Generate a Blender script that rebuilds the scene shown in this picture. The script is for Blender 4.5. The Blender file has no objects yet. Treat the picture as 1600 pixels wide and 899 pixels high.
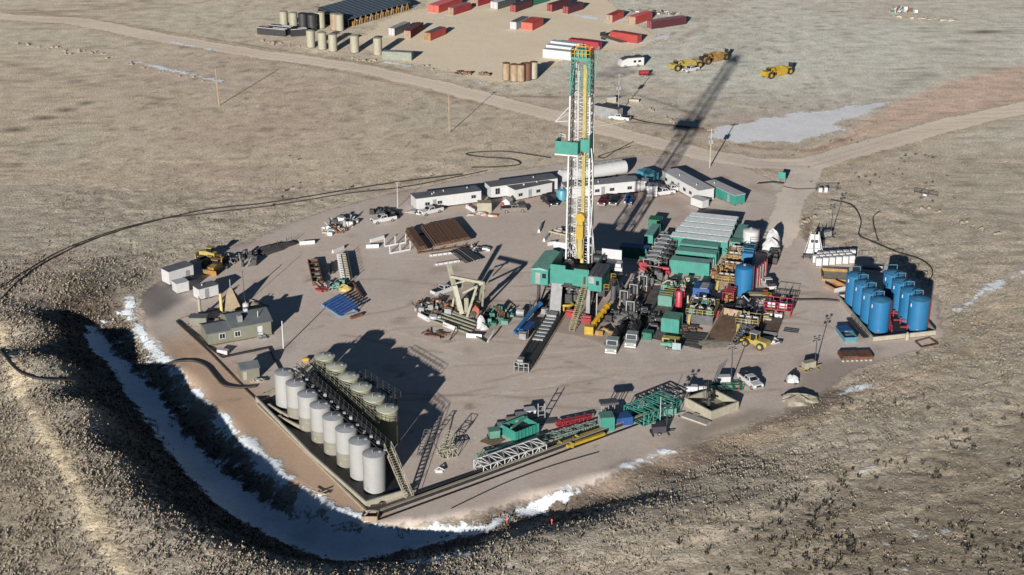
import bpy, bmesh, math, random
import numpy as np
from mathutils import Vector, Matrix
random.seed(7); rng = np.random.default_rng(11)
R = math.radians
scn = bpy.context.scene
COL = scn.collection

# ------------------------------------------------------------------ survey: photo bearing -> place on the ground
FPX, PITCH, CAMH = 2500.0, R(22.5), 130.0
CP, SP = math.cos(PITCH), math.sin(PITCH)
def W(px, py, z=0.0):
    u = (px-800)/FPX; v = (py-449.5)/FPX
    t = (CAMH-z)/(SP+v*CP)
    return Vector((u*t, (CP-v*SP)*t, z))

# ------------------------------------------------------------------ terrain
CTRL = [  # px, py, z   (heights of the hill, ditch and plain around the pad)
 # pad edge at the ditch
 (215,470,0),(228,520,0),(275,575,0),(330,635,0),(385,695,0),(440,748,0),(505,795,0),(575,818,0),(650,818,-.5),(750,800,-.3),(850,768,-.2),(950,742,0),(1050,705,0),(1150,665,0),(1230,640,0),
 # ditch bottom
 (145,512,-1.6),(170,555,-2.4),(225,622,-3),(275,690,-3.3),(330,745,-3.4),(400,795,-3.4),(470,828,-3.2),(550,848,-2.8),(640,840,-2.2),(730,826,-1.5),(850,795,-2.0),(950,767,-1.7),(1050,732,-1.2),(1150,692,-.7),
 # near rim
 (62,470,1.8),(66,505,3.6),(84,560,6.2),(139,628,7.8),(183,711,8.2),(266,796,8),(361,852,7),(472,884,5.3),(600,886,3.0),(700,868,1.5),(800,842,1.2),(900,818,.9),(1000,786,.8),(1120,742,.6),
 # the hill outside the rim
 (0,640,4.2),(60,720,7.4),(120,830,8.0),(200,899,8.2),(0,800,6.9),(0,899,7.3),(330,899,7.3),
 (0,470,2.0),(0,400,1.0),(0,540,3.4),(90,425,1.0),(150,420,1.2),(200,430,.3),(150,460,1.5),(120,490,0.5),(40,430,1.3),
 (560,899,4.2),(700,899,2.4),(850,899,1.6),(1000,899,1.4),(1200,899,1.6),(1400,899,2),(1600,899,2.4),
 (1200,760,.6),(1400,700,.6),(1600,700,.8),(1500,800,1.4),(1600,560,.2),(1500,600,.2),(1350,620,0),
 # the plain
 (0,330,.6),(150,350,.2),(300,350,0),(500,290,0),(700,240,0),(900,200,0),(1200,230,0),(1400,330,.3),(1560,400,.5),(1500,480,-.5),
 (0,250,.2),(0,150,0),(0,50,0),(300,150,0),(300,30,0),(600,100,0),(800,20,0),(1100,60,0),(1400,60,0),(1600,20,0),(1600,200,0),(1600,330,0),
 (300,470,0),(400,600,0),(560,740,0),(700,700,0),(900,640,0),(1100,560,0),(800,450,0),(1000,400,0),(1300,480,0),(600,500,0)]
_c = np.array([tuple(W(*c)) for c in CTRL])
for X, Y, Z in ((-260,180,9),(-150,60,10),(0,60,8),(150,60,6),(300,180,2),(-400,400,2),(400,400,1),(-500,900,0),(0,1000,0),(500,900,0),(-300,650,0),(300,650,0),(-900,0,9),(900,0,4),(0,-300,10),(-1500,1800,0),(1500,1800,0)):
    _c = np.vstack([_c, [X, Y, Z]])
S_ = 100.0
def _U(r2):
    return np.where(r2 > 1e-12, r2*np.log(np.maximum(r2, 1e-12)), 0.0)
_n = len(_c); _A = np.zeros((_n+3, _n+3))
_xy = _c[:, :2]/S_
_d2 = ((_xy[:, None]-_xy[None])**2).sum(-1)
_A[:_n, :_n] = _U(_d2)+np.eye(_n)*1e-4
_A[:_n, _n] = 1; _A[:_n, _n+1:] = _xy; _A[_n, :_n] = 1; _A[_n+1:, :_n] = _xy.T
_w = np.linalg.solve(_A, np.concatenate([_c[:, 2], [0, 0, 0]]))
def tps(X, Y):
    x = np.asarray(X, float)/S_; y = np.asarray(Y, float)/S_
    z = _w[_n]+_w[_n+1]*x+_w[_n+2]*y
    for i in range(_n):
        z = z+_w[i]*_U((x-_xy[i, 0])**2+(y-_xy[i, 1])**2)
    return z
PADPX = [(222,462),(250,440),(245,425),(300,398),(390,378),(430,358),(510,330),(600,305),(640,298),(760,272),(880,256),(1010,244),(1100,246),(1180,268),(1225,292),(1228,320),(1232,352),(1262,380),(1330,392),(1400,420),(1468,470),(1474,520),(1440,545),(1380,560),(1330,582),(1290,612),(1230,642),(1150,668),(1050,708),(950,744),(850,770),(750,802),(650,820),(575,822),(505,799),(440,750),(385,697),(330,637),(275,577),(228,522)]
PAD = [tuple(W(*p)[:2]) for p in PADPX]
def seg_d(X, Y, a, b):
    ax, ay = a; bx, by = b; dx, dy = bx-ax, by-ay
    t = np.clip(((X-ax)*dx+(Y-ay)*dy)/max(dx*dx+dy*dy, 1e-9), 0, 1)
    return np.hypot(X-ax-t*dx, Y-ay-t*dy)
def sd_poly(X, Y, P):          # metres, + inside
    d = np.full(np.shape(X), 1e9); ins = np.zeros(np.shape(X), bool)
    for i in range(len(P)):
        a, b = P[i], P[(i+1) % len(P)]
        d = np.minimum(d, seg_d(X, Y, a, b))
        if a[1] != b[1]:
            c = (a[1] > Y) != (b[1] > Y)
            ins ^= c & (X < (b[0]-a[0])*(Y-a[1])/(b[1]-a[1])+a[0])
    return np.where(ins, d, -d)
def sd_line(X, Y, P, w):
    d = np.full(np.shape(X), 1e9)
    for i in range(len(P)-1):
        wi = w[i] if isinstance(w, (list, tuple)) else w
        d = np.minimum(d, seg_d(X, Y, P[i], P[i+1])-wi/2)
    return -d
def vnoise(X, Y, s, seed=0):   # smooth value noise in [-1,1]
    x = np.asarray(X)/s+seed*17.31; y = np.asarray(Y)/s+seed*9.77
    xi = np.floor(x).astype(np.int64); yi = np.floor(y).astype(np.int64); fx = x-xi; fy = y-yi
    fx = fx*fx*(3-2*fx); fy = fy*fy*(3-2*fy)
    def h(a, b):
        n = (a*374761393+b*668265263+seed*144665) & 0x7fffffff
        n = ((n ^ (n >> 13))*1274126177) & 0x7fffffff
        return ((n ^ (n >> 16)) & 0xffff)/32767.5-1
    return (h(xi, yi)*(1-fx)+h(xi+1, yi)*fx)*(1-fy)+(h(xi, yi+1)*(1-fx)+h(xi+1, yi+1)*fx)*fy
def fbm(X, Y, s, seed=0, o=3):
    r = 0; a = 1; t = 0
    for k in range(o):
        r = r+a*vnoise(X, Y, s/2**k, seed+k); t += a; a *= .55
    return r/t
def sstep(a, b, x):
    t = np.clip((x-a)/(b-a), 0, 1); return t*t*(3-2*t)
def terrain(X, Y):
    X = np.asarray(X, float); Y = np.asarray(Y, float)
    z = tps(X, Y)
    near = np.hypot(X, Y-350)
    z = np.where(near > 900, z*np.clip(1-(near-900)/900, 0, 1), z)
    sd = sd_poly(X, Y, PAD)
    k = sstep(3.0, -2.0, sd)
    flat = ((X < 110) & (Y > 500))
    z = z*k
    amp = sstep(0, -12, sd)*np.where(Y > 400, .10, .34)
    return z+fbm(X, Y, 26, 3)*amp+fbm(X, Y, 5, 8)*amp*.3
def tz(x, y): return float(terrain(np.array([x]), np.array([y]))[0])
def T(px, py, dz=0.0):         # point of the terrain seen on that bearing
    z = 0.0
    for _ in range(14):
        p = W(px, py, z); zn = tz(p.x, p.y)
        if abs(zn-z) < .02: break
        z = z*.45+zn*.55
    p.z = zn+dz
    return p

# ------------------------------------------------------------------ materials
_M = {}
def mat(name, c, rough=.6, metal=0.0, var=.18, scale=1.2, streak=0.0, dirt=None, dirtz=0.0):
    if name in _M: return _M[name]
    m = bpy.data.materials.new(name); m.use_nodes = True; nt = m.node_tree; N = nt.nodes; L = nt.links
    b = N['Principled BSDF']; b.inputs['Roughness'].default_value = rough; b.inputs['Metallic'].default_value = metal
    tc = N.new('ShaderNodeTexCoord'); no = N.new('ShaderNodeTexNoise'); no.inputs['Scale'].default_value = scale; no.inputs['Detail'].default_value = 5
    geo = N.new('ShaderNodeNewGeometry')
    L.new(geo.outputs['Position'], no.inputs['Vector'])
    mr = N.new('ShaderNodeMapRange'); mr.inputs['From Min'].default_value = .3; mr.inputs['From Max'].default_value = .7
    mr.inputs['To Min'].default_value = 1-var; mr.inputs['To Max'].default_value = 1+var*.6
    L.new(no.outputs['Fac'], mr.inputs['Value'])
    mx = N.new('ShaderNodeMix'); mx.data_type = 'RGBA'; mx.blend_type = 'MULTIPLY'; mx.inputs['Factor'].default_value = 1
    mx.inputs['A'].default_value = (*c, 1)
    L.new(mr.outputs['Result'], mx.inputs['B'])
    out = mx.outputs['Result']
    if streak or dirt:
        mp = N.new('ShaderNodeMapping'); mp.inputs['Scale'].default_value = (2.2, 2.2, .22)
        L.new(geo.outputs['Position'], mp.inputs['Vector'])
        n2 = N.new('ShaderNodeTexNoise'); n2.inputs['Scale'].default_value = 1.0; n2.inputs['Detail'].default_value = 6
        L.new(mp.outputs['Vector'], n2.inputs['Vector'])
        m2 = N.new('ShaderNodeMapRange'); m2.inputs['From Min'].default_value = .48; m2.inputs['From Max'].default_value = .72
        m2.inputs['To Max'].default_value = streak or .5
        L.new(n2.outputs['Fac'], m2.inputs['Value'])
        m3 = N.new('ShaderNodeMix'); m3.data_type = 'RGBA'
        m3.inputs['B'].default_value = (*(dirt or (.16, .13, .10)), 1)
        L.new(m2.outputs['Result'], m3.inputs['Factor']); L.new(out, m3.inputs['A']); out = m3.outputs['Result']
    L.new(out, b.inputs['Base Color'])
    _M[name] = m; return m
def glassmat():
    m = mat('dark_window_glass', (.012, .016, .022), .12, 0, .2)
    return m
MW = mat('white_painted_metal', (.48, .48, .475), .5, 0, .10, .8, .22)
MWH = mat('clean_white_paint', (.46, .46, .46), .45, 0, .06)
MTK = mat('tank_white_paint', (.29, .292, .287), .5, 0, .08, .5, .2, (.30, .28, .24))
MTB = mat('tank_beige_band', (.19, .18, .145), .6, 0, .12, .6, .2)
MBE = mat('beige_tank_paint', (.22, .215, .15), .6, 0, .12, .6, .25)
MFB = mat('faded_cream_steel', (.30, .275, .21), .6, 0, .14, .6, .3)
MGR = mat('rig_green_paint', (.028, .196, .158), .55, 0, .16, .7, .35, (.10, .17, .14))
MGD = mat('dark_green_paint', (.02, .12, .08), .6, 0, .2)
MGP = mat('pale_green_paint', (.085, .21, .17), .6, 0, .18, .9, .4, (.14, .15, .11))
MGF = mat('green_grey_roof', (0.144, 0.312, 0.264), .6, 0, .2, 1, .3)
MBL = mat('blue_tank_paint', (.015, .121, .265), .45, 0, .10, .5, .25, (.03, .13, .24))
MBD = mat('dark_blue_paint', (.02, .07, .22), .5, 0, .2)
MRD = mat('red_paint', (.24, .02, .03), .5, 0, .2, .8, .3, (.18, .05, .04))
MRC = mat('container_red', (.30, .042, .035), .55, 0, .18, .5, .3, (.30, .08, .06))
MMR = mat('container_maroon', (.07, .018, .025), .6, 0, .2)
MRR = mat('rust_brown', (.15, .065, .035), .8, .1, .4, 2.0)
MPI = mat('rusty_pipe_steel', (.13, .075, .05), .7, .2, .45, 2.5)
MYE = mat('safety_yellow', (.36, .24, .022), .5, 0, .15)
MYP = mat('pale_yellow_paint', (.33, .26, .075), .5, 0, .2, 1, .3)
MOR = mat('worn_orange_yellow', (.26, .15, .04), .6, 0, .3, 1, .4)
MGY = mat('galvanised_grey', (.105, .108, .112), .45, .4, .2, 1)
MGL = mat('light_grey_steel', (.25, .255, .26), .5, .1, .2, .8, .3)
MDG = mat('dark_grey_steel', (.045, .047, .05), .55, .3, .3, 1.5)
MBK = mat('black_steel', (.022, .022, .024), .6, 0, .3)
MRU = mat('tyre_rubber', (.025, .024, .023), .85, 0, .3)
MRF = mat('grey_trailer_roof', (0.119, 0.126, 0.140), .7, 0, .2, .7, .2)
MRL = mat('light_container_roof', (.80, .82, .83), .6, 0, .10, .7, .28, (.17, .17, .15))
MCO = mat('concrete', (.33, .315, .28), .85, 0, .15, 1.2, .2)
MBC = mat('beige_wall_panel', (.31, .29, .225), .8, 0, .14, 1.0, .3)
MWD = mat('weathered_timber', (.16, .12, .08), .85, 0, .35, 2)
MLN = mat('black_liner_and_shade', (.02, .02, .021), .5, 0, .3)  # liner, and the shadow strips at the edge barrier
MMU = mat('brown_mud', (.13, .085, .055), .7, 0, .35, .8)
MSA = mat('sand_heap', (.27, .24, .19), .9, 0, .25, 1.5)
MOL = mat('olive_siding', (.16, .16, .125), .7, 0, .1, .8, .2)
MSR = mat('slate_blue_roof', (.10, .11, .12), .75, 0, .18, .8)
MCR = mat('cream_frame_paint', (.30, .29, .22), .55, 0, .15, 1, .3)
MTP = mat('white_tarpaulin', (.42, .42, .43), .6, 0, .10, 1.2)
MPL = mat('light_blue_paint', (.06, .21, .28), .45, 0, .15)
MGU = glassmat()
MLD = mat('tank_lid_grey', (.30, .31, .33), .6, 0, .15, 1)
MHO = mat('black_hose_rubber', (.028, .026, .025), .7, 0, .2)
MRT = mat('rust_stained_cream', (.28, .22, .15), .7, 0, .2, .8, .9, (.22, .08, .04))
MSN = mat('dusty_silver_paint', (.22, .20, .18), .35, .3, .1)
MCB = mat('black_car_paint', (.015, .016, .018), .25, .2, .1)
MCD = mat('dark_red_car_paint', (.10, .015, .02), .3, .1, .1)
MLT = mat('lamp_lens', (.75, .75, .70), .2, 0, .05)
MTR = mat('tail_lamp_red', (.35, .02, .02), .3, 0, .05)

# ------------------------------------------------------------------ mesh builder
class MB:
    def __init__(s, o=None): s.v = []; s.f = []; s.o = Vector(o) if o is not None else Vector((0, 0, 0)); s.sm = False
    def add(s, vs, fs):
        n = len(s.v); s.v += [tuple(Vector(v)-s.o) for v in vs]; s.f += [tuple(i+n for i in f) for f in fs]; return s
    def box(s, x0, x1, y0, y1, z0, z1):
        return s.add([(x0,y0,z0),(x1,y0,z0),(x1,y1,z0),(x0,y1,z0),(x0,y0,z1),(x1,y0,z1),(x1,y1,z1),(x0,y1,z1)],
                     [(0,3,2,1),(4,5,6,7),(0,1,5,4),(1,2,6,5),(2,3,7,6),(3,0,4,7)])
    def beam(s, p, q, w, h=None):
        p, q = Vector(p), Vector(q); h = h or w; d = (q-p)
        if d.length < 1e-6: return s
        d.normalize(); up = Vector((0, 0, 1)) if abs(d.z) < .95 else Vector((0, 1, 0))
        a = d.cross(up).normalized()*w/2; b = a.cross(d).normalized()*h/2
        return s.add([p-a-b, p+a-b, p+a+b, p-a+b, q-a-b, q+a-b, q+a+b, q-a+b],
                     [(0,1,2,3),(7,6,5,4),(0,4,5,1),(1,5,6,2),(2,6,7,3),(3,7,4,0)])
    def tube(s, pts, r, n=8, caps=True):
        s.sm = True
        pts = [Vector(p) for p in pts]; rings = []; n0 = []
        for i, p in enumerate(pts):
            d = (pts[min(i+1, len(pts)-1)]-pts[max(i-1, 0)]).normalized()
            up = Vector((0, 0, 1)) if abs(d.z) < .9 else Vector((0, 1, 0))
            a = d.cross(up).normalized(); b = a.cross(d).normalized()
            rr = r[i] if isinstance(r, (list, tuple)) else r
            rings += [p+(a*math.cos(2*math.pi*k/n)+b*math.sin(2*math.pi*k/n))*rr for k in range(n)]
        fs = []
        for i in range(len(pts)-1):
            for k in range(n):
                fs.append((i*n+k, (i+1)*n+k, (i+1)*n+(k+1) % n, i*n+(k+1) % n))
        if caps: fs += [tuple(range(n)), tuple((len(pts)-1)*n+k for k in reversed(range(n)))]
        return s.add(rings, fs)
    def lathe(s, x, y, prof, n=24):       # prof: list of (r, z) bottom to top
        s.sm = True; vs = []; fs = []
        for r, z in prof: vs += [(x+r*math.cos(2*math.pi*k/n), y+r*math.sin(2*math.pi*k/n), z) for k in range(n)]
        for i in range(len(prof)-1):
            for k in range(n): fs.append((i*n+k, i*n+(k+1) % n, (i+1)*n+(k+1) % n, (i+1)*n+k))
        fs += [tuple(reversed(range(n))), tuple((len(prof)-1)*n+k for k in range(n))]
        return s.add(vs, fs)
    def cyl(s, x, y, z0, z1, r, n=16): return s.lathe(x, y, [(r, z0), (r, z1)], n)
    def hcyl(s, p, q, r, n=16): return s.tube([p, q], r, n)
    def prism(s, prof, a, b, axis='x'):   # polygon extruded along an axis
        n = len(prof)
        mk = (lambda t, c: (t, c[0], c[1])) if axis == 'x' else ((lambda t, c: (c[0], t, c[1])) if axis == 'y' else (lambda t, c: (c[0], c[1], t)))
        vs = [mk(a, c) for c in prof]+[mk(b, c) for c in prof]
        fs = [tuple(range(n)), tuple(reversed(range(n, 2*n)))]+[(i, n+i, n+(i+1) % n, (i+1) % n) for i in range(n)]
        return s.add(vs, fs)
    def quad(s, *p): return s.add(p, [tuple(range(len(p)))])
    def rail(s, pts, z=1.0, w=.06, mid=True, step=2.0):  # hand rail along points (floor level)
        pts = [Vector(p) for p in pts]; U = Vector((0, 0, z))
        for a, b in zip(pts, pts[1:]):
            s.beam(a+U, b+U, w); 
            if mid: s.beam(a+U*.5, b+U*.5, w*.8)
            k = max(1, round((b-a).length/step))
            for i in range(k+1): p = a.lerp(b, i/k); s.beam(p, p+U, w)
        return s
    def truss(s, p, q, w, h, bays, r=.08, side=None):   # box lattice girder
        p, q = Vector(p), Vector(q); d = (q-p).normalized()
        a = (Vector(side) if side else d.cross(Vector((0, 0, 1)))).normalized(); b = a.cross(d).normalized()
        c = lambda t, i, j: p.lerp(q, t)+a*(w/2*i)+b*(h/2*j)
        for i in (-1, 1):
            for j in (-1, 1): s.beam(c(0, i, j), c(1, i, j), r)
        for k in range(bays+1):
            t = k/bays; C_ = [c(t, -1, -1), c(t, 1, -1), c(t, 1, 1), c(t, -1, 1)]
            for m in range(4): s.beam(C_[m], C_[(m+1) % 4], r*.7)
            if k < bays:
                D_ = [c((k+1)/bays, -1, -1), c((k+1)/bays, 1, -1), c((k+1)/bays, 1, 1), c((k+1)/bays, -1, 1)]
                for m in range(4):
                    s.beam(C_[m], D_[(m+1) % 4], r*.6) if k % 2 else s.beam(C_[(m+1) % 4], D_[m], r*.6)
        return s
    def build(s, name, m, parent=None):
        me = bpy.data.meshes.new(name); me.from_pydata(s.v, [], s.f); me.update()
        bm = bmesh.new(); bm.from_mesh(me); bmesh.ops.recalc_face_normals(bm, faces=bm.faces); bm.to_mesh(me); bm.free()
        if s.sm:
            me.polygons.foreach_set('use_smooth', [True]*len(me.polygons)); me.set_sharp_from_angle(angle=R(38))
        me.materials.append(m)
        o = bpy.data.objects.new(name, me); COL.objects.link(o)
        if parent is not None: o.parent = parent
        return o
def tag(o, label=None, cat=None, group=None, kind=None):
    if label: o['label'] = label
    if cat: o['category'] = cat
    if group: o['group'] = group
    if kind: o['kind'] = kind
    return o
def thing(name, label, cat, loc=(0, 0, 0), rz=0.0, group=None):
    o = bpy.data.objects.new(name, None); COL.objects.link(o); o.empty_display_size = .5
    o.location = loc; o.rotation_euler = (0, 0, rz)
    return tag(o, label, cat, group)
def copy_tree(o, parent=None):
    c = o.copy(); COL.objects.link(c)
    if parent is not None: c.parent = parent
    for ch in list(KIDS(o)): copy_tree(ch, c)
    return c
def KIDS(o): return list(o.children)
def dup(o, loc, rz=0.0, label=None, group=None, sc=None):
    c = copy_tree(o); c.location = loc; c.rotation_euler = (0, 0, rz)
    if label: c['label'] = label
    if group: c['group'] = group
    if sc: c.scale = sc
    return c
def fr(p1, p2, far=False):   # frame from two base points: origin, heading, length
    a = T(*p1); b = T(*p2); d = b-a
    return a, math.atan2(d.y, d.x), math.hypot(d.x, d.y)
RZ = R(-17)          # heading of the rig axes
# ------------------------------------------------------------------ ground sheet with graded tints
def lin(*c): return np.array([((x/255+.055)/1.055)**2.4 if x > 10 else x/3294 for x in c])
def axis(parts):
    out = []
    for a, b, s in parts: out += list(np.arange(a, b, s))
    return out
def geo(a, sgn, n, s0, k):
    r = []; s = s0; x = a
    for _ in range(n): x += sgn*s; s *= k; r.append(x)
    return r
ys = sorted(geo(186, -1, 24, 2.0, 1.22))+axis([(186, 300, .62), (300, 400, .8), (400, 640, 1.25)])+geo(640, 1, 44, 2.0, 1.13)
xs = sorted(geo(-112, -1, 34, 1.5, 1.16))+axis([(-112, 98, .78)])+geo(97.5, 1, 34, 1.5, 1.16)
GX, GY = np.meshgrid(np.array(xs), np.array(ys)); NX, NY = len(xs), len(ys)
fx, fy = GX.ravel(), GY.ravel()
GZ = terrain(fx, fy)
def pw(pts, solve=True): return [tuple((T(*p) if solve else W(*p))[:2]) for p in pts]
ROAD = pw([(-140,2),(0,27),(120,33),(250,59),(420,87),(560,106),(700,138),(780,160),(870,182),(960,207),(1080,237),(1180,256),(1265,258),(1340,236),(1440,206),(1600,169),(1760,140)])
SPUR = pw([(1268,258),(1245,296),(1228,330),(1214,380)])
YPX = [(548,64),(600,30),(655,12),(700,-30),(900,-40),(940,-10),(1000,40),(1040,62),(985,82),(930,78),(880,96),(850,118),(770,130),(700,112),(640,98),(590,88)]
_o = sstep(0, -3, sd_poly(fx, fy, PAD))*np.where(fy < 640, 1, 0)*(np.abs(fx) < 150)*sstep(0, -3, np.maximum(sd_line(fx, fy, ROAD, 10), sd_line(fx, fy, SPUR, 9)))*sstep(0, -4, sd_poly(fx, fy, pw(YPX)))*np.where(fy > 380, .15, 1)
_rd = sd_line(fx, fy, pw([(0,505),(25,585),(60,655),(110,735),(150,815),(205,904)]), 0)
GZ = GZ+.25*np.exp(-(_rd/1.0)**2)
GZ = GZ+_o*(rng.uniform(-1, 1, len(fx))*np.where(fy < 330, .085, .06)+vnoise(fx, fy, 1.7, 77)*.13)
tracks = []   # (points, width, colour, strength)
dark = lin(120, 108, 98)
# ---- base colour
COLR = np.zeros((len(fx), 3))
far_c = lin(218, 215, 200); mid_c = lin(196, 182, 163); near_c = lin(184, 173, 157); red_c = lin(190, 168, 154)
tY = sstep(300, 430, fy+fbm(fx, fy, 60, 5)*30)[:, None]
COLR[:] = near_c*(1-tY)+mid_c*tY
tF = sstep(430, 520, fy+fbm(fx, fy, 70, 6)*40+fx*.25)[:, None]
COLR = COLR*(1-tF)+far_c*tF
def blend(mask, c, k=1.0):
    global COLR
    m = (np.clip(mask, 0, 1)*k)[:, None]; COLR = COLR*(1-m)+np.asarray(c)*m
blend(sstep(40, -60, fx)*(fy > 380), lin(208, 192, 168), .75)
blend(sstep(.05, .6, fbm(fx, fy, 45, 21)), red_c, .45)
blend(sstep(.0, .8, fbm(fx, fy, 34, 31)), lin(188, 184, 166), .5)
blend(sstep(.1, .8, fbm(fx, fy, 18, 41)), lin(172, 156, 138), .3)
# lower right sagebrush flat is greyer
blend(sstep(-12, 18, sd_poly(fx, fy, pw([(1000,899),(1280,770),(1600,640),(1800,640),(1800,960),(900,960)]))+fbm(fx, fy, 12, 4)*8), lin(140, 127, 108), .75)
blend(sstep(-10, 12, sd_poly(fx, fy, pw([(-60,560),(20,600),(70,700),(140,830),(190,910),(-100,940)]))), lin(150, 138, 120), .7)
# churned embankments, tinted darker for the shade in the ditch
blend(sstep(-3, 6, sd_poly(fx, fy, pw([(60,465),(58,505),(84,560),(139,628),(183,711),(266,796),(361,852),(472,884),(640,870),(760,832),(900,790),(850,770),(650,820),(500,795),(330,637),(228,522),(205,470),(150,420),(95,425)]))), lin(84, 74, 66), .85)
far_red = pw([(1240,245),(1300,224),(1330,210),(1345,190),(1400,160),(1470,130),(1560,108),(1700,90),(1700,150),(1600,160),(1440,192),(1340,222),(1285,244)])
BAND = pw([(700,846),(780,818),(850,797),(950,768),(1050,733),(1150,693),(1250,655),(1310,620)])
blend(sstep(-1.6, 1.2, sd_line(fx, fy, BAND, 6)+fbm(fx, fy, 4, 19)*1.2), lin(116, 102, 92), .85)  # smooth brown earth, darkened further for the shade in the swale
blend(sstep(-1.5, 2, sd_poly(fx, fy, far_red)+fbm(fx, fy, 9, 2)*2), lin(220, 192, 172), .95)
blend(sstep(-6, 10, sd_poly(fx, fy, pw([(1000,150),(1130,140),(1300,150),(1420,120),(1500,110),(1400,165),(1280,175),(1150,190),(1050,220)]))), lin(186, 178, 168), .5)
blend(sstep(-2, 3, sd_poly(fx, fy, pw([(925,118),(960,100),(985,102),(1000,112),(960,125)]))), lin(150, 140, 140), .7)
for pts, wd, c, k in [
  ([(0,95),(90,118),(150,135)],3,(120,105,92),.5), ([(0,212),(60,188),(150,155)],1.4,(70,58,50),.75), ([(0,500),(25,580),(60,650),(110,730),(150,810),(205,899)],3.4,(226,208,178),.85),
  ([(1100,839),(1288,756),(1440,703),(1600,641)],5,(205,190,168),.8), ([(1180,899),(1380,810),(1600,735)],2.5,(200,186,164),.6), ([(900,899),(1010,850),(1150,800)],3,(200,186,164),.5), ([(0,690),(40,760),(90,850),(120,899)],2,(120,106,90),.5), ([(1130,700),(1300,650),(1500,560),(1600,500)],4,(196,178,152),.5), ([(0,235),(180,190),(330,170)],3,(196,182,158),.5), ([(1350,560),(1480,520),(1600,465)],4,(190,172,146),.5),
  ([(350,165),(465,118)],.1,(60,50,44),0), ([(0,15),(100,19),(170,13),(230,0)],3,(150,128,112),.6),
  ([(0,18),(120,26),(250,48),(420,76),(560,97),(640,112)],1.0,(110,92,78),.8), ([(420,92),(560,118),(700,150),(840,182)],1.0,(120,104,90),.6),
  ([(1290,250),(1345,228),(1440,198),(1600,158)],1.6,(112,92,78),.8), ([(1150,226),(1190,232),(1270,236),(1330,214)],1.6,(150,118,100),.7),
  ([(1340,250),(1440,214),(1600,178)],1.2,(120,104,86),.6), ([(980,190),(1080,200),(1160,213)],1.4,(110,92,80),.8),
  ([(1000,132),(1140,165),(1200,172)],2.2,(228,216,188),.9), ([(1475,32),(1500,38),(1560,58),(1600,72)],1.6,(105,88,70),.9),
  ([(840,76),(960,70),(1060,62),(1100,42)],3,(170,150,128),.5), ([(770,150),(880,152),(1000,150),(1060,170),(1100,185)],1.4,(120,100,84),.6),
  ([(30,320),(200,300),(420,285),(640,240)],2.5,(206,190,162),.35), ([(880,90),(700,165),(660,140)],1.0,(120,100,86),.3),
  ([(1240,330),(1262,345),(1260,375),(1300,392)],2.5,(120,96,76),.6), ([(120,40),(200,15),(330,2)],2,(196,176,150),.5)]:
    d = sd_line(fx, fy, pw(pts), wd)
    blend(sstep(-.9, .7, d+fbm(fx, fy, 3, 7)*.9), lin(*c), k)
blend(sstep(-4, 1.5, sd_line(fx, fy, ROAD, 12)+fbm(fx, fy, 6, 9)*2), lin(186, 166, 142), .6)
# speckled scrub in the tint itself (albedo of bare soil against litter)
sp = fbm(fx, fy, 2.2, 51, 2)
blend(sstep(.15, .8, sp)*sstep(2, -6, sd_poly(fx, fy, PAD)), COLR*.0+lin(120, 104, 84), .55)
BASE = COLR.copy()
ALB = 1.0
def tone(c, name):
    if name == 'snow': return c
    c = c*1.30; m = c.max(1, keepdims=True)
    return c*np.where(m > .78, (.78+(m-.78)*.5)/m, 1)
def grid_mesh(name, keep, cols, dz, mat_, kind='structure', attrs=None):
    idx = np.full(len(fx), -1, np.int64)
    i, j = np.meshgrid(np.arange(NX-1), np.arange(NY-1))
    a = (j*NX+i).ravel(); q = np.stack([a, a+1, a+1+NX, a+NX], 1)
    q = q[keep[q].any(1)] if keep is not None else q
    used = np.unique(q); idx[used] = np.arange(len(used)); q = idx[q]
    me = bpy.data.meshes.new(name); me.vertices.add(len(used)); me.loops.add(q.size); me.polygons.add(len(q))
    co = np.stack([fx[used], fy[used], GZ[used]+dz], 1).astype(np.float32)
    me.vertices.foreach_set('co', co.ravel()); me.loops.foreach_set('vertex_index', q.ravel().astype(np.int32))
    me.polygons.foreach_set('loop_start', np.arange(0, q.size, 4, dtype=np.int32)); me.polygons.foreach_set('use_smooth', np.ones(len(q), bool))
    me.update(); me.validate()
    ca = me.color_attributes.new('tint', 'FLOAT_COLOR', 'POINT')
    ca.data.foreach_set('color', np.concatenate([tone(cols[used], name), np.ones((len(used), 1))], 1).astype(np.float32).ravel())
    for k, v in (attrs or {}).items():
        at = me.attributes.new(k, 'FLOAT', 'POINT'); at.data.foreach_set('value', v[used].astype(np.float32))
    me.materials.append(mat_)
    o = bpy.data.objects.new(name, me); COL.objects.link(o); tag(o, kind=kind); return o
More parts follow.
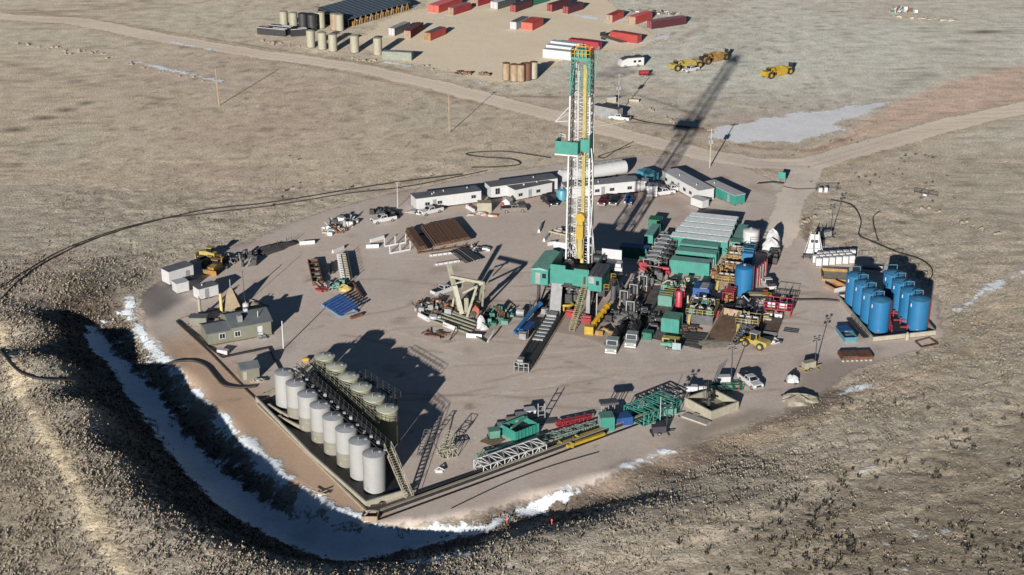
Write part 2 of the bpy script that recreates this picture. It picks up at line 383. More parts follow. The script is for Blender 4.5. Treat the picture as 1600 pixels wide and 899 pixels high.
def soil(name, edge=False, bump=.6, speck=.35, rough=.95, wid=(.5, .5), fine=(3.0, 14.0), stretch=(1, 1, 1)):
    m = bpy.data.materials.new(name); m.use_nodes = True; nt = m.node_tree; N = nt.nodes; L = nt.links; b = N['Principled BSDF']
    b.inputs['Roughness'].default_value = rough; b.inputs['Specular IOR Level'].default_value = .1
    g = N.new('ShaderNodeNewGeometry'); at = N.new('ShaderNodeAttribute'); at.attribute_name = 'tint'
    mp = N.new('ShaderNodeMapping'); mp.inputs['Scale'].default_value = stretch; L.new(g.outputs['Position'], mp.inputs['Vector'])
    def noise(s, d=6, r=.6, vec=mp.outputs['Vector']):
        n = N.new('ShaderNodeTexNoise'); n.inputs['Scale'].default_value = s; n.inputs['Detail'].default_value = d; n.inputs['Roughness'].default_value = r
        L.new(vec, n.inputs['Vector']); return n.outputs['Fac']
    def rmp(s, a, b_, c, d):
        r = N.new('ShaderNodeMapRange'); [setattr(r.inputs[k], 'default_value', v) for k, v in (('From Min', a), ('From Max', b_), ('To Min', c), ('To Max', d))]; L.new(s, r.inputs['Value']); return r.outputs['Result']
    def mul(a, b_):
        x = N.new('ShaderNodeMath'); x.operation = 'MULTIPLY'; L.new(a, x.inputs[0]); L.new(b_, x.inputs[1]); return x.outputs[0]
    n1 = noise(fine[0]*.12, 8, .62); n2 = noise(fine[0], 6, .7); n3 = noise(fine[1]*.1, 4)
    f = mul(rmp(n1, .3, .7, 1-speck*.6, 1+speck*.45), rmp(n2, .3, .7, 1-speck, 1+speck*.7))
    f = mul(f, rmp(n3, .35, .65, .93, 1.06))
    mx = N.new('ShaderNodeMix'); mx.data_type = 'RGBA'; mx.blend_type = 'MULTIPLY'; mx.inputs['Factor'].default_value = 1
    L.new(at.outputs['Color'], mx.inputs['A']); L.new(f, mx.inputs['B']); L.new(mx.outputs['Result'], b.inputs['Base Color'])
    bp = N.new('ShaderNodeBump'); bp.inputs['Strength'].default_value = bump; bp.inputs['Distance'].default_value = .30; L.new(n2, bp.inputs['Height']); L.new(bp.outputs['Normal'], b.inputs['Normal'])
    if edge:
        ea = N.new('ShaderNodeAttribute'); ea.attribute_name = 'edge'
        ad = N.new('ShaderNodeMath'); ad.operation = 'ADD'
        L.new(ea.outputs['Fac'], ad.inputs[0]); L.new(rmp(noise(.55, 8, .7), .25, .75, -wid[0], wid[0]), ad.inputs[1])
        al = rmp(ad.outputs[0], -wid[1]*.5, wid[1]*.5, 0, 1)
        tr = N.new('ShaderNodeBsdfTransparent'); ms = N.new('ShaderNodeMixShader'); out = N['Material Output']
        L.new(al, ms.inputs['Fac']); L.new(tr.outputs[0], ms.inputs[1]); L.new(b.outputs[0], ms.inputs[2]); L.new(ms.outputs[0], out.inputs['Surface'])
    return m
soil_m = soil('scrub_soil', bump=1.0, speck=.42, fine=(1.7, 14.0))
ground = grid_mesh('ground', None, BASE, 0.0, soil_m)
# ---- drilling pad
PADSD = sd_poly(fx, fy, PAD)+fbm(fx, fy, 9, 61)*1.0
pc = lin(186, 172, 161)
COLR = np.tile(pc, (len(fx), 1))
blend(sstep(-.4, .6, fbm(fx, fy, 22, 71)), lin(170, 158, 150), .5)
blend(sstep(.0, .7, fbm(fx*1.6, fy*.6, 10, 74)), lin(190, 181, 174), .5)
blend(sstep(-7, 3, sd_poly(fx, fy, pw([(430,640),(520,740),(580,800),(560,818),(500,790),(420,730),(330,630),(270,570),(260,540),(300,530)]))), lin(176, 144, 116), .7)
for pts, c, k in [([(590,300),(700,330),(860,318),(1010,312),(1080,340),(1060,300),(900,290),(760,300)],(150,116,96),.35),
                  ([(1230,620),(1262,560),(1320,560),(1370,545),(1380,590),(1300,620)],(110,98,92),.5),
                  ([(1060,655),(1160,640),(1230,640),(1140,690),(1050,705)],(130,118,104),.6),
                  ([(205,450),(280,440),(285,470),(240,500),(205,490)],(80,80,84),.75),
                  ([(690,450),(760,440),(790,500),(760,530),(690,510),(650,490)],(140,120,104),.5),
                  ([(840,480),(960,470),(960,540),(860,520)],(120,104,92),.5), ([(1180,445),(1320,462),(1318,470),(1180,456)],(150,134,122),.6)]:
    blend(sstep(-2.5, 2.5, sd_poly(fx, fy, pw(pts, False))+fbm(fx, fy, 4, 13)*2), lin(*c), k)
for i in range(70):      # wheel ruts sweeping round the pad
    a = random.uniform(0, 1); px = 480+a*700; py = 430+random.uniform(-40, 200); q = [(px, py)]
    h = random.uniform(-.6, .6)
    for k in range(5): px += 34*math.cos(h); py += 14*math.sin(h); h += random.uniform(-.3, .3); q.append((px, py))
    blend(sstep(-.5, .2, sd_line(fx, fy, pw(q, False), .5)), lin(*random.choice([(140, 124, 110), (150, 134, 120), (206, 192, 176)])), random.uniform(.3, .6))
blend(sstep(.35, .75, fbm(fx, fy, 7, 175)), lin(140, 126, 114), .45)
blend(sstep(.5, .8, fbm(fx, fy, 3.2, 176)), lin(96, 86, 78), .5)
pad = grid_mesh('drill_pad', PADSD > -1.6, COLR, .05, soil('pad_gravel', True, bump=.25, speck=.12, wid=(1.2, 1.0), fine=(5, 20)), attrs={'edge': PADSD})
# ---- roads
RSD = np.maximum(sd_line(fx, fy, ROAD, 9.5), sd_line(fx, fy, SPUR, 8.0))+fbm(fx, fy, 9, 81)*1.5
COLR = np.tile(lin(222, 208, 190), (len(fx), 1)); blend(sstep(0, .7, fbm(fx, fy, 16, 83)), lin(200, 182, 164), .5)
blend(sstep(-30, 10, fx*0+sd_poly(fx, fy, pw([(1100,200),(1330,215),(1260,340),(1180,330)]))), lin(196, 184, 172), .8)
for off in (-1.6, 1.6):
    blend(sstep(-.5, .3, sd_line(fx, fy, [(x, y+off) for x, y in ROAD], .7)), lin(176, 154, 132), .5)
road = grid_mesh('road', RSD > -1.6, COLR, .09, soil('graded_road_dirt', True, bump=.2, speck=.12, wid=(1.0, 1.0), fine=(4, 16)), attrs={'edge': RSD})
# ---- distant storage yard
YSD = sd_poly(fx, fy, pw(YPX))+fbm(fx, fy, 14, 91)*2.5
COLR = np.tile(lin(226, 210, 184), (len(fx), 1)); blend(sstep(0, .8, fbm(fx, fy, 20, 93)), lin(205, 188, 164), .6)
yard = grid_mesh('storage_yard', YSD > -3, COLR, .07, soil('yard_dirt', True, bump=.1, speck=.07, wid=(2.5, 2.0)), attrs={'edge': YSD})
# ---- snow
SNP = [([(133,528),(137,510),(150,509),(166,530),(185,561),(215,590),(246,613),(262,640),(280,663),(305,700),(335,730),(385,768),(430,792),(500,812),(560,826),(640,828),(720,816),(752,820),(745,836),(690,846),(640,860),(560,878),(500,872),(420,838),(335,786),(280,730),(224,648),(168,568)], 1.0),
       ([(1104,214),(1140,196),(1190,186),(1290,172),(1390,160),(1345,182),(1312,194),(1308,208),(1240,222),(1150,222)], .9)]
SNL = [([(206,462),(203,488),(214,515),(236,545),(262,570),(285,590),(310,620),(345,655),(385,695),(425,732),(448,748)], [2.2,2.6,3,2.6,2.2,2,2.2,2.8,4,3]),
       ([(470,782),(520,800),(570,812)], 4), ([(750,832),(800,808),(860,785),(905,768)], 2.6), ([(975,728),(1040,706)], 2.2),
       ([(160,84),(212,97),(280,113),(345,128)], 2.6), ([(268,66),(340,80)], 2.4), ([(1495,486),(1540,455),(1605,422)], 2.2),
       ([(385,165),(405,166)], 1), ([(600,98),(640,104)], 2), ([(655,20),(700,30),(720,32)], 2), ([(855,86),(900,90)], .5), ([(786,50),(816,52)], 1.5), ([(900,24),(960,34),(1010,26)], 4), ([(940,64),(990,70),(1040,58)], 3.5), ([(640,880),(730,868)], 2.5), ([(1300,622),(1360,600)], 1.5), ([(740,125),(752,130)], 2), ([(590,86),(620,90)],2),
       ([(1330,746),(1365,730)], 1.0), ([(0,128),(40,118)],1.4), ([(1475,682),(1500,675)], .8)]
SSD = np.full(len(fx), -99.0)
for p, k in SNP: SSD = np.maximum(SSD, sd_poly(fx, fy, pw(p))+fbm(fx, fy, 5, 95)*(.9 if k == 1 else 3.0))
for p, w_ in SNL: SSD = np.maximum(SSD, sd_line(fx, fy, pw(p), w_)+fbm(fx, fy, 4, 97)*1.6-.5)
_sg = sd_poly(fx, fy, pw([(1230,899),(1330,840),(1420,770),(1500,720),(1650,680),(1700,960),(1200,960)]))
SSD = np.maximum(SSD, (fbm(fx, fy, 3.2, 101)*1.6+vnoise(fx, fy, 22, 102)*.9+np.clip(_sg, -20, 8)*.06-1.75)*1.2)
_bk = sd_poly(fx, fy, pw([(205,465),(232,545),(330,640),(450,755),(560,815),(640,822),(430,790),(300,690),(246,613),(190,560),(150,505)]))
SSD = np.maximum(SSD, np.where(_bk > -1, (fbm(fx, fy*2, 2.6, 103)*1.6-.95)*1.0, -9))
COLR = np.tile(np.array([.88, .95, 1.0]), (len(fx), 1))
blend((fx > 30)*(fy > 380), np.array([.86, .85, .86]), .95)
blend(sstep(.1, .7, fbm(fx, fy, 6, 98)), np.array([.55, .53, .52]), .3)
snow = grid_mesh('snow', SSD > -1.6, COLR, .12, soil('old_snow', True, bump=.3, speck=.10, rough=.7, wid=(1.6, .7)), attrs={'edge': SSD})

# ------------------------------------------------------------------ scrub: tufts and sagebrush (uncountable)
def scatter(name, pts, sizes, hts, blades, m, cols, spread=.5):
    n = len(pts); K = blades
    ang = rng.uniform(0, 2*np.pi, (n, K)); tilt = rng.uniform(.15, 1.0, (n, K))*spread
    ln = rng.uniform(.6, 1.15, (n, K))*hts[:, None]
    w = rng.uniform(.35, .75, (n, K))*sizes[:, None]
    bx = pts[:, 0, None]+np.cos(ang)*sizes[:, None]*.3; by = pts[:, 1, None]+np.sin(ang)*sizes[:, None]*.3
    bz = np.repeat(pts[:, 2, None], K, 1)-.03
    px_, py_ = -np.sin(ang), np.cos(ang)
    tx = bx+np.cos(ang)*tilt*ln; ty = by+np.sin(ang)*tilt*ln; tz_ = bz+ln
    v = np.stack([np.stack([bx-px_*w/2, by-py_*w/2, bz], -1), np.stack([bx+px_*w/2, by+py_*w/2, bz], -1),
                  np.stack([tx+px_*w*.32, ty+py_*w*.32, tz_*1.0], -1), np.stack([tx-px_*w*.25, ty-py_*w*.25, tz_-ln*.15], -1)], 2).reshape(-1, 3)
    nf = n*K; me = bpy.data.meshes.new(name); me.vertices.add(nf*4); me.loops.add(nf*4); me.polygons.add(nf)
    me.vertices.foreach_set('co', v.astype(np.float32).ravel()); me.loops.foreach_set('vertex_index', np.arange(nf*4, dtype=np.int32))
    me.polygons.foreach_set('loop_start', np.arange(0, nf*4, 4, dtype=np.int32)); me.update()
    ca = me.color_attributes.new('tint', 'FLOAT_COLOR', 'POINT')
    c = np.repeat(cols, K*4, 0); ca.data.foreach_set('color', np.concatenate([c, np.ones((len(c), 1))], 1).astype(np.float32).ravel())
    me.materials.append(m); o = bpy.data.objects.new(name, me); COL.objects.link(o); return tag(o, kind='stuff')
def leafmat(name):
    m = bpy.data.materials.new(name); m.use_nodes = True; N = m.node_tree.nodes; L = m.node_tree.links; b = N['Principled BSDF']
    at = N.new('ShaderNodeAttribute'); at.attribute_name = 'tint'; L.new(at.outputs['Color'], b.inputs['Base Color']); b.inputs['Roughness'].default_value = .9; b.inputs['Specular IOR Level'].default_value = .1
    return m
def samples(n, x0, x1, y0, y1, dens):
    X = rng.uniform(x0, x1, n); Y = rng.uniform(y0, y1, n)
    inview = np.abs(X) < (Y*.34+16)
    d = dens(X, Y)*inview; k = rng.uniform(0, 1, n) < d
    X, Y = X[k], Y[k]; return np.stack([X, Y, terrain(X, Y)], 1)
rd_all = lambda X, Y: np.maximum(sd_poly(X, Y, PAD), sd_line(X, Y, ROAD, 10))
sage_poly = pw([(1020,899),(1180,800),(1280,760),(1420,690),(1600,600),(1800,600),(1800,960),(1000,960)])
snow_big = pw(SNP[0][0])
def d_tuft(X, Y):
    base = sstep(-.3, -2.5, sd_poly(X, Y, PAD))*sstep(.5, -1, sd_line(X, Y, ROAD, 11))
    base = base*(sd_poly(X, Y, snow_big) < -.5)
    return base*(.35+.65*sstep(-.5, .4, fbm(X, Y, 11, 15)))*np.where(Y > 330, .40*sstep(450, 330, Y)+.05, 1)*np.where(sd_poly(X, Y, sage_poly) > 0, .45, 1)
tp = samples(200000, -112, 112, 188, 470, d_tuft)
n = len(tp); tc = lin(190, 178, 160)*.50*(1+rng.uniform(-.3, .25, (n, 1)))*np.array([1, 1, 1])+rng.uniform(-.02, .02, (n, 3))
sz = rng.uniform(.16, .40, n)*np.where((tp[:, 0] < 0) & (tp[:, 1] < 300), 1.35, 1.0)
scatter('dry_grass', tp, sz, sz*rng.uniform(.5, .9, n), 3, leafmat('dry_grass_blades'), np.clip(tc, .02, 1), .9)
def d_bunch(X, Y):
    b = sstep(-.5, -3, sd_poly(X, Y, PAD))*(sd_poly(X, Y, snow_big) < -.3)*sstep(345, 300, Y)*sstep(.5, -1, sd_line(X, Y, BAND, 6))
    return b*(.25+.75*sstep(-.35, .35, fbm(X, Y, 6, 115)))*np.where(sd_poly(X, Y, sage_poly) > 0, .25, 1)*np.where(X > 0, .62*sstep(-34, -6, sd_poly(X, Y, PAD))+.12, 1)
tb = samples(92000, -112, 112, 188, 350, d_bunch); n = len(tb); sz = rng.uniform(.22, .46, n)*np.where(tb[:, 0] < 0, 1.1, .95)
scatter('bunch_grass', tb, sz, sz*rng.uniform(.5, .9, n), 5, leafmat('bunch_grass_blades'), np.clip(lin(190, 178, 160)*.55*(1+rng.uniform(-.35, .35, (n, 1))), .02, 1), .75)
def d_sage(X, Y):
    s = sd_poly(X, Y, sage_poly)
    a = sstep(-4, 14, s)*sstep(-.25, .5, fbm(X, Y, 14, 25))*sstep(330, 235, Y)
    c = sstep(0, 2, -sd_poly(X, Y, PAD))*sstep(.25, .5, fbm(X, Y, 16, 27))*.10
    c = c*(sd_poly(X, Y, snow_big) < 0)
    return a*.9+c*(Y < 420)
sp_ = samples(26000, -100, 112, 190, 420, d_sage)
n = len(sp_); sc_ = lin(88, 82, 70)*(1+rng.uniform(-.35, .25, (n, 1)))*np.ones((1, 3)); sz = rng.uniform(.28, .62, n)
scatter('sagebrush', sp_, sz, sz*rng.uniform(.7, 1.0, n), 9, leafmat('sage_leaves'), sc_, .8)
# clods on the ditch banks
bank = pw([(60,470),(84,560),(139,628),(183,711),(266,796),(361,852),(472,884),(640,870),(760,834),(900,795),(1060,735),(1060,712),(850,775),(650,822),(500,800),(330,640),(228,524),(205,475),(150,440)])
def d_bank(X, Y): return sstep(1.5, 5, sd_poly(X, Y, bank))*(sd_poly(X, Y, snow_big)+vnoise(X, Y, 3, 5)*1.8 < .4)*(.4+.6*(fbm(X, Y, 4, 29) > -.1))
bp_ = samples(60000, -100, 60, 195, 330, d_bank); n = len(bp_); sz = rng.uniform(.22, .5, n)
scatter('ditch_weeds', bp_, sz, sz*rng.uniform(.4, .8, n), 4, leafmat('dark_weed_stems'), lin(62, 54, 46)*(1+rng.uniform(-.4, .3, (n, 1)))*np.ones((1, 3)), .8)
# ================================================================== the drilling rig
O_ = W(860, 441, 7); RO = Vector((O_.x, O_.y, .06))
rig = thing('drilling_rig', 'tall drilling rig with lattice mast, green crown and green walled floor', 'drilling rig', RO, RZ)
b = MB()                      # deck and girders
b.box(-3.3, 11.0, .2, 13.6, 6.6, 7.0)
for x in (-3.0, 0.6, 4.2, 7.9, 10.6): b.box(x-.12, x+.12, .3, 13.4, 6.0, 6.58)
deck = b.build('rig_floor', MBK, rig)
b = MB()
for x in (-2.8, 7.9):
    for y in (1.2, 12.2): b.box(x-.3, x+.3, y-.3, y+.3, 0, 6.0)
for x in (-2.8, 7.9):
    b.beam((x, 1.2, .4), (x, 12.2, 5.8), .26); b.beam((x, 12.2, .5), (x, 1.2, 5.9), .26); b.beam((x, 1.2, .5), (x, 12.2, .5), .5)
b.beam((-2.8, 12.2, .5), (7.9, 12.2, .5), .4); b.beam((-2.8, 12.2, .5), (7.9, 12.2, 5.8), .24)
b.build('substructure', MDG, rig)
b = MB(); b.box(7.6, 8.4, -.3, .15, .1, 6.55); b.box(7.2, 8.8, -.8, .4, 0, .35); b.build('leg', MGL, rig)
b = MB(); b.box(10.0, 10.25, -1.6, -1.35, .1, 6.3); b.build('leg', MGL, rig)
def corrug(b, x0, x1, y, z0, z1, step=.38, d=.05):
    x = x0
    while x < x1: b.box(x, min(x+step*.5, x1), y-d, y, z0, z1); x += step
b = MB()                      # wind walls
b.box(0, 3.1, -.1, .05, 6.8, 10.9); b.box(3.1, 4.9, -.1, .05, 6.8, 10.1); b.box(4.9, 8.0, -.1, .05, 6.8, 10.5)
corrug(b, .1, 3.1, -.1, 6.85, 10.8); corrug(b, 3.15, 4.85, -.1, 6.85, 10.0); corrug(b, 4.95, 7.9, -.1, 6.85, 10.4)
b.box(-.1, .02, .05, 9.5, 7.05, 10.7); b.build('wind_wall', MGR, rig)
MB().box(8.0, 8.12, 5.8, 12.5, 7.05, 9.6).build('wind_wall', MGR, rig)
MB().box(1.6, 7.4, 13.3, 13.5, 7.0, 9.6).build('wind_wall', MBK, rig); MB().box(7.4, 11.6, 13.2, 13.5, 7.0, 10.2).build('wind_cover', MTP, rig); MB().box(-3.2, 1.6, 13.6, 13.8, 7.0, 10.4).build('wind_cover', MTP, rig)
MB().box(-2.4, 7.4, 9.0, 11.9, .1, 5.9).build('shadow_fill_box', MBK, rig); MB().box(7.6, 10.2, 6.0, 12.6, 2.5, 5.8).build('shadow_fill_box', MDG, rig)  # solid boxes added under the floor to fill gaps in the rig shadow
b = MB(); b.box(2.9, 4.6, -.35, -.16, 6.7, 7.2); b.box(2.4, 5.4, -.5, -.2, 6.45, 6.71); b.build('opening', MBK, rig); MB().box(6.95, 7.35, -.22, -.16, 7.4, 9.0).build('door', MBK, rig)
# driller's house left
dh = MB(); dh.box(-3.6, -.16, -1.4, 8.8, 6.7, 9.9)
for k in range(17): dh.box(-3.66, -3.6, -1.2+k*.6, -.95+k*.6, 6.8, 9.7)
dho = dh.build('doghouse', MGR, rig)
MB().prism([(-3.75, 9.93), (-3.75, 10.03), (-1.9, 10.45), (-.02, 10.03), (-.02, 9.93)], -1.6, 9.0, 'y').build('roof', MGF, dho)
MB().box(-2.75, -1.75, -1.46, -1.4, 6.9, 9.3).build('door', MGL, dho)
MB().box(-1.35, -.55, -1.46, -1.4, 8.2, 9.2).build('window', MGU, dho)
# cabin right
rh = MB(); rh.box(8.3, 11.0, -1.6, 5.4, 6.75, 9.8)
for k in range(12): rh.box(11.0, 11.05, -1.4+k*.57, -1.15+k*.57, 6.85, 9.7)
rho = rh.build('doghouse', MGR, rig); rho['label'] = 'green doghouse with grey roof on the right of the floor'
b = MB(); b.box(8.15, 11.15, -1.75, 5.55, 9.83, 9.98); b.box(8.8, 9.1, -1.7, 5.4, 9.98, 10.12); b.box(10.0, 10.2, -1.7, 5.4, 9.98, 10.12); b.build('roof', MGY, rho)
MB().box(9.9, 10.5, -1.67, -1.6, 8.1, 9.0).build('window', MGU, rho)
MB().box(8.34, 9.5, -1.66, -1.6, 8.4, 9.78).build('panel', MGL, rho)
b = MB(); b.rail([(11.3, -.5, 6.9), (12.3, -.5, 6.9), (12.3, 5.5, 6.9), (11.3, 5.5, 6.9)], 1.1, .09); b.build('guard_rail', MYE, rig)
b = MB(); b.box(11.1, 12.4, -.6, 5.6, 6.7, 6.8)
for k in range(14): b.beam((11.7, 6+k*.45, 6.6-k*.45), (12.5, 6+k*.45, 6.6-k*.45), .25, .06)
b.beam((11.7, 5.8, 6.7), (11.7, 12, .3), .12, .25); b.beam((12.5, 5.8, 6.7), (12.5, 12, .3), .12, .25); b.build('walkway', MGY, rig)
# pipe ramp
b = MB(); b.add([(.3,-.2,6.9),(2.6,-.2,6.9),(2.6,-1.7,.9),(.3,-1.7,.9),(.3,0.2,6.9),(2.6,.2,6.9),(2.6,-1.2,.6),(.3,-1.2,.6)], [(0,1,2,3),(7,6,5,4),(0,3,7,4),(1,5,6,2),(0,4,5,1),(3,2,6,7)])
b.box(.2, 2.7, -2.0, -1.4, 0, 1.2); b.build('pipe_ramp', MGY, rig)
# stairs
b = MB(); p, q = Vector((7.3, -.3, 7.0)), Vector((6.6, -7.6, 0.1))
for x in (-.5, .5): b.beam(p+Vector((x, 0, 0)), q+Vector((x, 0, 0)), .10, .28)
for k in range(24): c = p.lerp(q, (k+.5)/24); b.beam(c-Vector((.5, 0, 0)), c+Vector((.5, 0, 0)), .28, .05)
for x in (-.5, .5):
    b.beam(p+Vector((x, 0, 1)), q+Vector((x, 0, 1)), .07)
    for k in range(7): c = p.lerp(q, k/6)+Vector((x, 0, 0)); b.beam(c, c+Vector((0, 0, 1)), .06)
b.build('stairs', mat('worn_stair_paint', (.33, .30, .17), .7), rig)
# cellar equipment below the floor
b = MB(); 
for x in (3.2, 5.0): b.cyl(x, 3.2, 3.4, 5.8, .55, 10); b.cyl(x, 3.2, 2.6, 3.4, .3, 8); b.hcyl((x-.8, 3.0, 4.6), (x+.8, 3.0, 4.6), .28, 8)
b.cyl(4.1, 4.2, 0, 6.5, .28, 10); b.box(3.2, 5.0, 3.6, 4.8, 1.4, 2.2); b.cyl(4.1, 4.2, 2.2, 3.2, .8, 12); b.build('blowout_preventer', MGY, rig)
b = MB(); b.tube([(2.2+2.1*math.cos(t), 1.6+1.2*math.sin(t), 1.9) for t in [i*math.pi/8 for i in range(17)]], .28, 8); b.hcyl((2.6, .8, .6), (2.6, .8, 1.8), .3); b.build('hoist_ring', MYE, rig)
b = MB()
for i in range(9): b.tube([(random.uniform(-2.5, 7.5), random.uniform(1, 9), random.uniform(3.5, 6.4)) for _ in range(4)], .09, 6)
for i in range(8):
    x, y = random.uniform(-2, 7), random.uniform(2, 10); b.box(x, x+random.uniform(.5, 1.6), y, y+1, random.uniform(0, 2), random.uniform(2.2, 4.5))
b.build('piping', MDG, rig)
# machinery on the deck, tarps
b = MB(); b.box(.8, 2.6, 6.6, 8.6, 7.0, 8.5); b.prism([(.8, 8.5), (1.7, 9.0), (2.6, 8.5)], 6.6, 8.6, 'y'); b.build('machinery_cover', MTP, rig)
b = MB(); b.box(9.0, 12.2, 10.0, 12.0, 7.0, 8.4); b.box(9.3, 12.6, 9.6, 10.2, 7.0, 7.7); b.build('machinery_cover', MTP, rig)
b = MB(); b.hcyl((6.2, 12, 8.3), (8.6, 12, 8.3), .9, 14); b.box(5.8, 9.0, 11.2, 12.8, 7.0, 7.6); b.box(5.9, 6.2, 11.1, 12.9, 7.0, 9.3); b.build('drawworks', MDG, rig)
b = MB(); b.box(-3.4, .0, 10.2, 13.4, 7.0, 8.6); b.box(-3.2, -1.0, 9.4, 10.0, 7.0, 8.2); b.build('power_unit', MBD, rig)
# ---- mast
MX, MY, HW, HD, ZT = 3.2, 10.6, 2.35, 1.5, 52.5
def mw(z): return HW+.1-.012*(z-7)
def msk(z0, z1, m, name, r, bays, open_front=True):
    for sx in (-1, 1):
        for sy in (-1, 1):
            MB().beam((MX+sx*mw(z0), MY+sy*HD, z0), (MX+sx*mw(z1), MY+sy*HD, z1), r).build(name, m, rig)
    bb = MB(); n = bays
    for k in range(n+1):
        z = z0+(z1-z0)*k/n; w = mw(z)
        for sx in (-1, 1): bb.beam((MX+sx*w, MY-HD, z), (MX+sx*w, MY+HD, z), .13)
        bb.beam((MX-w, MY+HD, z), (MX+w, MY+HD, z), .16)
        if k % 2 == 0: bb.beam((MX-w, MY+HD, z), (MX-w*.35, MY+HD+.0, z), .16)
        if k < n:
            z2 = z0+(z1-z0)*(k+1)/n; w2 = mw(z2); a = 1 if k % 2 else -1
            for sx in (-1, 1): bb.beam((MX+sx*w, MY-HD*a, z), (MX+sx*w2, MY+HD*a, z2), .13)
            bb.beam((MX-w*a, MY+HD, z), (MX+w2*a, MY+HD, z2), .11)
            bb.beam((MX-w*a*.98, MY+HD+.02, z+.05), (MX, MY+HD+.02, (z+z2)/2), .10); bb.beam((MX+w*a*.98, MY+HD-.1, z+.05), (MX-w2*a*.98, MY+HD-.1, z2), .075)
            for sx in (-1, 1): bb.beam((MX+sx*w, MY+HD*a, z), (MX+sx*w2, MY-HD*a, z2), .075); bb.beam((MX+sx*w, MY-HD, (z+z2)/2), (MX+sx*w*.62, MY+HD*.2, (z+z2)/2), .10)
    bb.build('bracing', m, rig)
msk(7.0, 43.5, MW, 'mast_leg', .30, 18); msk(43.5, 51.0, MGR, 'mast_leg', .20, 5)
b = MB()                      # inner ladders, pipes and lines
for x, y in ((MX-1.55, MY+1.2), (MX-1.15, MY+1.2)): b.beam((x, y, 7), (x, y, 50), .08)
for k in range(60): b.beam((MX-1.55, MY+1.2, 8+k*.7), (MX-1.15, MY+1.2, 8+k*.7), .07)
b.beam((MX+1.5, MY+1.3, 7), (MX+1.3, MY+1.3, 46), .22); b.beam((MX-.9, MY+1.0, 7), (MX-.9, MY+1.0, 48), .12); b.beam((MX+2.9, MY-.6, 7), (MX+2.7, MY-.6, 40), .1)
b.tube([(MX+2.6, MY-1.5, 14), (MX+3.1, MY-1.9, 22), (MX+2.9, MY-1.8, 30), (MX+2.5, MY-1.5, 33)], .13, 6)
b.build('ladder', MW, rig)
b = MB()
for x in (-.35, -.12, .12, .35): b.beam((MX+.3+x, MY, 19), (MX+.3+x, MY, 50), .03)
b.build('drilling_line', MDG, rig)
MB().box(MX+.1, MX+.75, MY+.55, MY+.95, 7.2, 49.5).build('guide_rail', MYE if False else mat('pale_rail_yellow', (.42, .35, .10), .5), rig)
td = MB(); td.box(MX-.5, MX+.9, MY-.8, MY+.45, 13.0, 16.0); td.build('top_drive', MYE, rig)
tdo = KIDS(rig)[-1]
b = MB(); b.hcyl((MX+.2, MY-.7, 17.6), (MX+.2, MY+.3, 17.6), 1.0, 16); b.box(MX-.35, MX+.75, MY-.5, MY+.2, 15.9, 17.6); b.build('travelling_block', MYE, rig)
b = MB(); b.box(MX-.25, MX+.65, MY-.5, MY+.2, 8.6, 12.9); b.beam((MX-.6, MY-.5, 13.2), (MX-.35, MY-.3, 9.4), .14); b.beam((MX+1.0, MY-.5, 13.2), (MX+.75, MY-.3, 9.4), .14); b.build('pipe_handler', MYP, rig)
# diagonal back stays
b = MB()
for sx in (-1, 1): b.beam((MX+sx*2.4, MY-HD, 22), (MX+sx*2.9, 12.9, 7.2), .22)
b.beam((MX-2.4, MY-HD, 12.0), (MX-.8, MY+HD, 7.1), .2); b.beam((MX+2.4, MY-HD, 12.0), (MX+1.4, MY+HD, 7.1), .2); b.build('brace', MW, rig)
# racking board
BX0, BX1, BY0, BY1, BZ0, BZ1 = -1.0, 3.7, 6.0, 10.4, 32.3, 34.9
rb = MB(); rb.box(BX0, BX1, BY0, BY0+.1, BZ0, BZ1); rb.box(BX0, BX0+.1, BY0+.1, BY1, BZ0, BZ1); rb.box(BX1-.1, BX1, BY0+.1, BY1-.6, BZ0, BZ1)
corrug(rb, BX0, BX1, BY0, BZ0+.1, BZ1-.1)
rb.box(3.7, 5.4, 8.2, 8.35, BZ0, BZ1+.1); rb.box(5.4, 5.55, 8.2, 12.0, BZ0-1.2, BZ1+1.0)
rbo = rb.build('racking_board', MGR, rig)
b = MB(); b.box(BX0+.1, BX1-.1, BY0+.1, BY0+1.3, BZ0, BZ0+.12)
for k in range(11): b.box(BX0+.2+k*.47, BX0+.38+k*.47, BY0+1.3, BY1, BZ0+.05, BZ0+.2)
b.build('finger_board', MBK, rbo)
MB().box(BX0-.05, BX1+.05, BY0-.08, BY0+.02, BZ0-.3, BZ0-.02).build('toe_board', MW, rbo)
b = MB(); b.rail([(BX0+.4, BY1-1, BZ1), (BX0+.4, BY0+2.2, BZ1), (BX0+1.6, BY0+1.8, BZ1)], .9, .12); b.build('guard_rail', MW, rbo)
b = MB(); b.add([(MX-2.4, 10, 38.6)]*1+[(MX-4.6, 8.4, 38.4), (MX-2.4, 9.2, 41.2)], [(0,1,2)]) if False else b.beam((MX-2.4, 9.4, 41.0), (MX-4.8, 8.2, 38.2), .14).beam((MX-4.8, 8.2, 38.2), (MX-2.4, 9.4, 38.2), .14).beam((MX-4.8, 8.2, 38.2), (MX-2.4, 11.0, 39.6), .12)
b.build('davit', MW, rig)
MB().beam((MX+2.3, MY-.8, 37.2), (MX+8.4, MY+3.0, 37.9), .14).build('boom_pole', mat('pale_pole', (.34, .31, .22), .6), rig)
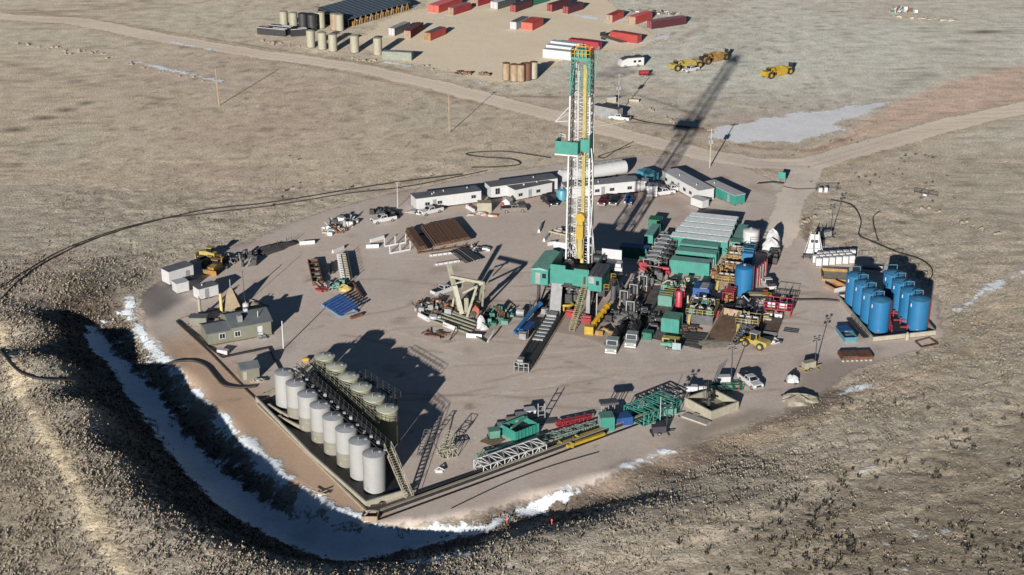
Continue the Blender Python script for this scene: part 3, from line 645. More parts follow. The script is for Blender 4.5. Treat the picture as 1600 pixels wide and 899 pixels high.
# crown
b = MB(); b.box(MX-2.0, MX+2.0, MY-1.6, MY+1.6, 50.9, 51.4); b.box(MX-1.1, MX+1.1, MY-.9, MY+.9, 51.4, 52.5)
for k in range(5): b.hcyl((MX-.9+k*.4, MY, 52.3), (MX-.72+k*.4, MY, 52.3), .75, 14)
cro = b.build('crown_block', MGR, rig)
b = MB(); b.rail([(MX-2.0, MY-1.5, 51.4), (MX+1.9, MY-1.5, 51.4), (MX+1.9, MY+1.5, 51.4), (MX-2.0, MY+1.5, 51.4), (MX-2.0, MY-1.5, 51.4)], 1.5, .13, True, .8); b.rail([(MX-.9, MY-1.4, 52.9), (MX+1.0, MY-1.4, 52.9)], 1.2, .12); b.build('guard_rail', MYE, cro)
b = MB()
for i in (-1, 1): b.beam((MX+i*1.95, MY-HD, 44), (MX+i*1.1, MY-HD, 50.8), .16)
b.beam((MX+2.5, MY+.8, 46.5), (MX+3.0, MY+1.4, 53.2), .14); b.beam((MX+2.2, MY+1.4, 52), (MX+3.0, MY+1.4, 53.2), .14)
b.build('crown_brace', MGR, rig)

def RL(x, y, z=.06):         # rig axes -> world
    c, s = math.cos(RZ), math.sin(RZ); return Vector((RO.x+x*c-y*s, RO.y+x*s+y*c, z))
def rxy(px, py, z=0):        # photo bearing -> rig axes
    p = W(px, py, z); dx, dy = p.x-RO.x, p.y-RO.y; c, s = math.cos(RZ), math.sin(RZ); return dx*c+dy*s, -dx*s+dy*c

# catwalk
t = thing('catwalk_machine', 'long grey pipe catwalk lying in front of the rig ramp', 'catwalk', RL(1.45, -3.2), RZ+R(2))
b = MB()
for x in (-1.3, 1.3): b.box(x-.22, x+.22, -25, 0, .35, 1.25)
for k in range(12): b.box(-1.1, 1.1, -24.6+k*2.1, -24.2+k*2.1, 0, .5)
b.box(-1.08, 1.08, -24.5, -13, .9, 1.02); b.build('frame', MDG, t)
b = MB()
for k in range(7): b.box(-1.05, 1.05, -12.4+k*1.7, -11.6+k*1.7, .95, 1.3)
b.box(-1.0, 1.0, -1.2, .8, .9, 1.7); b.build('cross_beam', MGL, t)
b = MB(); b.add([(-.5, -12.8, 1.2), (.5, -12.8, 1.2), (.5, -24.8, 1.1), (-.5, -24.8, 1.1), (0, -12.8, .95), (0, -24.8, .9)], [(0, 4, 5, 3), (4, 1, 2, 5)]); b.build('pipe_trough', MBK, t)
b = MB(); b.box(-1.0, .2, -24.6, -23.2, 1.25, 2.3); b.build('end_cabinet', MGL, t)
b = MB()
for x in (-1.4, -.5, .5, 1.4): b.beam((x, -25, 0), (x, -25, 1.9), .14)
b.beam((-1.4, -25, 1.85), (1.4, -25, 1.85), .14); b.beam((-1.4, -25, 1.0), (1.4, -25, 1.0), .1); b.build('end_stand', MGL, t)
b = MB(); b.rail([(1.75, -24, .3), (1.75, -2, .3)], 1.1, .07); b.build('guard_rail', MDG, t)
# blue pipe boom beside it
t = thing('boom_lift', 'blue boom lift with folded boom beside the catwalk', 'boom lift', RL(-1.9, -9.2), RZ+R(-4))
b = MB(); b.box(-1.1, 1.1, -3.2, 1.0, .6, 1.5); b.box(-.5, .5, -4.0, -3.2, .7, 1.3); b.build('chassis', MBD, t)
b = MB(); b.beam((-.9, -5.6, 1.6), (-.6, 5.0, 2.5), .5, .6); b.beam((-.35, -4.8, 2.1), (-.1, 5.4, 3.0), .35, .45); b.beam((-.6, 5, 2.5), (.4, 6.6, 3.3), .5, .6); b.build('boom', mat('bright_blue_paint', (.02, .12, .28), .5), t)
b = MB(); b.box(.2, 1.6, -5.8, -4.2, .5, 1.7); b.rail([(.2, -5.8, 1.1), (1.6, -5.8, 1.1), (1.6, -4.2, 1.1)], 1, .06); b.build('basket', MGL, t)
for x in (-1.2, 1.0):
    for y in (-2.8, .4): MB().hcyl((x, y, .55), (x+.3, y, .55), .55, 14).build('wheel', MRU, t)
# yellow heavy lift pipe / arm to the right of the stairs
t = thing('lifting_arm', 'yellow steel lifting arm lying beside the rig stairs', 'lifting arm', RL(10.6, -7.0), RZ)
b = MB(); b.tube([(-.6, -.2, .5), (.4, 2.4, 2.2), (1.8, 6.2, 3.8)], .48, 10)
for k in range(6): c = Vector((-.6, -.2, .5)).lerp(Vector((1.8, 6.2, 4.0)), .1+k*.16); b.tube([c-Vector((.02,.14,.07)), c+Vector((.02,.14,.07))], .66, 10)
b.build('beam', mat('deep_yellow', (.34, .20, .015), .5, 0, .3), t)
b = MB(); b.box(-1.3, .5, -1.0, .2, 0, 1.7); b.hcyl((-.9, -.8, .4), (.3, -.8, .4), .4, 10); b.build('foot', MYE, t)
b = MB(); b.box(.9, 2.4, -.8, .0, 0, 1.0); b.tube([(1.2, .2, .3), (2.4, .4, 1.1), (3.3, .1, .7), (4.2, .5, .4)], .35, 8); b.build('hydraulic_unit', MOR, t)
t = thing('winch_skid', 'grey skid with white drum at the left foot of the rig', 'winch', RL(-6.4, -3.2), RZ)
MB().box(0, 2.3, -.8, .8, 0, .35).build('skid', MDG, t); MB().hcyl((.3, 0, .9), (1.9, 0, .9), .75, 14).build('drum', MGL, t); b = MB(); b.beam((2.2, 0, .3), (4.6, 1.4, 4.5), .18); b.beam((2.2, .7, .3), (4.6, 2.1, 4.5), .18); b.beam((3, .3, .2), (3, .3, 3.4), .15); b.build('strut', MDG, t)
for i, (x, y, l) in enumerate(((5.2, -.2, 'red steel box under the rig floor beside the foot of the ramp'), (9.0, -2.2, 'red steel box at the right foot of the rig stairs'))):
    t = thing('accumulator', l, 'equipment box', RL(x-1.6, y-1.0), RZ)
    MB().box(0, 2.0, 0, 1.2, .15, 1.3).build('box', MRD, t); b = MB(); b.hcyl((.1, .3, 1.5), (1.9, .3, 1.5), .2, 8); b.hcyl((.1, .8, 1.5), (1.9, .8, 1.5), .2, 8); b.build('bottle_rack', MRD, t)

# ================================================================== boxes, cabins, containers
def shipping(name, label, cat, L_, Wd, H_, mw_, mr_, group=None, doors=True, loc=(0,0,0), rz=0, rib=.55, end_stripe=None):
    t = thing(name, label, cat, loc, rz, group)
    b = MB(); b.box(0.06, L_-.06, 0.06, Wd-.06, .14, H_)
    x = .25
    while x < L_-.3:
        b.box(x, x+rib*.5, 0.0, .06, .3, H_-.15); b.box(x, x+rib*.5, Wd-.06, Wd, .3, H_-.15); x += rib
    for xx in (0.0, L_-.12):
        for yy in (0.0, Wd-.12): b.box(xx, xx+.12, yy, yy+.12, 0, H_+.02)
    b.box(0, L_, 0, .05, H_-.13, H_+.02); b.box(0, L_, 0, .05, .02, .16); b.box(.0, L_, Wd-.05, Wd, H_-.13, H_+.02)
    b.build('wall', mw_, t)
    r = MB(); r.box(.05, L_-.05, .05, Wd-.05, H_, H_+.05)
    x = .6
    while x < L_-.5: r.box(x, x+.12, .1, Wd-.1, H_+.05, H_+.09); x += 1.2
    r.build('roof', mr_, t)
    if doors:
        for k in (0, 1):
            d_ = MB().box(-.05, .05, .12+k*(Wd/2-.06), Wd/2-.04+k*(Wd/2-.06), .2, H_-.1).build('door', end_stripe or mw_, t)
            b = MB()
            for yy in (.35, .75): b.beam((-.09, yy+k*(Wd/2-.06), .25), (-.09, yy+k*(Wd/2-.06), H_-.15), .05)
            b.build('lock_bar', MGL, d_)
    return t
def cabin(label, p1, p2, Wd, H_, wallm, roofm, wins=(), door=None, name='office_trailer', cat='office trailer', group='office trailers along the north edge of the pad', lift=.75, vents=2, pitch=.0, wheels=True, dz=0.0, skirt=True):
    a, rz, L_ = fr(p1, p2)
    a.z += dz
    t = thing(name, label, cat, a, rz, group)
    b = MB(); b.box(0, L_, 0, Wd, lift*.55, H_)
    k = 0
    while k*1.2 < L_-.2: b.box(k*1.2+.02, k*1.2+.06, -.02, 0, lift*.6, H_-.05); k += 1
    b.build('wall', wallm, t)
    MB().prism([(-.12, H_), (Wd+.12, H_), (Wd+.12, H_+.08), (Wd/2, H_+.10+pitch), (-.12, H_+.08)], -.1, L_+.1, 'x').build('roof', roofm, t)
    b = MB(); b.box(.3, L_-.3, .5, .7, 0, lift*.55); b.box(.3, L_-.3, Wd-.7, Wd-.5, 0, lift*.55)
    if wheels: 
        for yy in (.25, Wd-.45):
            for kx in (L_*.5-.5, L_*.5+.5): b.hcyl((kx, yy, .36), (kx, yy+.22, .36), .36, 12)
    b.build('undercarriage', MBK, t)
    for w_ in wins:
        x, zz = w_[0]*L_, w_[1] if len(w_) > 1 else 1.55
        f = MB().box(x-.62, x+.62, -.055, -.02, zz-.42, zz+.42).build('window', MGL, t)
        g = MB(); g.box(x-.52, x-.05, -.075, -.055, zz-.34, zz+.34); g.box(x+.05, x+.52, -.075, -.055, zz-.34, zz+.34); g.build('pane', MGU, f)
    if door is not None:
        x = door*L_; d_ = MB().box(x-.45, x+.45, -.06, -.02, lift*.6, lift*.6+2.0).build('door', MGL, t)
        MB().box(x+.3, x+.38, -.1, -.06, 1.3, 1.38).build('handle', MDG, d_)
    for i in range(vents):
        x = (.15+.7*random.random())*L_; MB().cyl(x, Wd*random.uniform(.3, .7), H_+.05, H_+.5+pitch, .13, 8).build('vent_pipe', MWH, t)
    return t, L_
cabin('long white office trailer with dark roof at the left end of the trailer row', (650.5,330.5), (752,317.5), 4.1, 3.15, MWH, MRF, [(.17,), (.36,), (.88, 1.9)], .28, vents=4)
cabin('white office trailer with dark roof half hidden behind another trailer', (767,312), (871,298), 4.1, 3.2, MWH, MRF, [(.1,), (.1, 2.3)], None, vents=1)
cabin('white office trailer with dark roof and two windows beside the parked silver pickup', (805,315.5), (862.5,303.5), 4.4, 3.0, MWH, MRF, [(.14,), (.62,)], .4, vents=3)
cabin('white office trailer with pale roof just behind the rig mast', (884,312), (999.5,301.5), 4.0, 3.1, MWH, MGL, [(.62,), (.86,), (.42,)], .5, vents=1)
cabin('long white trailer with pale roof standing aslant right of the rig mast', (1034,286), (1091.5,318), 4.3, 3.2, MWH, MTP, [(.12,), (.3,), (.62,), (.78,)], .46, vents=2)
cabin('green sided trailer with a white roof next to the slanting white trailer', (1100,300.5), (1147.5,323), 3.1, 2.7, MGR, MTP, [], .8, vents=1)
cabin('small white box trailer in front of the slanting white trailer', (1079,321.5), (1097,328), 2.2, 2.1, MWH, MWH, [], None, name='box_trailer', cat='trailer', group=None, lift=.5, vents=0)
cabin('white shed with double front in the shadow behind the rig mast', (1008,309.5), (1026.5,310), 2.6, 3.0, MWH, MTP, [], .5, name='white_shed', cat='shed', group=None, vents=0, wheels=False)
cabin('narrow white shed between the pale roofed trailer and the blue shed', (1000,300), (1009,301), 2.6, 2.8, MWH, MTP, [], None, name='white_shed', cat='shed', group=None, vents=0, wheels=False)
a, rz, L_ = fr((994,279), (1012,287)); shipping('blue_shed', 'blue steel box behind the white sheds right of the rig mast', 'shed', L_, 3.4, 2.3, MPL, MPL, loc=a, rz=rz)
# half round tank trailer
a, rz, L_ = fr((881,291), (981,275))
t = thing('quonset_tank', 'long white round topped tank behind the pale roofed office trailer', 'tank', a, rz)
MB().hcyl((0, 1.8, 1.9), (L_, 1.8, 1.9), 1.75, 24).build('shell', MWH, t); b = MB()
for k in range(6): b.box(.5+k*L_/6.2, .8+k*L_/6.2, .5, 3.1, 0, .9)
b.build('saddle', MDG, t); b = MB(); b.rail([(1, 1.8, 3.6), (L_-1, 1.8, 3.6)], .5, .06); b.build('guard_rail', MWH, t)
p = T(878, 312); t = thing('water_tank', 'light blue round water tank left of the rig mast', 'water tank', p)
MB().lathe(0, 0, [(1.35, .1), (1.45, .2), (1.45, 2.1), (1.2, 2.6), (.5, 2.9), (.1, 2.95)], 24).build('shell', MPL, t); MB().cyl(0, 0, 2.95, 3.1, .3, 12).build('lid', MWH, t)
MB().box(-1.3, 1.3, -1.3, 1.3, 0, .1).build('base', MDG, t)
# west trailers
cabin('longest of three white trailers on the west side, with grey roof and air unit', (265.5,448), (303.5,436.5), 3.0, 3.3, MWH, MRF, [], .75, name='box_trailer', cat='trailer', group='white trailers on the west side', vents=0)
cabin('small white cargo trailer in front of the longest western trailer', (277,461), (296,456.5), 2.4, 2.4, MWH, MTP, [], None, name='box_trailer', cat='trailer', group='white trailers on the west side', lift=.6, vents=0)
cabin('white trailer with grey roof standing nearest the sand coloured cone', (312,471.5), (342,463.5), 2.6, 2.7, MWH, MRF, [], .4, name='box_trailer', cat='trailer', group='white trailers on the west side', vents=1)
# ---- east cluster of green houses, in rig axes
def hut(label, p1, p2, D, H_, wm, rm, **k):
    a, rz, L_ = fr(p1, p2); return shipping(k.pop('name', 'equipment_house'), label, k.pop('cat', 'equipment house'), L_, D, H_, wm, rm, loc=a, rz=k.pop('rz', RZ), **k)
hut('tall green house with overhanging roof at the head of the pump line', (1006,391), (1019,393), 8.0, 3.6, MGR, MGF)
hut('green generator container in the rig shadow', (968,402), (1009,408), 2.7, 2.5, MGD, MBD)  # dark green and blue paint stands in for green in shade
hut('dark green container behind the tall green house', (1012,357), (1030,360), 3.0, 2.2, MGD, MGD)
G4 = 'pale roofed containers side by side'
for i, (pa, pb) in enumerate((((1046,389),(1136,399)), ((1054,380.5),(1140,390)), ((1061,372.5),(1143,382)), ((1068,364.5),(1146,374)), ((1075,357),(1149,366)))):
    hut(['front one of the pale roofed long containers, with green side', 'second from the front of the pale roofed long containers', 'middle one of the pale roofed long containers', 'fourth from the front of the pale roofed long containers', 'rearmost of the pale roofed long containers'][i], pa, pb, 3.05, 3.0, MGR if i == 0 else MGP, MRL, group=G4, doors=False, name='container', cat='container')
G5 = 'green pump houses in a row'
for i, (pa, pb) in enumerate((((1046,426),(1107,434)), ((1055,411),(1117,420)), ((1061,400),(1120,408)))):
    hut(['green pump house with lit front, nearest of the three below the pale roofs', 'middle green pump house of the three below the pale roofs', 'rear green pump house touching the pale roofed containers'][i], pa, pb, 2.9, 2.9, MGR, MGF, group=G5, name='pump_house', cat='pump house')
hut('green container standing lengthwise right of the pale roofed containers', (1143,389), (1160,391.5), 9.5, 2.6, MGR, MGF)
hut('small light green cube house left of the white silo', (1139,397), (1155,399.5), 2.6, 2.9, MGP, MGP)
hut('light green cube house with a smooth curved roof in front of the red cylinder', (1033,519), (1060,523), 3.8, 3.0, MGR, MGP)
hut('green box with yellow railing left of the red cylinder', (1028,478), (1049,481), 3.0, 2.3, MGP, MGP)
hut('low dark green dumpster beside the two grey trucks', (1003,531), (1018,532), 2.0, 1.5, MGD, MGD, name='dumpster', cat='dumpster')
a = T(1030, 480); t = thing('guard_rail', 'yellow railing on top of the green box left of the red cylinder', 'railing', (a.x, a.y, 2.45), RZ); MB().rail([(0, .1, 0), (2.7, .1, 0), (2.7, 2.6, 0), (0, 2.6, 0), (0, .1, 0)], 1.0, .08).build('rail', MYP, t)
# ================================================================== tank batteries
def tank(label, name, cat, loc, D, H_, top, bot=None, band=0, group=None, roof=None, rz=0, extras=True, n=32, cone=.35):
    t = thing(name, label, cat, loc, rz, group); r = D/2
    z0 = .15
    if bot: MB().cyl(0, 0, z0, z0+band, r, n).build('lower_shell', bot, t)
    b = MB(); zb = z0+(band if bot else 0); b.cyl(0, 0, zb, H_, r, n); b.build('shell', top, t)
    MB().lathe(0, 0, [(r+.05, H_), (r+.05, H_+.06), (r*.5, H_+.06+cone*.55), (.2, H_+cone)], n).build('roof', roof or MLD, t)
    MB().cyl(0, 0, 0, z0, r+.08, n).build('base_ring', MDG, t)
    b = MB()
    for k in range(1, 4): zz = z0+(H_-z0)*k/4; b.lathe(0, 0, [(r+.012, zz-.02), (r+.02, zz), (r+.012, zz+.02)], n)
    if extras: b.build('weld_band', top, t)
    if extras:
        MB().cyl(r*.55, .1, H_+cone*.4, H_+cone*.4+.28, .28, 10).build('hatch', MGL, t)
        b = MB(); b.tube([(-r*.1, -r*.2, H_+cone*.8), (-r*.1, -r*.2, H_+cone+.5)], .07, 6); b.build('vent_pipe', MGL, t)
        MB().box(-r*.6, -r*.6+.45, -r*.83-.08, -r*.83+.1, .6, 1.15).build('manway', MGL, t)
    return t
w1, w8 = W(447.5, 634), W(586, 765)
for i in range(8):
    p = w1.lerp(w8, i/7); p.z = .06; two = 1 <= i <= 5
    lab = ['white storage tank at the far upper end of the front row, all white', 'two tone white and beige storage tank, second from the upper end of the front row', 'two tone white and beige storage tank, third from the upper end of the front row', 'two tone white and beige storage tank, fourth from the upper end of the front row',
           'two tone white and beige storage tank, fourth from the lower end of the front row', 'two tone white and beige storage tank, third from the lower end of the front row', 'all white storage tank, second from the lower corner of the front row', 'all white storage tank at the lower corner of the front row, nearest the camera'][i]
    tank(lab, 'storage_tank', 'storage tank', p, 3.66, 6.6, MTK, MTB if two else None, 2.1+.2*(i % 3), 'white storage tanks in the front row')
b1, b6 = W(509.5, 606), W(606.5, 690)
for i in range(6):
    p = b1.lerp(b6, i/5); p.z = .06
    tank(['olive beige storage tank at the upper end of the rear row', 'olive beige storage tank, second from the upper end of the rear row', 'olive beige storage tank, third from the upper end of the rear row', 'olive beige storage tank, third from the lower end of the rear row', 'olive beige storage tank, second from the lower end of the rear row', 'olive beige storage tank at the lower end of the rear row, its side fully lit'][i],
         'storage_tank', 'storage tank', p, 3.75, 6.3, MBE, None, 0, 'olive beige storage tanks in the rear row', roof=mat('olive_grey_roof', (.42, .43, .36), .7))
for i, (a_, c_) in enumerate(((W(1334.5, 476.5), W(1371.5, 517)), (W(1392, 473.5), W(1432, 515.5)))):
    for k in range(4):
        p = a_.lerp(c_, k/3); p.z = .2
        t = tank(('left', 'right')[i]+' row blue tank, '+['farthest back', 'second from the back', 'second from the front', 'frontmost'][k], 'blue_tank', 'storage tank', p, 4.1, 6.5, MBL, None, 0, 'blue tanks in two rows', roof=mat('blue_roof_paint', (.035, .16, .30), .55), extras=False, cone=.5)
        b = MB(); b.rail([(-1.4, .9, 6.75), (-.5, 1.7, 6.75), (1.0, 1.6, 6.75)], .9, .1, False); b.build('guard_rail', MPL, t)
        MB().cyl(-1.75, -.9, 5.2, 5.9, .16, 8).build('level_gauge', MWH, t)
        b = MB(); b.beam((2.15, -.5, .3), (2.15, -.5, 6.5), .07); b.beam((2.15, .1, .3), (2.15, .1, 6.5), .07)
        for z in range(16): b.beam((2.15, -.5, .6+z*.38), (2.15, .1, .6+z*.38), .05)
        b.build('ladder', MRD, t)
        MB().hcyl((-.5, -2.0, .9), (-.5, -2.3, .9), .16, 8).build('valve', MGL, t)
# containment around the blue tanks
def wallpoly(label, name, cat, pts, h_, th_, m, close=False, cap=None, z0=0.0, solve=False):
    P = [(T(*q) if solve else W(*q)) for q in pts]; o = P[0].copy(); o.z = 0
    t = thing(name, label, cat, o)
    if close: P = P+[P[0]]
    for a, c in zip(P, P[1:]):
        a = a.copy(); c = c.copy(); a.z += h_/2+z0+.05; c.z += h_/2+z0+.05
        MB(o).beam(a, c, th_, h_).build('wall_panel', m, t)
        if cap: a.z += h_/2+.04; c.z += h_/2+.04; MB(o).beam(a, c, th_*1.6, .08).build('cap_rail', cap, t)
    return t
CB = [(1309,468), (1364,534.5), (1461,524), (1412,465)]
wallpoly('beige low containment wall around the two rows of blue tanks', 'containment_wall', 'containment wall', CB, .95, .14, MBC, True, MGL)
b = MB(); P = [W(*q, .1) for q in CB]; b.quad(*P)
tag(b.build('containment_floor', MLN), 'black liner floor under the two rows of blue tanks', 'liner')
t = thing('red_manifold', 'red pipe manifold running between the two rows of blue tanks', 'pipe manifold', W(1392, 516)); o = t.location.copy()
b = MB(o)
for k in range(5):
    p = W(1350+k*10.5, 473+k*11, .2); b.hcyl(p+Vector((1.8, 0, .8)), p+Vector((4.6, 0, .8)), .14, 8); b.cyl(p.x+3.2, p.y, .2, 1.4, .14, 8); b.box(p.x+3.0, p.x+3.4, p.y-.2, p.y+.2, 1.3, 1.6)
b.tube([W(1352, 474, .6), W(1394, 517, .6)], .16, 8); b.build('pipe', MRD, t)
b = MB(o); b.rail([W(1388, 500, .3), W(1393, 520, .3)], 1.5, .1, True, 1.2); b.build('guard_rail', MRD, t)
t = thing('small_white_canister', 'small cream canister standing on the wall corner between the blue tank rows', 'canister', W(1417, 531)); MB().lathe(0, 0, [(.35, 0), (.45, .1), (.45, 1.2), (.2, 1.5)], 14).build('shell', MFB, t); MB().cyl(0, 0, 1.5, 1.7, .12, 8).build('cap', MGL, t)
# containment of the white tank battery: long walls and pipes
wallpoly('long beige containment wall along the left and lower sides of the white tanks', 'containment_wall', 'containment wall', [(400,627),(486,716),(572,792),(642,771)], .9, .16, MBC, False, MGL)
wallpoly('beige containment wall along the upper side of the tank battery', 'containment_wall', 'containment wall', [(400,627),(447,606),(482,575)], .8, .16, MBC)
q = [W(404,630,.11), W(572,788,.11), W(634,768,.11), W(616,706,.11), W(500,572,.11), W(452,606,.11)]
b = MB(); b.quad(*q); tag(b.build('containment_floor', MLN), 'black liner floor, dark also for the shade, under the white and beige tank battery', 'liner')  # the black also stands in for shadow on the tank floor
# the long edge barrier with its white top pipe
wallpoly('long dark edge barrier with pale top pipe along the near side of the pad', 'edge_barrier', 'barrier', [(588,806),(760,744),(905,690),(1058,634)], .7, .35, MBK, False, MFB)
wallpoly('second dark pipe line running just inside the near edge barrier', 'edge_pipe', 'pipe line', [(648,775),(760,736),(900,684),(1046,630)], .5, .35, MBK)
wallpoly('pale pipe line leading from the outer tank wall to the sump corner', 'edge_pipe', 'pipe line', [(402,633),(572,800),(578,806)], .3, .3, MFB)
t = thing('sump_box', 'rusty open sump box at the lowest corner of the pad', 'sump', T(578, 810)); b = MB()
for a_, c_ in (((-1.2,-.9),(1.2,-.9)), ((1.2,-.9),(1.4,1)), ((1.4,1),(-1,1)), ((-1,1),(-1.2,-.9))): b.beam((*a_, .3), (*c_, .3), .15, 1.1)
b.build('wall', MRT, t); MB().box(-1, 1.2, -.8, .9, .05, .2).build('mud', MBK, t); b = MB(); b.tube([(-.8, -.7, .9), (0, 0, 1.4), (1.0, .8, .9)], .15, 8); b.build('pipe', MGL, t)
for i, (off, l) in enumerate(((-5, 'black strip standing in for shadow along the outer side of the long edge barrier'), (6, 'black strip standing in for shadow between the two dark lines at the near pad edge'))):
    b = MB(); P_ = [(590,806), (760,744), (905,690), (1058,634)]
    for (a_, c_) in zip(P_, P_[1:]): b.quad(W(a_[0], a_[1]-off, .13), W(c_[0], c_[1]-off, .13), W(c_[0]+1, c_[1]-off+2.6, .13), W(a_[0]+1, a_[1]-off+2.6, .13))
    tag(b.build('shadow_strip', MLN), l, 'liner')  # black strips laid on the ground as the barrier's shadow
# walkways
def walkway(label, p1, p2, w, z, legs=8, m=MDG, name='catwalk'):
    a = W(*p1, z); c = W(*p2, z); o = a.copy(); o.z = 0
    t = thing(name, label, 'walkway', o); d_ = (c-a).normalized(); s_ = Vector((-d_.y, d_.x, 0))*w/2
    b = MB(o); b.beam(a, c, w, .1); b.build('deck', m, t)
    for q in (s_, -s_): b = MB(o); b.rail([a+q, c+q], 1.05, .07, True, 1.8); b.build('guard_rail', m, t)
    for k in range(legs):
        p = a.lerp(c, (k+.5)/legs)
        for q in (s_, -s_): MB(o).beam(p+q*.9-Vector((0, 0, z-.1)), p+q*.9, .12).build('leg', m, t)
    return t
def stairs(label, p1, z1, p2, w=1.0, n=16, m=MFB):
    a = W(*p1, z1); c = W(*p2, .1); o = c.copy(); o.z = 0
    t = thing('stairs', label, 'stairs', o); d_ = (c-a); d_.z = 0; d_.normalize(); s_ = Vector((-d_.y, d_.x, 0))*w/2
    for q in (s_, -s_): MB(o).beam(a+q, c+q, .1, .25).build('stringer', m, t)
    b = MB(o)
    for k in range(n): p = a.lerp(c, (k+.5)/n); b.beam(p-s_, p+s_, .3, .05)
    b.build('tread', m, t); 
    for q in (s_, -s_):
        U = Vector((0, 0, 1)); b = MB(o); b.beam(a+q+U, c+q+U, .07)
        for k in range(6): p = a.lerp(c, k/5)+q; b.beam(p, p+U, .06)
        b.build('guard_rail', m, t)
    return t
walkway('dark walkway with handrails along the back of the white tank row', (468,575), (606,700), 1.0, 6.6)
walkway('olive walkway with handrails along the front of the beige tank row', (487,567), (590,660), .9, 5.2, m=mat('olive_steel', (.22, .22, .17), .6))
walkway('grey walkway in shade behind the beige tanks', (567,587), (622,622), 1.2, 5.5, 4)
stairs('long steel stairs descending from the white tank walkway to the near edge of the pad', (606,700), 6.6, (641,782), 1.3, 22)
t = thing('pipe_header', 'cluster of pipes and valves along the walkway behind the white tanks', 'pipe header', w1); o = w1.copy(); b = MB(o); nrm = (w8-w1).normalized(); sd = Vector((-nrm.y, nrm.x, 0))
for k in range(15):
    p = w1.lerp(w8, k/14)+sd*2.1; p.z = 6.3+random.uniform(-.1, .5); MB(o).box(p.x-.25, p.x+.25, p.y-.25, p.y+.25, p.z, p.z+.55).build('valve', MGL, t)
b = MB(o); b.tube([w1+sd*2.2+Vector((0, 0, 6.4)), w8+sd*2.2+Vector((0, 0, 6.4))], .12, 6); b.tube([w1+sd*1.2+Vector((0, 0, 6.9)), w8+sd*1.2+Vector((0, 0, 6.9))], .09, 6); b.build('pipe', MDG, t)
for k in range(8): p = w1.lerp(w8, k/7); MB(o).tube([p+Vector((0, 0, 6.95)), p+sd*1.2+Vector((0, 0, 7.1)), p+sd*2.2+Vector((0, 0, 6.4))], .08, 6).build('vent_line', MDG, t)
# pipes at the wall
for i, (a_, c_, l) in enumerate((((420,634),(452,652),'cream pipe lying by the base of the upper white tank'), ((436,652),(470,668),'cream pipe lying by the base of the second white tank'))):
    p, q = W(*a_, .5), W(*c_, .5); t = thing('cream_pipe', l, 'pipe', p); MB(p).hcyl(p, q, .35, 12).build('pipe', MFB, t); MB(p).hcyl(p, p.lerp(q, .06), .45, 12).build('flange', MGL, t)
# ================================================================== south west office, heater treater, shed
a, rz, L_ = fr((326,541), (424,523)); Wd = 6.0
t = thing('office_house', 'olive green house with slate roof and white framed windows in the south west corner', 'house', a, rz)
X1 = L_*.36
b = MB(); b.box(0, X1, .0, Wd-.8, 0, 2.6); b.build('wall', MOL, t)
b = MB(); b.box(X1+.003, L_, -.25, Wd+1.2, 0, 3.1); b.prism([(-.25, 3.1), (Wd/2+.5, 4.3), (Wd+1.2, 3.1)], X1+.02, L_-.02, 'x'); b.build('wall', MOL, t)
b = MB(); b.prism([(-.3, 2.55), (-.3, 2.68), ((Wd-.8)/2, 3.6), (Wd-.5, 2.68), (Wd-.5, 2.55), ((Wd-.8)/2, 3.45)], -.3, X1, 'x'); b.build('roof', MSR, t)
b = MB(); b.prism([(-.6, 3.02), (-.6, 3.16), (Wd/2+.5, 4.55), (Wd+1.5, 3.16), (Wd+1.5, 3.02), (Wd/2+.5, 4.4)], X1-.1, L_+.35, 'x'); r_ = b.build('roof', MSR, t)
MB().box(L_*.5, L_*.5+.9, .6, 1.5, 3.6, 4.9).build('chimney', MGL, r_); MB().box(L_*.66, L_*.66+.7, 3.2, 3.9, 4.4, 5.0).build('roof_vent', MWH, r_); MB().cyl(L_*.83, 1.2, 3.5, 5.0, .08, 8).build('vent_pipe', MWH, r_)
for x, y in ((X1*.62, 0), (X1+L_*.1, -.25)):
    f = MB().box(x-.65, x+.65, y-.06, y-.005, 1.0, 2.2).build('window', MWH, t); g = MB()
    g.box(x-.5, x-.05, y-.09, y-.06, 1.12, 2.08); g.box(x+.05, x+.5, y-.09, y-.06, 1.12, 2.08); g.build('pane', MGU, f)
d_ = MB().box(L_*.78, L_*.78+1.0, -.32, -.255, .25, 2.4).build('door', MWH, t); MB().box(L_*.78+.8, L_*.78+.9, -.38, -.32, 1.2, 1.35).build('handle', MDG, d_)
b = MB(); b.box(L_*.76, L_*.78+1.4, -1.9, -.3, 0, .35); b.box(L_*.76, L_*.78+1.4, -.9, -.3, .35, .5); b.rail([(L_*.77, -1.9, .35), (L_*.77, -.3, .35)], .9, .07); b.build('step', MGL, t)
MB().box(-.4, L_+.2, -.5, -.3, 0, .25).build('skirting', MWD, t)
a, rz, L_ = fr((378,596), (406,591)); t = thing('shed', 'small olive green shed with grey roof above the white tank row', 'shed', a, rz)
b = MB(); b.box(0, L_, 0, 3.0, 0, 2.3); b.prism([(0, 2.3), (1.5, 3.0), (3.0, 2.3)], 0.01, L_-.01, 'x'); b.build('wall', MOL, t); b = MB(); b.prism([(-.25, 2.2), (-.25, 2.34), (1.5, 3.15), (3.25, 2.34), (3.25, 2.2), (1.5, 3.02)], -.15, L_+.15, 'x'); b.build('roof', MSR, t); MB().box(.3, 1.0, -.05, 0, .2, 1.8).build('door', MBC, t)
wallpoly('low dark wall around the olive house and the sand coloured cone', 'yard_wall', 'low wall', [(276,503),(330,547),(348,560),(420,545),(440,585),(448,606)], .35, .2, MBK)
wallpoly('pale kerb running from the olive house yard down to the tank battery', 'kerb', 'kerb', [(276,505),(330,555),(385,612),(402,628)], .2, .25, MWD)
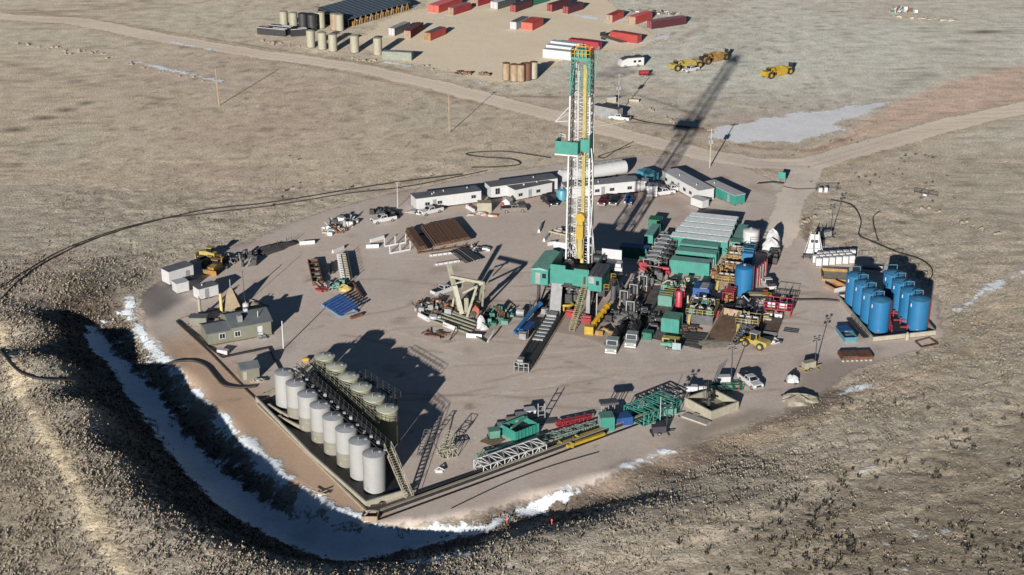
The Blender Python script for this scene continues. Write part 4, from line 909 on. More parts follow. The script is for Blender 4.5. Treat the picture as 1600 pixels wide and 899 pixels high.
wallpoly('rusty pipe fence behind the sand coloured cone', 'pipe_fence', 'pipe fence', [(277,501),(330,487),(392,470),(420,480)], .25, .12, MRT)
# conical heap / cover with tan stack
p = T(362, 482); t = thing('sand_cone', 'sand coloured pointed cone cover behind the olive house', 'cone cover', p)
MB().add([(-2.3,-1.6,0),(2.4,-1.3,0),(2.6,1.6,0),(-2.1,1.8,0),(-.15,0,4.6),(.25,0,4.6),(.25,.3,4.6),(-.15,.3,4.6)], [(0,1,5,4),(1,2,6,5),(2,3,7,6),(3,0,4,7),(4,5,6,7)]).build('cover', MOR if False else mat('tan_canvas', (.23, .18, .115), .8), t)
MB().cyl(0, .1, 4.6, 6.4, .12, 8).build('stack', MGL, t); MB().cyl(-1.7, -2.2, 0, 4.2, .32, 12).build('column', mat('tan_column', (.55, .42, .18), .6), t); MB().cyl(2.4, 2, 0, 7.5, .06, 6).build('pole', MDG, t)
for i, (px, py, d_, h_, l, m) in enumerate(((355,505,2.4,1.9,'cream round vessel between the sand coloured cone and the olive house',MFB), (397,487,2.6,1.6,'olive round vessel behind the roof of the olive house',MBE), (385,492,1.3,2.4,'small white upright vessel behind the olive house ridge',MWH), (313,497,.7,4.2,'slim cream stack left of the olive house',MFB))):
    t = thing('round_vessel', l, 'vessel', T(px, py)); MB().lathe(0, 0, [(d_/2, 0), (d_/2, h_), (d_*.35, h_+d_*.15), (.05, h_+d_*.22)], 20).build('shell', m, t); MB().cyl(0, 0, h_+d_*.2, h_+d_*.2+.35, .12, 8).build('vent_pipe', MGL, t)
t = thing('pipe_skid', 'dark tangle of pipes and frames on a skid behind the olive house', 'pipe skid', T(340, 505)); b = MB()
for k in range(16):
    x, y = random.uniform(-6, 6), random.uniform(-1.2, 1.8); b.tube([(x, y, .2), (x+random.uniform(-1, 1), y, random.uniform(.8, 2.0)), (x+random.uniform(-2.4, 2.4), y+random.uniform(-.6, .6), random.uniform(.8, 2.0))], .09, 6)
b.build('pipe', MDG, t); b = MB(); b.box(-6, 6, -1.4, -1.2, .05, .35); b.box(-6, 6, 1.6, 1.8, .05, .35); b.build('skid', MRR, t)
t = thing('glycol_unit', 'grey box unit with pipe legs left of the olive house', 'equipment box', T(312, 508)); MB().box(-1.8, 1.6, -1.0, 1.2, .3, 1.9).build('cabinet', MOL, t); b = MB(); [b.box(x, x+.2, -.9, -.7, 0, .3) for x in (-1.7, 1.3)]; b.build('foot', MDG, t); MB().box(-1.9, 1.7, -1.1, 1.3, 1.9, 1.98).build('roof', MSR, t)
t = thing('white_tote', 'small white plastic tote on the ground before the olive house', 'tote', T(349, 553), RZ); MB().box(-1.1, 1.1, -.5, .5, .1, .95).build('body', MTP, t); MB().box(-1.2, 1.2, -.6, .6, 0, .1).build('pallet', MWD, t)
t = thing('yellow_marker_drum', 'small yellow drum lying at the upper end of the tank battery', 'drum', T(477, 566)); MB().hcyl((-.5, 0, .45), (.6, .2, .45), .42, 12).build('shell', MYE, t); MB().hcyl((.6, .2, .45), (.68, .22, .45), .3, 12).build('lid', MBK, t)
for i, (px, py, l) in enumerate(((404,598,'tangle of pale pipes right of the small olive shed'), (500,775,'small white valve assembly lying on the bare slope left of the tanks'), (655,608-2+0,None))):
    if l:
        t = thing('valve_assembly', l, 'valve assembly', T(px, py)); b = MB()
        for k in range(5): b.tube([(random.uniform(-1.5, 1.5), random.uniform(-.8, .8), .2+random.random()*.5) for _ in range(3)], .1, 6)
        b.build('pipe', MFB, t); MB().box(-.3, .3, -.3, .3, 0, .6).build('valve', MWH, t)
# hoses on the ground
def hose(label, pts, r=.12, m=MHO, name='hose', n=7, dz=None):
    P = [T(*q) for q in pts]; Q = []
    for i in range(len(P)-1):
        p0, p1, p2, p3 = P[max(i-1, 0)], P[i], P[i+1], P[min(i+2, len(P)-1)]
        for k in range(n):
            t_ = k/n; v = .5*((2*p1)+(p2-p0)*t_+(2*p0-5*p1+4*p2-p3)*t_*t_+(3*p1-p0-3*p2+p3)*t_**3); Q.append(v)
    Q.append(P[-1])
    zs = terrain(np.array([v.x for v in Q]), np.array([v.y for v in Q]))
    for v, z in zip(Q, zs): v.z = float(z)+r+.08
    return tag(MB().tube(Q, r, 6).build(name, m), label, 'hose')
hose('black hose looping from the ditch to the tank battery', [(245,578),(270,568),(300,566),(322,574),(336,590),(350,604),(375,608),(400,606)], .22)
hose('black hose reaching over the hill crest into the left of the ditch', [(0,548),(18,572),(40,588),(75,596),(118,598)], .2)
hose('long black hose curving round the left side of the pad, outer line', [(0,470),(30,440),(70,412),(130,382),(200,358),(270,340),(330,328),(420,318),(520,302),(620,286),(720,274)], .16)
hose('long black hose curving round the left side of the pad, inner line', [(0,452),(40,425),(90,396),(160,368),(240,346),(330,334),(430,322),(540,304),(640,292),(760,268)], .13)
hose('black hose looped in an S behind the office trailers', [(737,263),(780,262),(812,258),(800,250),(760,247),(732,244),(735,240),(790,238),(860,248)], .13)
hose('thin hose with a hairpin bend behind the rig mast', [(990,222),(960,238),(945,248),(935,246),(950,240),(985,230)], .10)
hose('black hose curving over the plain right of the light tower', [(1298,314),(1330,322),(1345,345),(1342,368),(1360,378),(1400,395),(1440,408),(1457,425),(1452,440)], .13)
hose('short black hose curve right of the other plain hose', [(1375,331),(1364,342),(1368,365),(1372,378)], .11)
hose('dark pipe lying across the gravel to the blue tanks', [(1180,466),(1240,470),(1284,470),(1312,472)], .16)
hose('thin dark line on the slope below the near barrier', [(705,796),(790,756),(860,730),(935,708)], .07)
hose('dark hose winding along the verge north east of the pad', [(980,184),(1010,192),(1060,198),(1100,202)], .14)
# ================================================================== vehicles
def wheel(t, x, y, r, w, name='wheel', m=MRU, rim=MGL):
    o = MB().hcyl((x, y-w/2, r), (x, y+w/2, r), r, 16).build(name, m, t)
    MB().hcyl((x, y-w/2-.015, r), (x, y+w/2+.015, r), r*.55, 12).build('rim', rim, o); return o
def pickup(label, px, py, rz, m, group='pickups parked on the pad', name='pickup_truck', sc=1.0, load=None):
    t = thing(name, label, 'pickup truck', T(px, py), rz, group)     # nose towards +x
    b = MB()
    b.prism([(-3.1,.45),(2.75,.42),(2.95,.55),(2.95,1.05),(2.75,1.22),(1.35,1.30),(-.55,1.30),(-.55,1.28),(-3.1,1.28)], -.98, .98, 'y')
    b.build('body', m, t)
    c = MB(); c.add([(1.30,-.93,1.29),(1.30,.93,1.29),(-.75,.93,1.29),(-.75,-.93,1.29),(.62,-.76,1.92),(.62,.76,1.92),(-.62,.76,1.92),(-.62,-.76,1.92)], [(0,1,5,4),(1,2,6,5),(2,3,7,6),(3,0,4,7),(4,5,6,7),(0,3,2,1)])
    co_ = c.build('cab', m, t)
    g = MB(); g.quad((1.28,-.80,1.36),(1.28,.80,1.36),(.70,.70,1.86),(.70,-.70,1.86)); g2 = MB()
    g.v = [(v[0]+.02, v[1], v[2]+.02) for v in g.v]; g.build('windscreen', MGU, co_)
    for s in (-1, 1):
        for x0, x1, x2, x3 in ((1.0,.32,.32,.55), (.22,-.55,-.50,.22)):
            w_ = MB(); w_.quad((x0, s*.925, 1.36), (x1, s*.925, 1.36), (x2, s*.80, 1.84), (x3, s*.80, 1.84)); w_.v = [(v[0], v[1]+s*.015, v[2]) for v in w_.v]; w_.build('window', MGU, co_)
    w_ = MB(); w_.quad((-.79,-.75,1.36),(-.79,.75,1.36),(-.66,.68,1.84),(-.66,-.68,1.84)); w_.build('window', MGU, co_)
    MB().box(-3.02, -.85, -.82, .82, 1.281, 1.30).build('truck_bed', MBK, t)
    b = MB(); b.box(2.95, 3.06, -.95, .95, .45, .72); b.build('bumper', MGL, t); b = MB(); b.box(-3.2, -3.1, -.92, .92, .5, .68); b.build('bumper', MGL, t)
    MB().box(2.95, 2.98, -.55, .55, .75, 1.08).build('grille', MBK, t)
    for s in (-1, 1):
        MB().box(2.93, 2.975, s*.78-.16, s*.78+.16, .84, 1.08).build('headlight', MLT, t); MB().box(-3.13, -3.09, s*.88-.08, s*.88+.08, .8, 1.2).build('tail_light', MTR, t)
        MB().box(.95, 1.1, s*1.08-.1, s*1.08+.1, 1.28, 1.48).build('mirror', m, t)
        for x in (1.95, -1.95): wheel(t, x, s*.86, .41, .27)
    if load == 'boxes':
        b = MB(); b.box(-2.8, -1.0, -.7, .7, 1.3, 1.8); b.build('toolbox', MDG, t)
    return t
def hdg(p1, p2): a, b = W(*p1), W(*p2); return math.atan2(b.y-a.y, b.x-a.x)
pickup('white crew cab pickup standing alone near the concrete cellar box', 1172, 601, hdg((1152,585),(1187,611)), MWH)
pickup('white pickup parked at the left end of the vehicle line by the thin lamp pole', 599, 347, hdg((620,344),(578,352)), MWH)
pickup('white pickup parked along the front of the longest white office trailer', 673, 334, hdg((692,330),(655,339)), MWH)
pickup('dusty silver pickup parked in front of the two window trailer', 803, 331, hdg((783,332),(822,330)), MSN)
pickup('black pickup with its nose to the camera left of the light blue water tank', 858, 319, hdg((848,310),(868,325)), MCB, load='boxes')
pickup('dark red pickup facing the camera, leftmost behind the rig mast', 944, 318, R(-108), MCD)
pickup('black pickup facing the camera between the red and the dark blue ones', 962, 317.5, R(-108), MCB)
pickup('dark blue pickup facing the camera, rightmost of the row below the pale trailer', 983, 316, R(-100), MBD)
pickup('white pickup behind the cream steel frames left of the green rig', 694, 458, hdg((680,463),(712,452)), MWH)
pickup('white pickup with tools, left of the slanting white trailer', 1036, 305, hdg((1030,306),(1045,304)), MWH, load='boxes')
pickup('white pickup closest to the slanting white trailer', 1049, 300, hdg((1044,302),(1056,300)), MWH)
pickup('white pickup by the grey roadside container behind the mast', 968, 188, hdg((980,189),(955,186)), MWH)
pickup('white pickup parked against the left yellow earth scraper', 1079, 112, hdg((1088,109),(1068,114)), MWH)
pickup('small white service pickup beside the tall blue tank', 1199, 448, R(100), MWH, load='boxes')
def tanker(label, px, py, rz):
    t = thing('vacuum_truck', label, 'truck', T(px, py), rz, 'grey trucks with hose gear')
    b = MB(); b.box(-5.2, 2.6, -.5, .5, .65, .95); b.build('chassis', MBK, t)
    c = MB(); c.prism([(1.0,.7),(3.9,.6),(3.95,1.35),(3.0,1.6),(2.75,2.6),(1.0,2.7)], -1.1, 1.1, 'y'); cb = c.build('cab', mat('pale_grey_cab', (.20, .23, .23), .45), t)
    g = MB(); g.quad((3.03,-.95,1.68),(3.03,.95,1.68),(2.80,.9,2.5),(2.80,-.9,2.5)); g.v = [(v[0]+.02, v[1], v[2]) for v in g.v]; g.build('windscreen', MGU, cb)
    for s in (-1, 1): w_ = MB(); w_.box(1.6, 2.6, s*1.11-.01, s*1.11+.01, 1.65, 2.4); w_.build('window', MGU, cb)
    MB().box(3.93, 4.0, -.7, .7, .75, 1.3).build('grille', MGL, t); MB().box(3.9, 4.15, -1.1, 1.1, .4, .7).build('bumper', MWH, t)
    MB().hcyl((-5.0, 0, 1.75), (-.2, 0, 1.75), .8, 18).build('tank', MBK, t)
    b = MB(); [b.box(-.1, .7, s*.5-.3, s*.5+.3, .95, 2.3) for s in (-1, 1)]; b.box(-.1, .7, -.2, .2, .95, 1.9); b.build('equipment_rack', MDG, t)
    b = MB(); b.tube([(-5, -.9, 2.2), (-3.5, -.5, 2.75), (-1.5, .4, 2.7), (.3, 0, 2.5)], .14, 8); b.build('hose', MHO, t)
    for s in (-1, 1):
        MB().box(3.85, 4.02, s*.9-.15, s*.9+.15, .8, 1.1).build('headlight', MLT, t); MB().box(2.9, 3.0, s*1.35-.12, s*1.35+.12, 1.6, 2.2).build('mirror', MBK, t)
        for x in (3.0, -3.2, -4.4): wheel(t, x, s*.9, .5, .3)
    return t
tanker('left one of the two pale grey trucks facing the camera near the catwalk', 960, 542, R(-104))
tanker('right one of the two pale grey trucks facing the camera near the catwalk', 990, 533, R(-104))
def loader(label, px, py, rz):
    t = thing('wheel_loader', label, 'wheel loader', T(px, py), rz)
    MB().prism([(-3.2,.8),(-.6,.7),(-.6,1.9),(-3.0,1.8),(-3.3,1.5)], -.95, .95, 'y').build('engine_hood', MYP, t)
    MB().prism([(-.6,.7),(1.6,.7),(1.6,1.3),(.9,1.5),(-.6,1.5)], -.55, .55, 'y').build('front_frame', MYE, t)
    c = MB(); c.box(-.9, .45, -.7, .7, 1.5, 2.9); cb = c.build('cab', MGU, t); MB().box(-1.05, .6, -.82, .82, 2.9, 3.1).build('roof', MGL, cb)
    b = MB()
    for y in (-.68, .68): 
        for x in (-.88, .42): b.box(x-.06, x+.06, y-.06, y+.06, 1.5, 2.92)
    b.build('cab_frame', MYE, cb)
    b = MB()
    for s in (-1, 1): b.beam((.7, s*.55, 1.5), (2.7, s*.55, .8), .2, .35)
    b.beam((1.9, -.6, 1.1), (1.9, .6, 1.1), .2); b.build('lift_arm', MYE, t)
    MB().prism([(2.6,.15),(3.9,.10),(3.9,.18),(2.9,.5),(2.75,1.35),(2.6,1.35)], -1.35, 1.35, 'y').build('bucket', MDG, t)
    for s in (-1, 1):
        for x in (1.2, -2.0): wheel(t, x, s*1.05, .75, .55, rim=MYP)
    return t
loader('yellow wheel loader with white cab roof beside the brown cuttings bin', 1177, 541, hdg((1192,545),(1160,536)))
def dozer(label, px, py, rz, m, name='bulldozer', cat='bulldozer'):
    t = thing(name, label, cat, T(px, py), rz)
    for s in (-1, 1): MB().prism([(-1.8,.1),(1.6,.1),(2.0,.5),(1.7,.95),(-1.7,.95),(-2.1,.5)], s*1.0-.25, s*1.0+.25, 'y').build('track', MRU, t)
    MB().prism([(-1.9,.8),(1.9,.8),(1.9,1.7),(.2,1.9),(-1.9,1.6)], -.7, .7, 'y').build('body', m, t)
    c = MB(); c.box(-1.2, .1, -.65, .65, 1.75, 2.7); cb = c.build('cab', MGU, t); MB().box(-1.3, .25, -.8, .8, 2.7, 2.85).build('roof', m, cb)
    MB().prism([(2.2,.1),(2.35,.1),(2.6,1.3),(2.4,1.3)], -1.6, 1.6, 'y').build('blade', m, t)
    b = MB(); [b.beam((.5, s*.9, .6), (2.3, s*.9, .5), .16) for s in (-1, 1)]; b.beam((-.9, -.9, .6), (2.3, -.9, .5), .16); b.build('push_arm', m, t); return t
dozer('pale yellow earth mover parked furthest back in the western machine group', 326, 404, R(160), MYP)
dozer('orange yellow tracked machine facing the camera between the western trailers', 337, 425, R(-110), MOR)
t = thing('scrap_heap', 'dark heap of machine parts in shade behind the western trailers', 'scrap heap', T(358, 412)); b = MB()
for k in range(26):
    x, y = random.uniform(-6, 5), random.uniform(-3.5, 4); b.box(x, x+random.uniform(.4, 1.8), y, y+random.uniform(.4, 1.4), 0, random.uniform(.4, 1.7))
b.build('machine_part', MDG, t); b = MB()
for k in range(9):
    x, y = random.uniform(-6, 5), random.uniform(-3, 4); b.beam((x, y, .3), (x+random.uniform(-2, 2), y+random.uniform(-1, 1), random.uniform(.5, 2.5)), .22)
b.build('beam', MGL, t); b = MB()
for k in range(4): x, y = random.uniform(-6, 4), random.uniform(-3, 3); b.box(x, x+1.2, y, y+1, 0, 1.2)
b.build('crate', MOR, t)
def scraper(label, px, py, rz, m):
    t = thing('earth_scraper', label, 'earth scraper', T(px, py), rz, 'yellow earth scrapers on the far plain')
    MB().prism([(2.6,.9),(5.8,.9),(6.0,1.6),(5.6,2.3),(3.9,2.4),(3.6,1.9),(2.6,1.9)], -1.1, 1.1, 'y').build('tractor', m, t)
    c = MB(); c.box(3.2, 4.1, -.6, .6, 1.9, 3.2); cb = c.build('cab', MGU, t); MB().box(3.1, 4.2, -.7, .7, 3.2, 3.3).build('roof', m, cb)
    MB().prism([(2.8,1.7),(2.9,2.7),(1.6,3.0),(.8,2.0),(1.2,1.9),(1.7,2.4),(2.3,2.2)], -.35, .35, 'y').build('gooseneck', m, t)
    for s in (-1, 1): MB().prism([(1.2,.5),(-3.0,.6),(-3.6,1.4),(-3.0,2.6),(-.6,2.8),(.8,2.2)], s*1.4-.12, s*1.4+.12, 'y').build('bowl_side', m, t)
    MB().prism([(1.0,.45),(-3.2,.55),(-3.2,.75),(1.0,.65)], -1.28, 1.28, 'y').build('bowl_floor', MRR, t)
    MB().box(-3.4, -3.2, -1.28, 1.28, .7, 2.5).build('ejector', m, t); MB().prism([(-3.7,1.2),(-6.0,1.2),(-6.0,2.0),(-4.6,2.5),(-3.7,2.2)], -.8, .8, 'y').build('rear_frame', m, t)
    MB().box(-6.4, -6.0, -.7, .7, 1.0, 3.3).build('push_block', MBK, t)
    for s in (-1, 1):
        wheel(t, 3.9, s*1.35, 1.05, .7, rim=m); wheel(t, -4.7, s*1.35, 1.05, .7, rim=m)
    return t
scraper('yellow earth scraper standing alone on the far right of the plain', 1213, 119, hdg((1234,112),(1190,122)), MYE)
scraper('orange yellow earth scraper, the upper one of the pair left of the mast shadow', 1114, 97, hdg((1134,92),(1092,102)), MOR)
scraper('yellow earth scraper half hidden behind a white pickup', 1070, 108, hdg((1090,104),(1046,111)), MYP)
# motor home
a, rz, L_ = fr((970,107), (1006,104)); t = thing('caravan', 'white caravan with dark round windows on the grey patch by the storage yard', 'caravan', a, rz)
MB().prism([(0,.5),(L_,.5),(L_,2.9),(L_*.3,3.0),(.6,2.4),(0,1.6)], 0, 2.6, 'y').build('body', MWH, t); MB().prism([(.7,2.52),(L_*.3,3.03),(L_-.1,2.93),(L_-.1,3.1),(L_*.3,3.2),(.7,2.7)], .05, 2.55, 'y').build('roof', MGY, t)
for x in (.55, .75): MB().box(L_*x, L_*x+.9, -.05, 0, 1.5, 2.2).build('window', MGU, t)
MB().box(L_*.7, L_*.7+1.4, .8, 2.0, 3.1, 3.5).build('air_conditioner', MBK, t)
for x in (1.5, L_-2): wheel(t, x, .15, .45, .3); wheel(t, x, 2.45, .45, .3)
t = thing('red_cart', 'small red wheeled tank cart on the plain below the caravan', 'cart', T(1006, 119), .2); MB().hcyl((-1.5, 0, 1.2), (1.4, 0, 1.2), .7, 12).build('tank', MRD, t); b = MB(); b.box(-1.6, 1.8, -.6, .6, .4, .55); b.beam((1.8, 0, .5), (3.0, 0, .4), .12); b.build('frame', MRD, t); [wheel(t, x, s*.7, .4, .22) for x in (-.8, .8) for s in (-1, 1)]
# ================================================================== poles, light towers
def pole(label, px, py, h_, arms=1, lamp=False, m=MWD, r=.16, trans=False, name='utility_pole', lean=0, rz=0.3):
    t = thing(name, label, 'pole', T(px, py), rz)
    MB().tube([(0, 0, 0), (lean, 0, h_)], [r, r*.7], 8).build('pole', m, t)
    for k in range(arms):
        z = h_-.5-k*1.1; c = MB().box(lean-1.2, lean+1.2, -.07, .07, z, z+.16).build('crossarm', m, t); b = MB()
        [b.cyl(lean+x, 0, z+.16, z+.42, .06, 6) for x in (-1.1, -.6, .6, 1.1)]; b.build('insulator', MGL, c)
    if trans: MB().cyl(.45, 0, h_*.62, h_*.62+1.1, .32, 10).build('transformer', MGL, t); MB().cyl(-.45, 0, h_*.62, h_*.62+1.1, .32, 10).build('transformer', MGL, t)
    if lamp: MB().box(-.5, .6, -.12, .12, h_, h_+.18).build('lamp_head', MGL, t)
    return t
MPO = mat('tan_pole_wood', (.33, .22, .15), .85, 0, .25, 3)  # paler brown than the weathered timber
pole('lone bare wooden pole on the plain at the left', 342.5, 165, 11.2, 0, m=MPO, r=.2, lean=-.35)
pole('thin wooden pole with lamp bracket on the plain left of the mast', 702, 208, 10.8, 0, True, m=MPO, r=.13)
pole('grey power pole with cross arm and lamp right of the mast top', 966, 180, 12.0, 1, True, m=MGL, r=.16, trans=True)
pole('pale power pole with two transformers right of the long mast shadow', 1109, 262, 10.5, 1, m=mat('pale_pole', (.34, .31, .22), .6), r=.18, trans=True)
pole('thin white lamp pole at the left end of the office trailers', 621.5, 325, 6.4, 0, True, m=MWH, r=.09, name='lamp_pole')
pole('short white pole on a pipe base beside the olive house', 443, 546, 6.0, 0, m=MWH, r=.14, name='lamp_pole')
pole('thin white pole standing on the near edge barrier', 1031, 664, 5.5, 0, m=MWH, r=.07, name='lamp_pole')
def light_tower(label, px, py, h_, rz, body=MWH, base=MGR, heads=4, n='light_tower'):
    t = thing(n, label, 'light tower', T(px, py), rz)
    MB().box(-1.3, 1.1, -.6, .6, .5, 1.6).build('generator_box', body, t); MB().box(-1.35, 1.15, -.65, .65, 1.6, 1.68).build('roof', body, t)
    b = MB(); b.box(-1.6, 1.6, -.5, .5, .35, .5); b.beam((1.6, 0, .42), (2.7, 0, .4), .12)
    for x in (-1.4, 1.4): b.beam((x, -1.3, .2), (x, 1.3, .2), .1)
    b.build('trailer_frame', base, t); [wheel(t, -.2, s*.75, .32, .2) for s in (-1, 1)]
    MB().tube([(1.3, 0, .5), (1.3, 0, h_*.55), (1.3, 0, h_)], [.12, .09, .06], 8).build('mast', MDG, t)
    MB().box(.7, 1.9, -.06, .06, h_-.1, h_).build('lamp_bar', MDG, t)
    for k in range(heads):
        x = .75+(k % 2)*1.1; z = h_+(.35 if k < 2 else -.5); o = MB().box(x-.2, x+.2, -.2, .1, z-.14, z+.14).build('lamp_head', MDG, t); MB().box(x-.16, x+.16, -.22, -.2, z-.1, z+.1).build('lens', MGL, o)
    return t
light_tower('white light tower right of the small dirt heap, mast raised', 1264, 577, 6.2, R(25), MFB, MYP)
light_tower('light tower with dark purple frame below the near edge barrier', 1030, 678, 5.6, R(10), mat('purple_grey', (.045, .04, .055), .5), MDG)
light_tower('green based light tower beside the lone white pickup', 1131, 600, 7.5, R(5), MTP, MGD)
light_tower('light tower with pale lamp cabinet between the lattice girder and the cellar box', 1046, 650, 4.5, R(10), MPL if False else MGP, MGL)
light_tower('light tower behind the white A frame hopper on the north east edge', 1291, 372, 7.5, R(30), MGL, MDG)
# ================================================================== east cluster small equipment
def silo(label, px, py, D, H_, m, name='silo', cat='silo', base=None, top=None, ring=True):
    t = thing(name, label, cat, T(px, py), RZ); r = D/2
    MB().lathe(0, 0, [(r, .1), (r, H_), (r*.9, H_+.15), (.1, H_+.45)], 28).build('shell', m, t); MB().box(-r-.2, r+.2, -r-.2, r+.2, 0, .1).build('base', MDG, t)
    if top: b = MB(); b.rail([(-r, -r*.6, H_), (-r*.2, -r, H_), (r*.8, -r*.6, H_)], .9, .09); b.build('guard_rail', top, t)
    MB().cyl(0, 0, H_+.4, H_+.7, .3, 10).build('hatch', MGL, t)
    b = MB(); b.beam((r+.1, -.3, .2), (r+.1, -.3, H_+.6), .08); b.beam((r+.1, .25, .2), (r+.1, .25, H_+.6), .08)
    for k in range(int(H_/.45)): b.beam((r+.1, -.3, .4+k*.45), (r+.1, .25, .4+k*.45), .06)
    b.build('ladder', MRD if top is None or m is MBL else MGL, t); return t
silo('tall blue cylindrical tank with red ladder in the middle of the east equipment', 1161, 459, 3.9, 6.0, MBL)
silo('white upright silo with flat rim at the upper right of the green containers', 1172, 388, 3.6, 4.3, MWH)
a, rz, L_ = fr((1158,424), (1174,427)); t = shipping('blue_tank_box', 'blue box tank with cage railing behind the tall blue cylinder', 'box tank', L_, 4.5, 4.2, MBL, MBL, loc=a, rz=RZ, doors=False)
b = MB(); b.rail([(0, .1, 4.3), (L_, .1, 4.3), (L_, 4.4, 4.3), (0, 4.4, 4.3), (0, .1, 4.3)], 1.1, .1); b.build('guard_rail', MPL, t)
t = thing('red_pipe_rack', 'tall rack of red vertical pipes to the right of the tall blue tank', 'pipe rack', T(1180, 452), RZ); b = MB()
for k in range(5): b.beam((k*.35, k*1.4, 0), (k*.35, k*1.4, 5.0), .16)
b.beam((0, 0, 4.8), (1.4, 5.6, 4.8), .14); b.beam((0, 0, 2.5), (1.4, 5.6, 2.5), .14); b.build('frame', MRD, t); b = MB()
for k in range(4): b.tube([(k*.35+.2, k*1.4+.7, 0), (k*.35+.2, k*1.4+.7, 4.5)], .12, 6)
b.build('pipe', MGL, t)
def mesh_blob(b, x, y, z0, rx, ry, h_, seed, n=18, m_=7):
    vs = []; fs = []
    for j in range(m_):
        f = j/(m_-1); rr = math.cos(f*math.pi/2)**.6
        for i in range(n):
            a = 2*math.pi*i/n; q = 1+.16*math.sin(3*a+seed)+.1*math.sin(7*a+seed*2+j)
            vs.append((x+rx*rr*q*math.cos(a), y+ry*rr*q*math.sin(a), z0+h_*f*(1+.08*math.sin(5*a+seed))))
    for j in range(m_-1):
        for i in range(n): fs.append((j*n+i, j*n+(i+1) % n, (j+1)*n+(i+1) % n, (j+1)*n+i))
    fs.append(tuple((m_-1)*n+i for i in range(n))); b.sm = True; return b.add(vs, fs)
t = thing('tarp_covered_load', 'tall load wrapped in white tarpaulin right of the white silo', 'covered load', T(1204, 388), RZ)
b = MB(); mesh_blob(b, 0, 1.6, .4, 1.7, 2.0, 3.6, 1.3); b.build('tarpaulin', MTP, t); b = MB(); mesh_blob(b, .3, -1.4, .4, 1.9, 1.8, 2.5, 2.9); b.build('tarpaulin', MTP, t); b = MB(); b.box(-1.6, 1.6, -3.4, 3.4, .35, .55); b.build('trailer_bed', MDG, t); [wheel(t, x, y, .42, .3) for x in (-1.3, 1.3) for y in (-2, 2)]
t = thing('generator_skid', 'row of dark engines and pipes below the wrapped load', 'equipment skid', T(1206, 405), RZ); b = MB()
for k in range(7): b.box(-1+random.random(), .6+random.random(), -3+k*.8, -2.5+k*.8, .2, random.uniform(.8, 1.9))
b.build('engine', MDG, t); MB().box(-1.3, 1.6, -3.4, 2.8, 0, .2).build('skid', MRR, t)
# machinery line left of green houses: mud manifolds and grey frames
def frame_skid(label, px, py, L_, Wd, H_, n, m, m2=MDG, name='pump_skid', cat='pump', rz=RZ):
    t = thing(name, label, cat, T(px, py), rz); b = MB()
    b.box(-Wd/2, Wd/2, 0, L_, 0, .22); b.build('skid', MBK, t); b = MB()
    for k in range(n+1):
        y = L_*k/n
        for x in (-Wd/2+.1, Wd/2-.1): b.beam((x, y, .2), (x, y, H_), .14)
        b.beam((-Wd/2, y, H_), (Wd/2, y, H_), .18); b.beam((-Wd/2, y, H_*.5), (Wd/2, y, H_*.5), .1)
        if k < n: b.box(-Wd*.28, Wd*.3, y+L_/n*.2, y+L_/n*.75, H_-.3, H_+.1)
    for x in (-Wd/2+.1, Wd/2-.1): b.beam((x, 0, H_), (x, L_, H_), .14)
    b.build('frame', m, t); b = MB()
    for k in range(n):
        y = L_*(k+.5)/n; b.cyl(-Wd*.15, y, .2, H_*.75, .35, 10); b.hcyl((Wd*.1, y, .8), (Wd*.45, y, .8), .35, 10); b.tube([(-Wd*.4, y, .5), (-Wd*.2, y+.3, H_*.6), (Wd*.2, y, H_*.9)], .12, 6)
    b.build('pump', m2, t); return t
frame_skid('grey framed machine line running up towards the tall green house', 1017, 425, 16, 3.6, 2.8, 6, MGL)
frame_skid('second grey framed machine line beside the green pump houses', 1034, 418, 11, 2.4, 2.4, 4, MGY)
t = thing('red_valve_stack', 'red valve stack on the grey machine line', 'valve stack', (*T(1004, 424)[:2], .1), RZ); MB().box(-.9, .9, 0, 1.2, 0, 1.9).build('valve', MRD, t); b = MB(); b.hcyl((-1.2, .5, 1.2), (1.2, .5, 1.2), .3, 10); b.build('flange', MRD, t)
for i, (px, py, l) in enumerate(((975, 480, 'upright grey pump beside the yellow lifting arm'), (990, 470, 'grey upright pump frame at the middle of the pipe lane'), (1005, 456, 'upper grey pump frame of the pipe lane beside the liner'), (985, 497, 'lowest grey pump frame of the pipe lane near the trucks'))):
    t = thing('upright_pump', l, 'pump', T(px, py), RZ, 'grey upright pumps along the pipe lane'); b = MB()
    for x in (-.9, .7): b.beam((x, 0, 0), (x, 0, 3.6), .2); b.beam((x, 1.3, 0), (x, 1.3, 3.6), .2); b.beam((x, 0, 3.6), (x, 1.3, 3.6), .2)
    b.beam((-.9, 0, 3.6), (.7, 0, 3.6), .2); b.build('frame', MGL, t); b = MB(); b.cyl(-.1, .7, .1, 3.1, .38, 12); b.hcyl((-.8, .7, 1), (.9, .7, 1), .25, 8); b.build('cylinder', MGY, t); MB().box(-1.2, 1.1, -.3, 1.6, 0, .15).build('skid', MRR, t)
for i, (p, q, l) in enumerate((((973,470),(985,446),'left rusty pipe of the pair in the rig shadow'), ((984,474),(997,449),'right rusty pipe of the pair in the rig shadow'))):
    a, c = W(*p, 1.0), W(*q, 1.0); t = thing('flow_pipe', l, 'pipe', (a.x, a.y, 0)); o = Vector((a.x, a.y, 0)); MB(o).hcyl(a, c, .45, 12).build('pipe', MPI, t); MB(o).hcyl(c, c+(c-a)*.08, .6, 12).build('flange', MRT, t); [MB(o).beam(a.lerp(c, f), a.lerp(c, f)-Vector((0, 0, .95)), .2).build('support', MDG, t) for f in (.15, .85)]
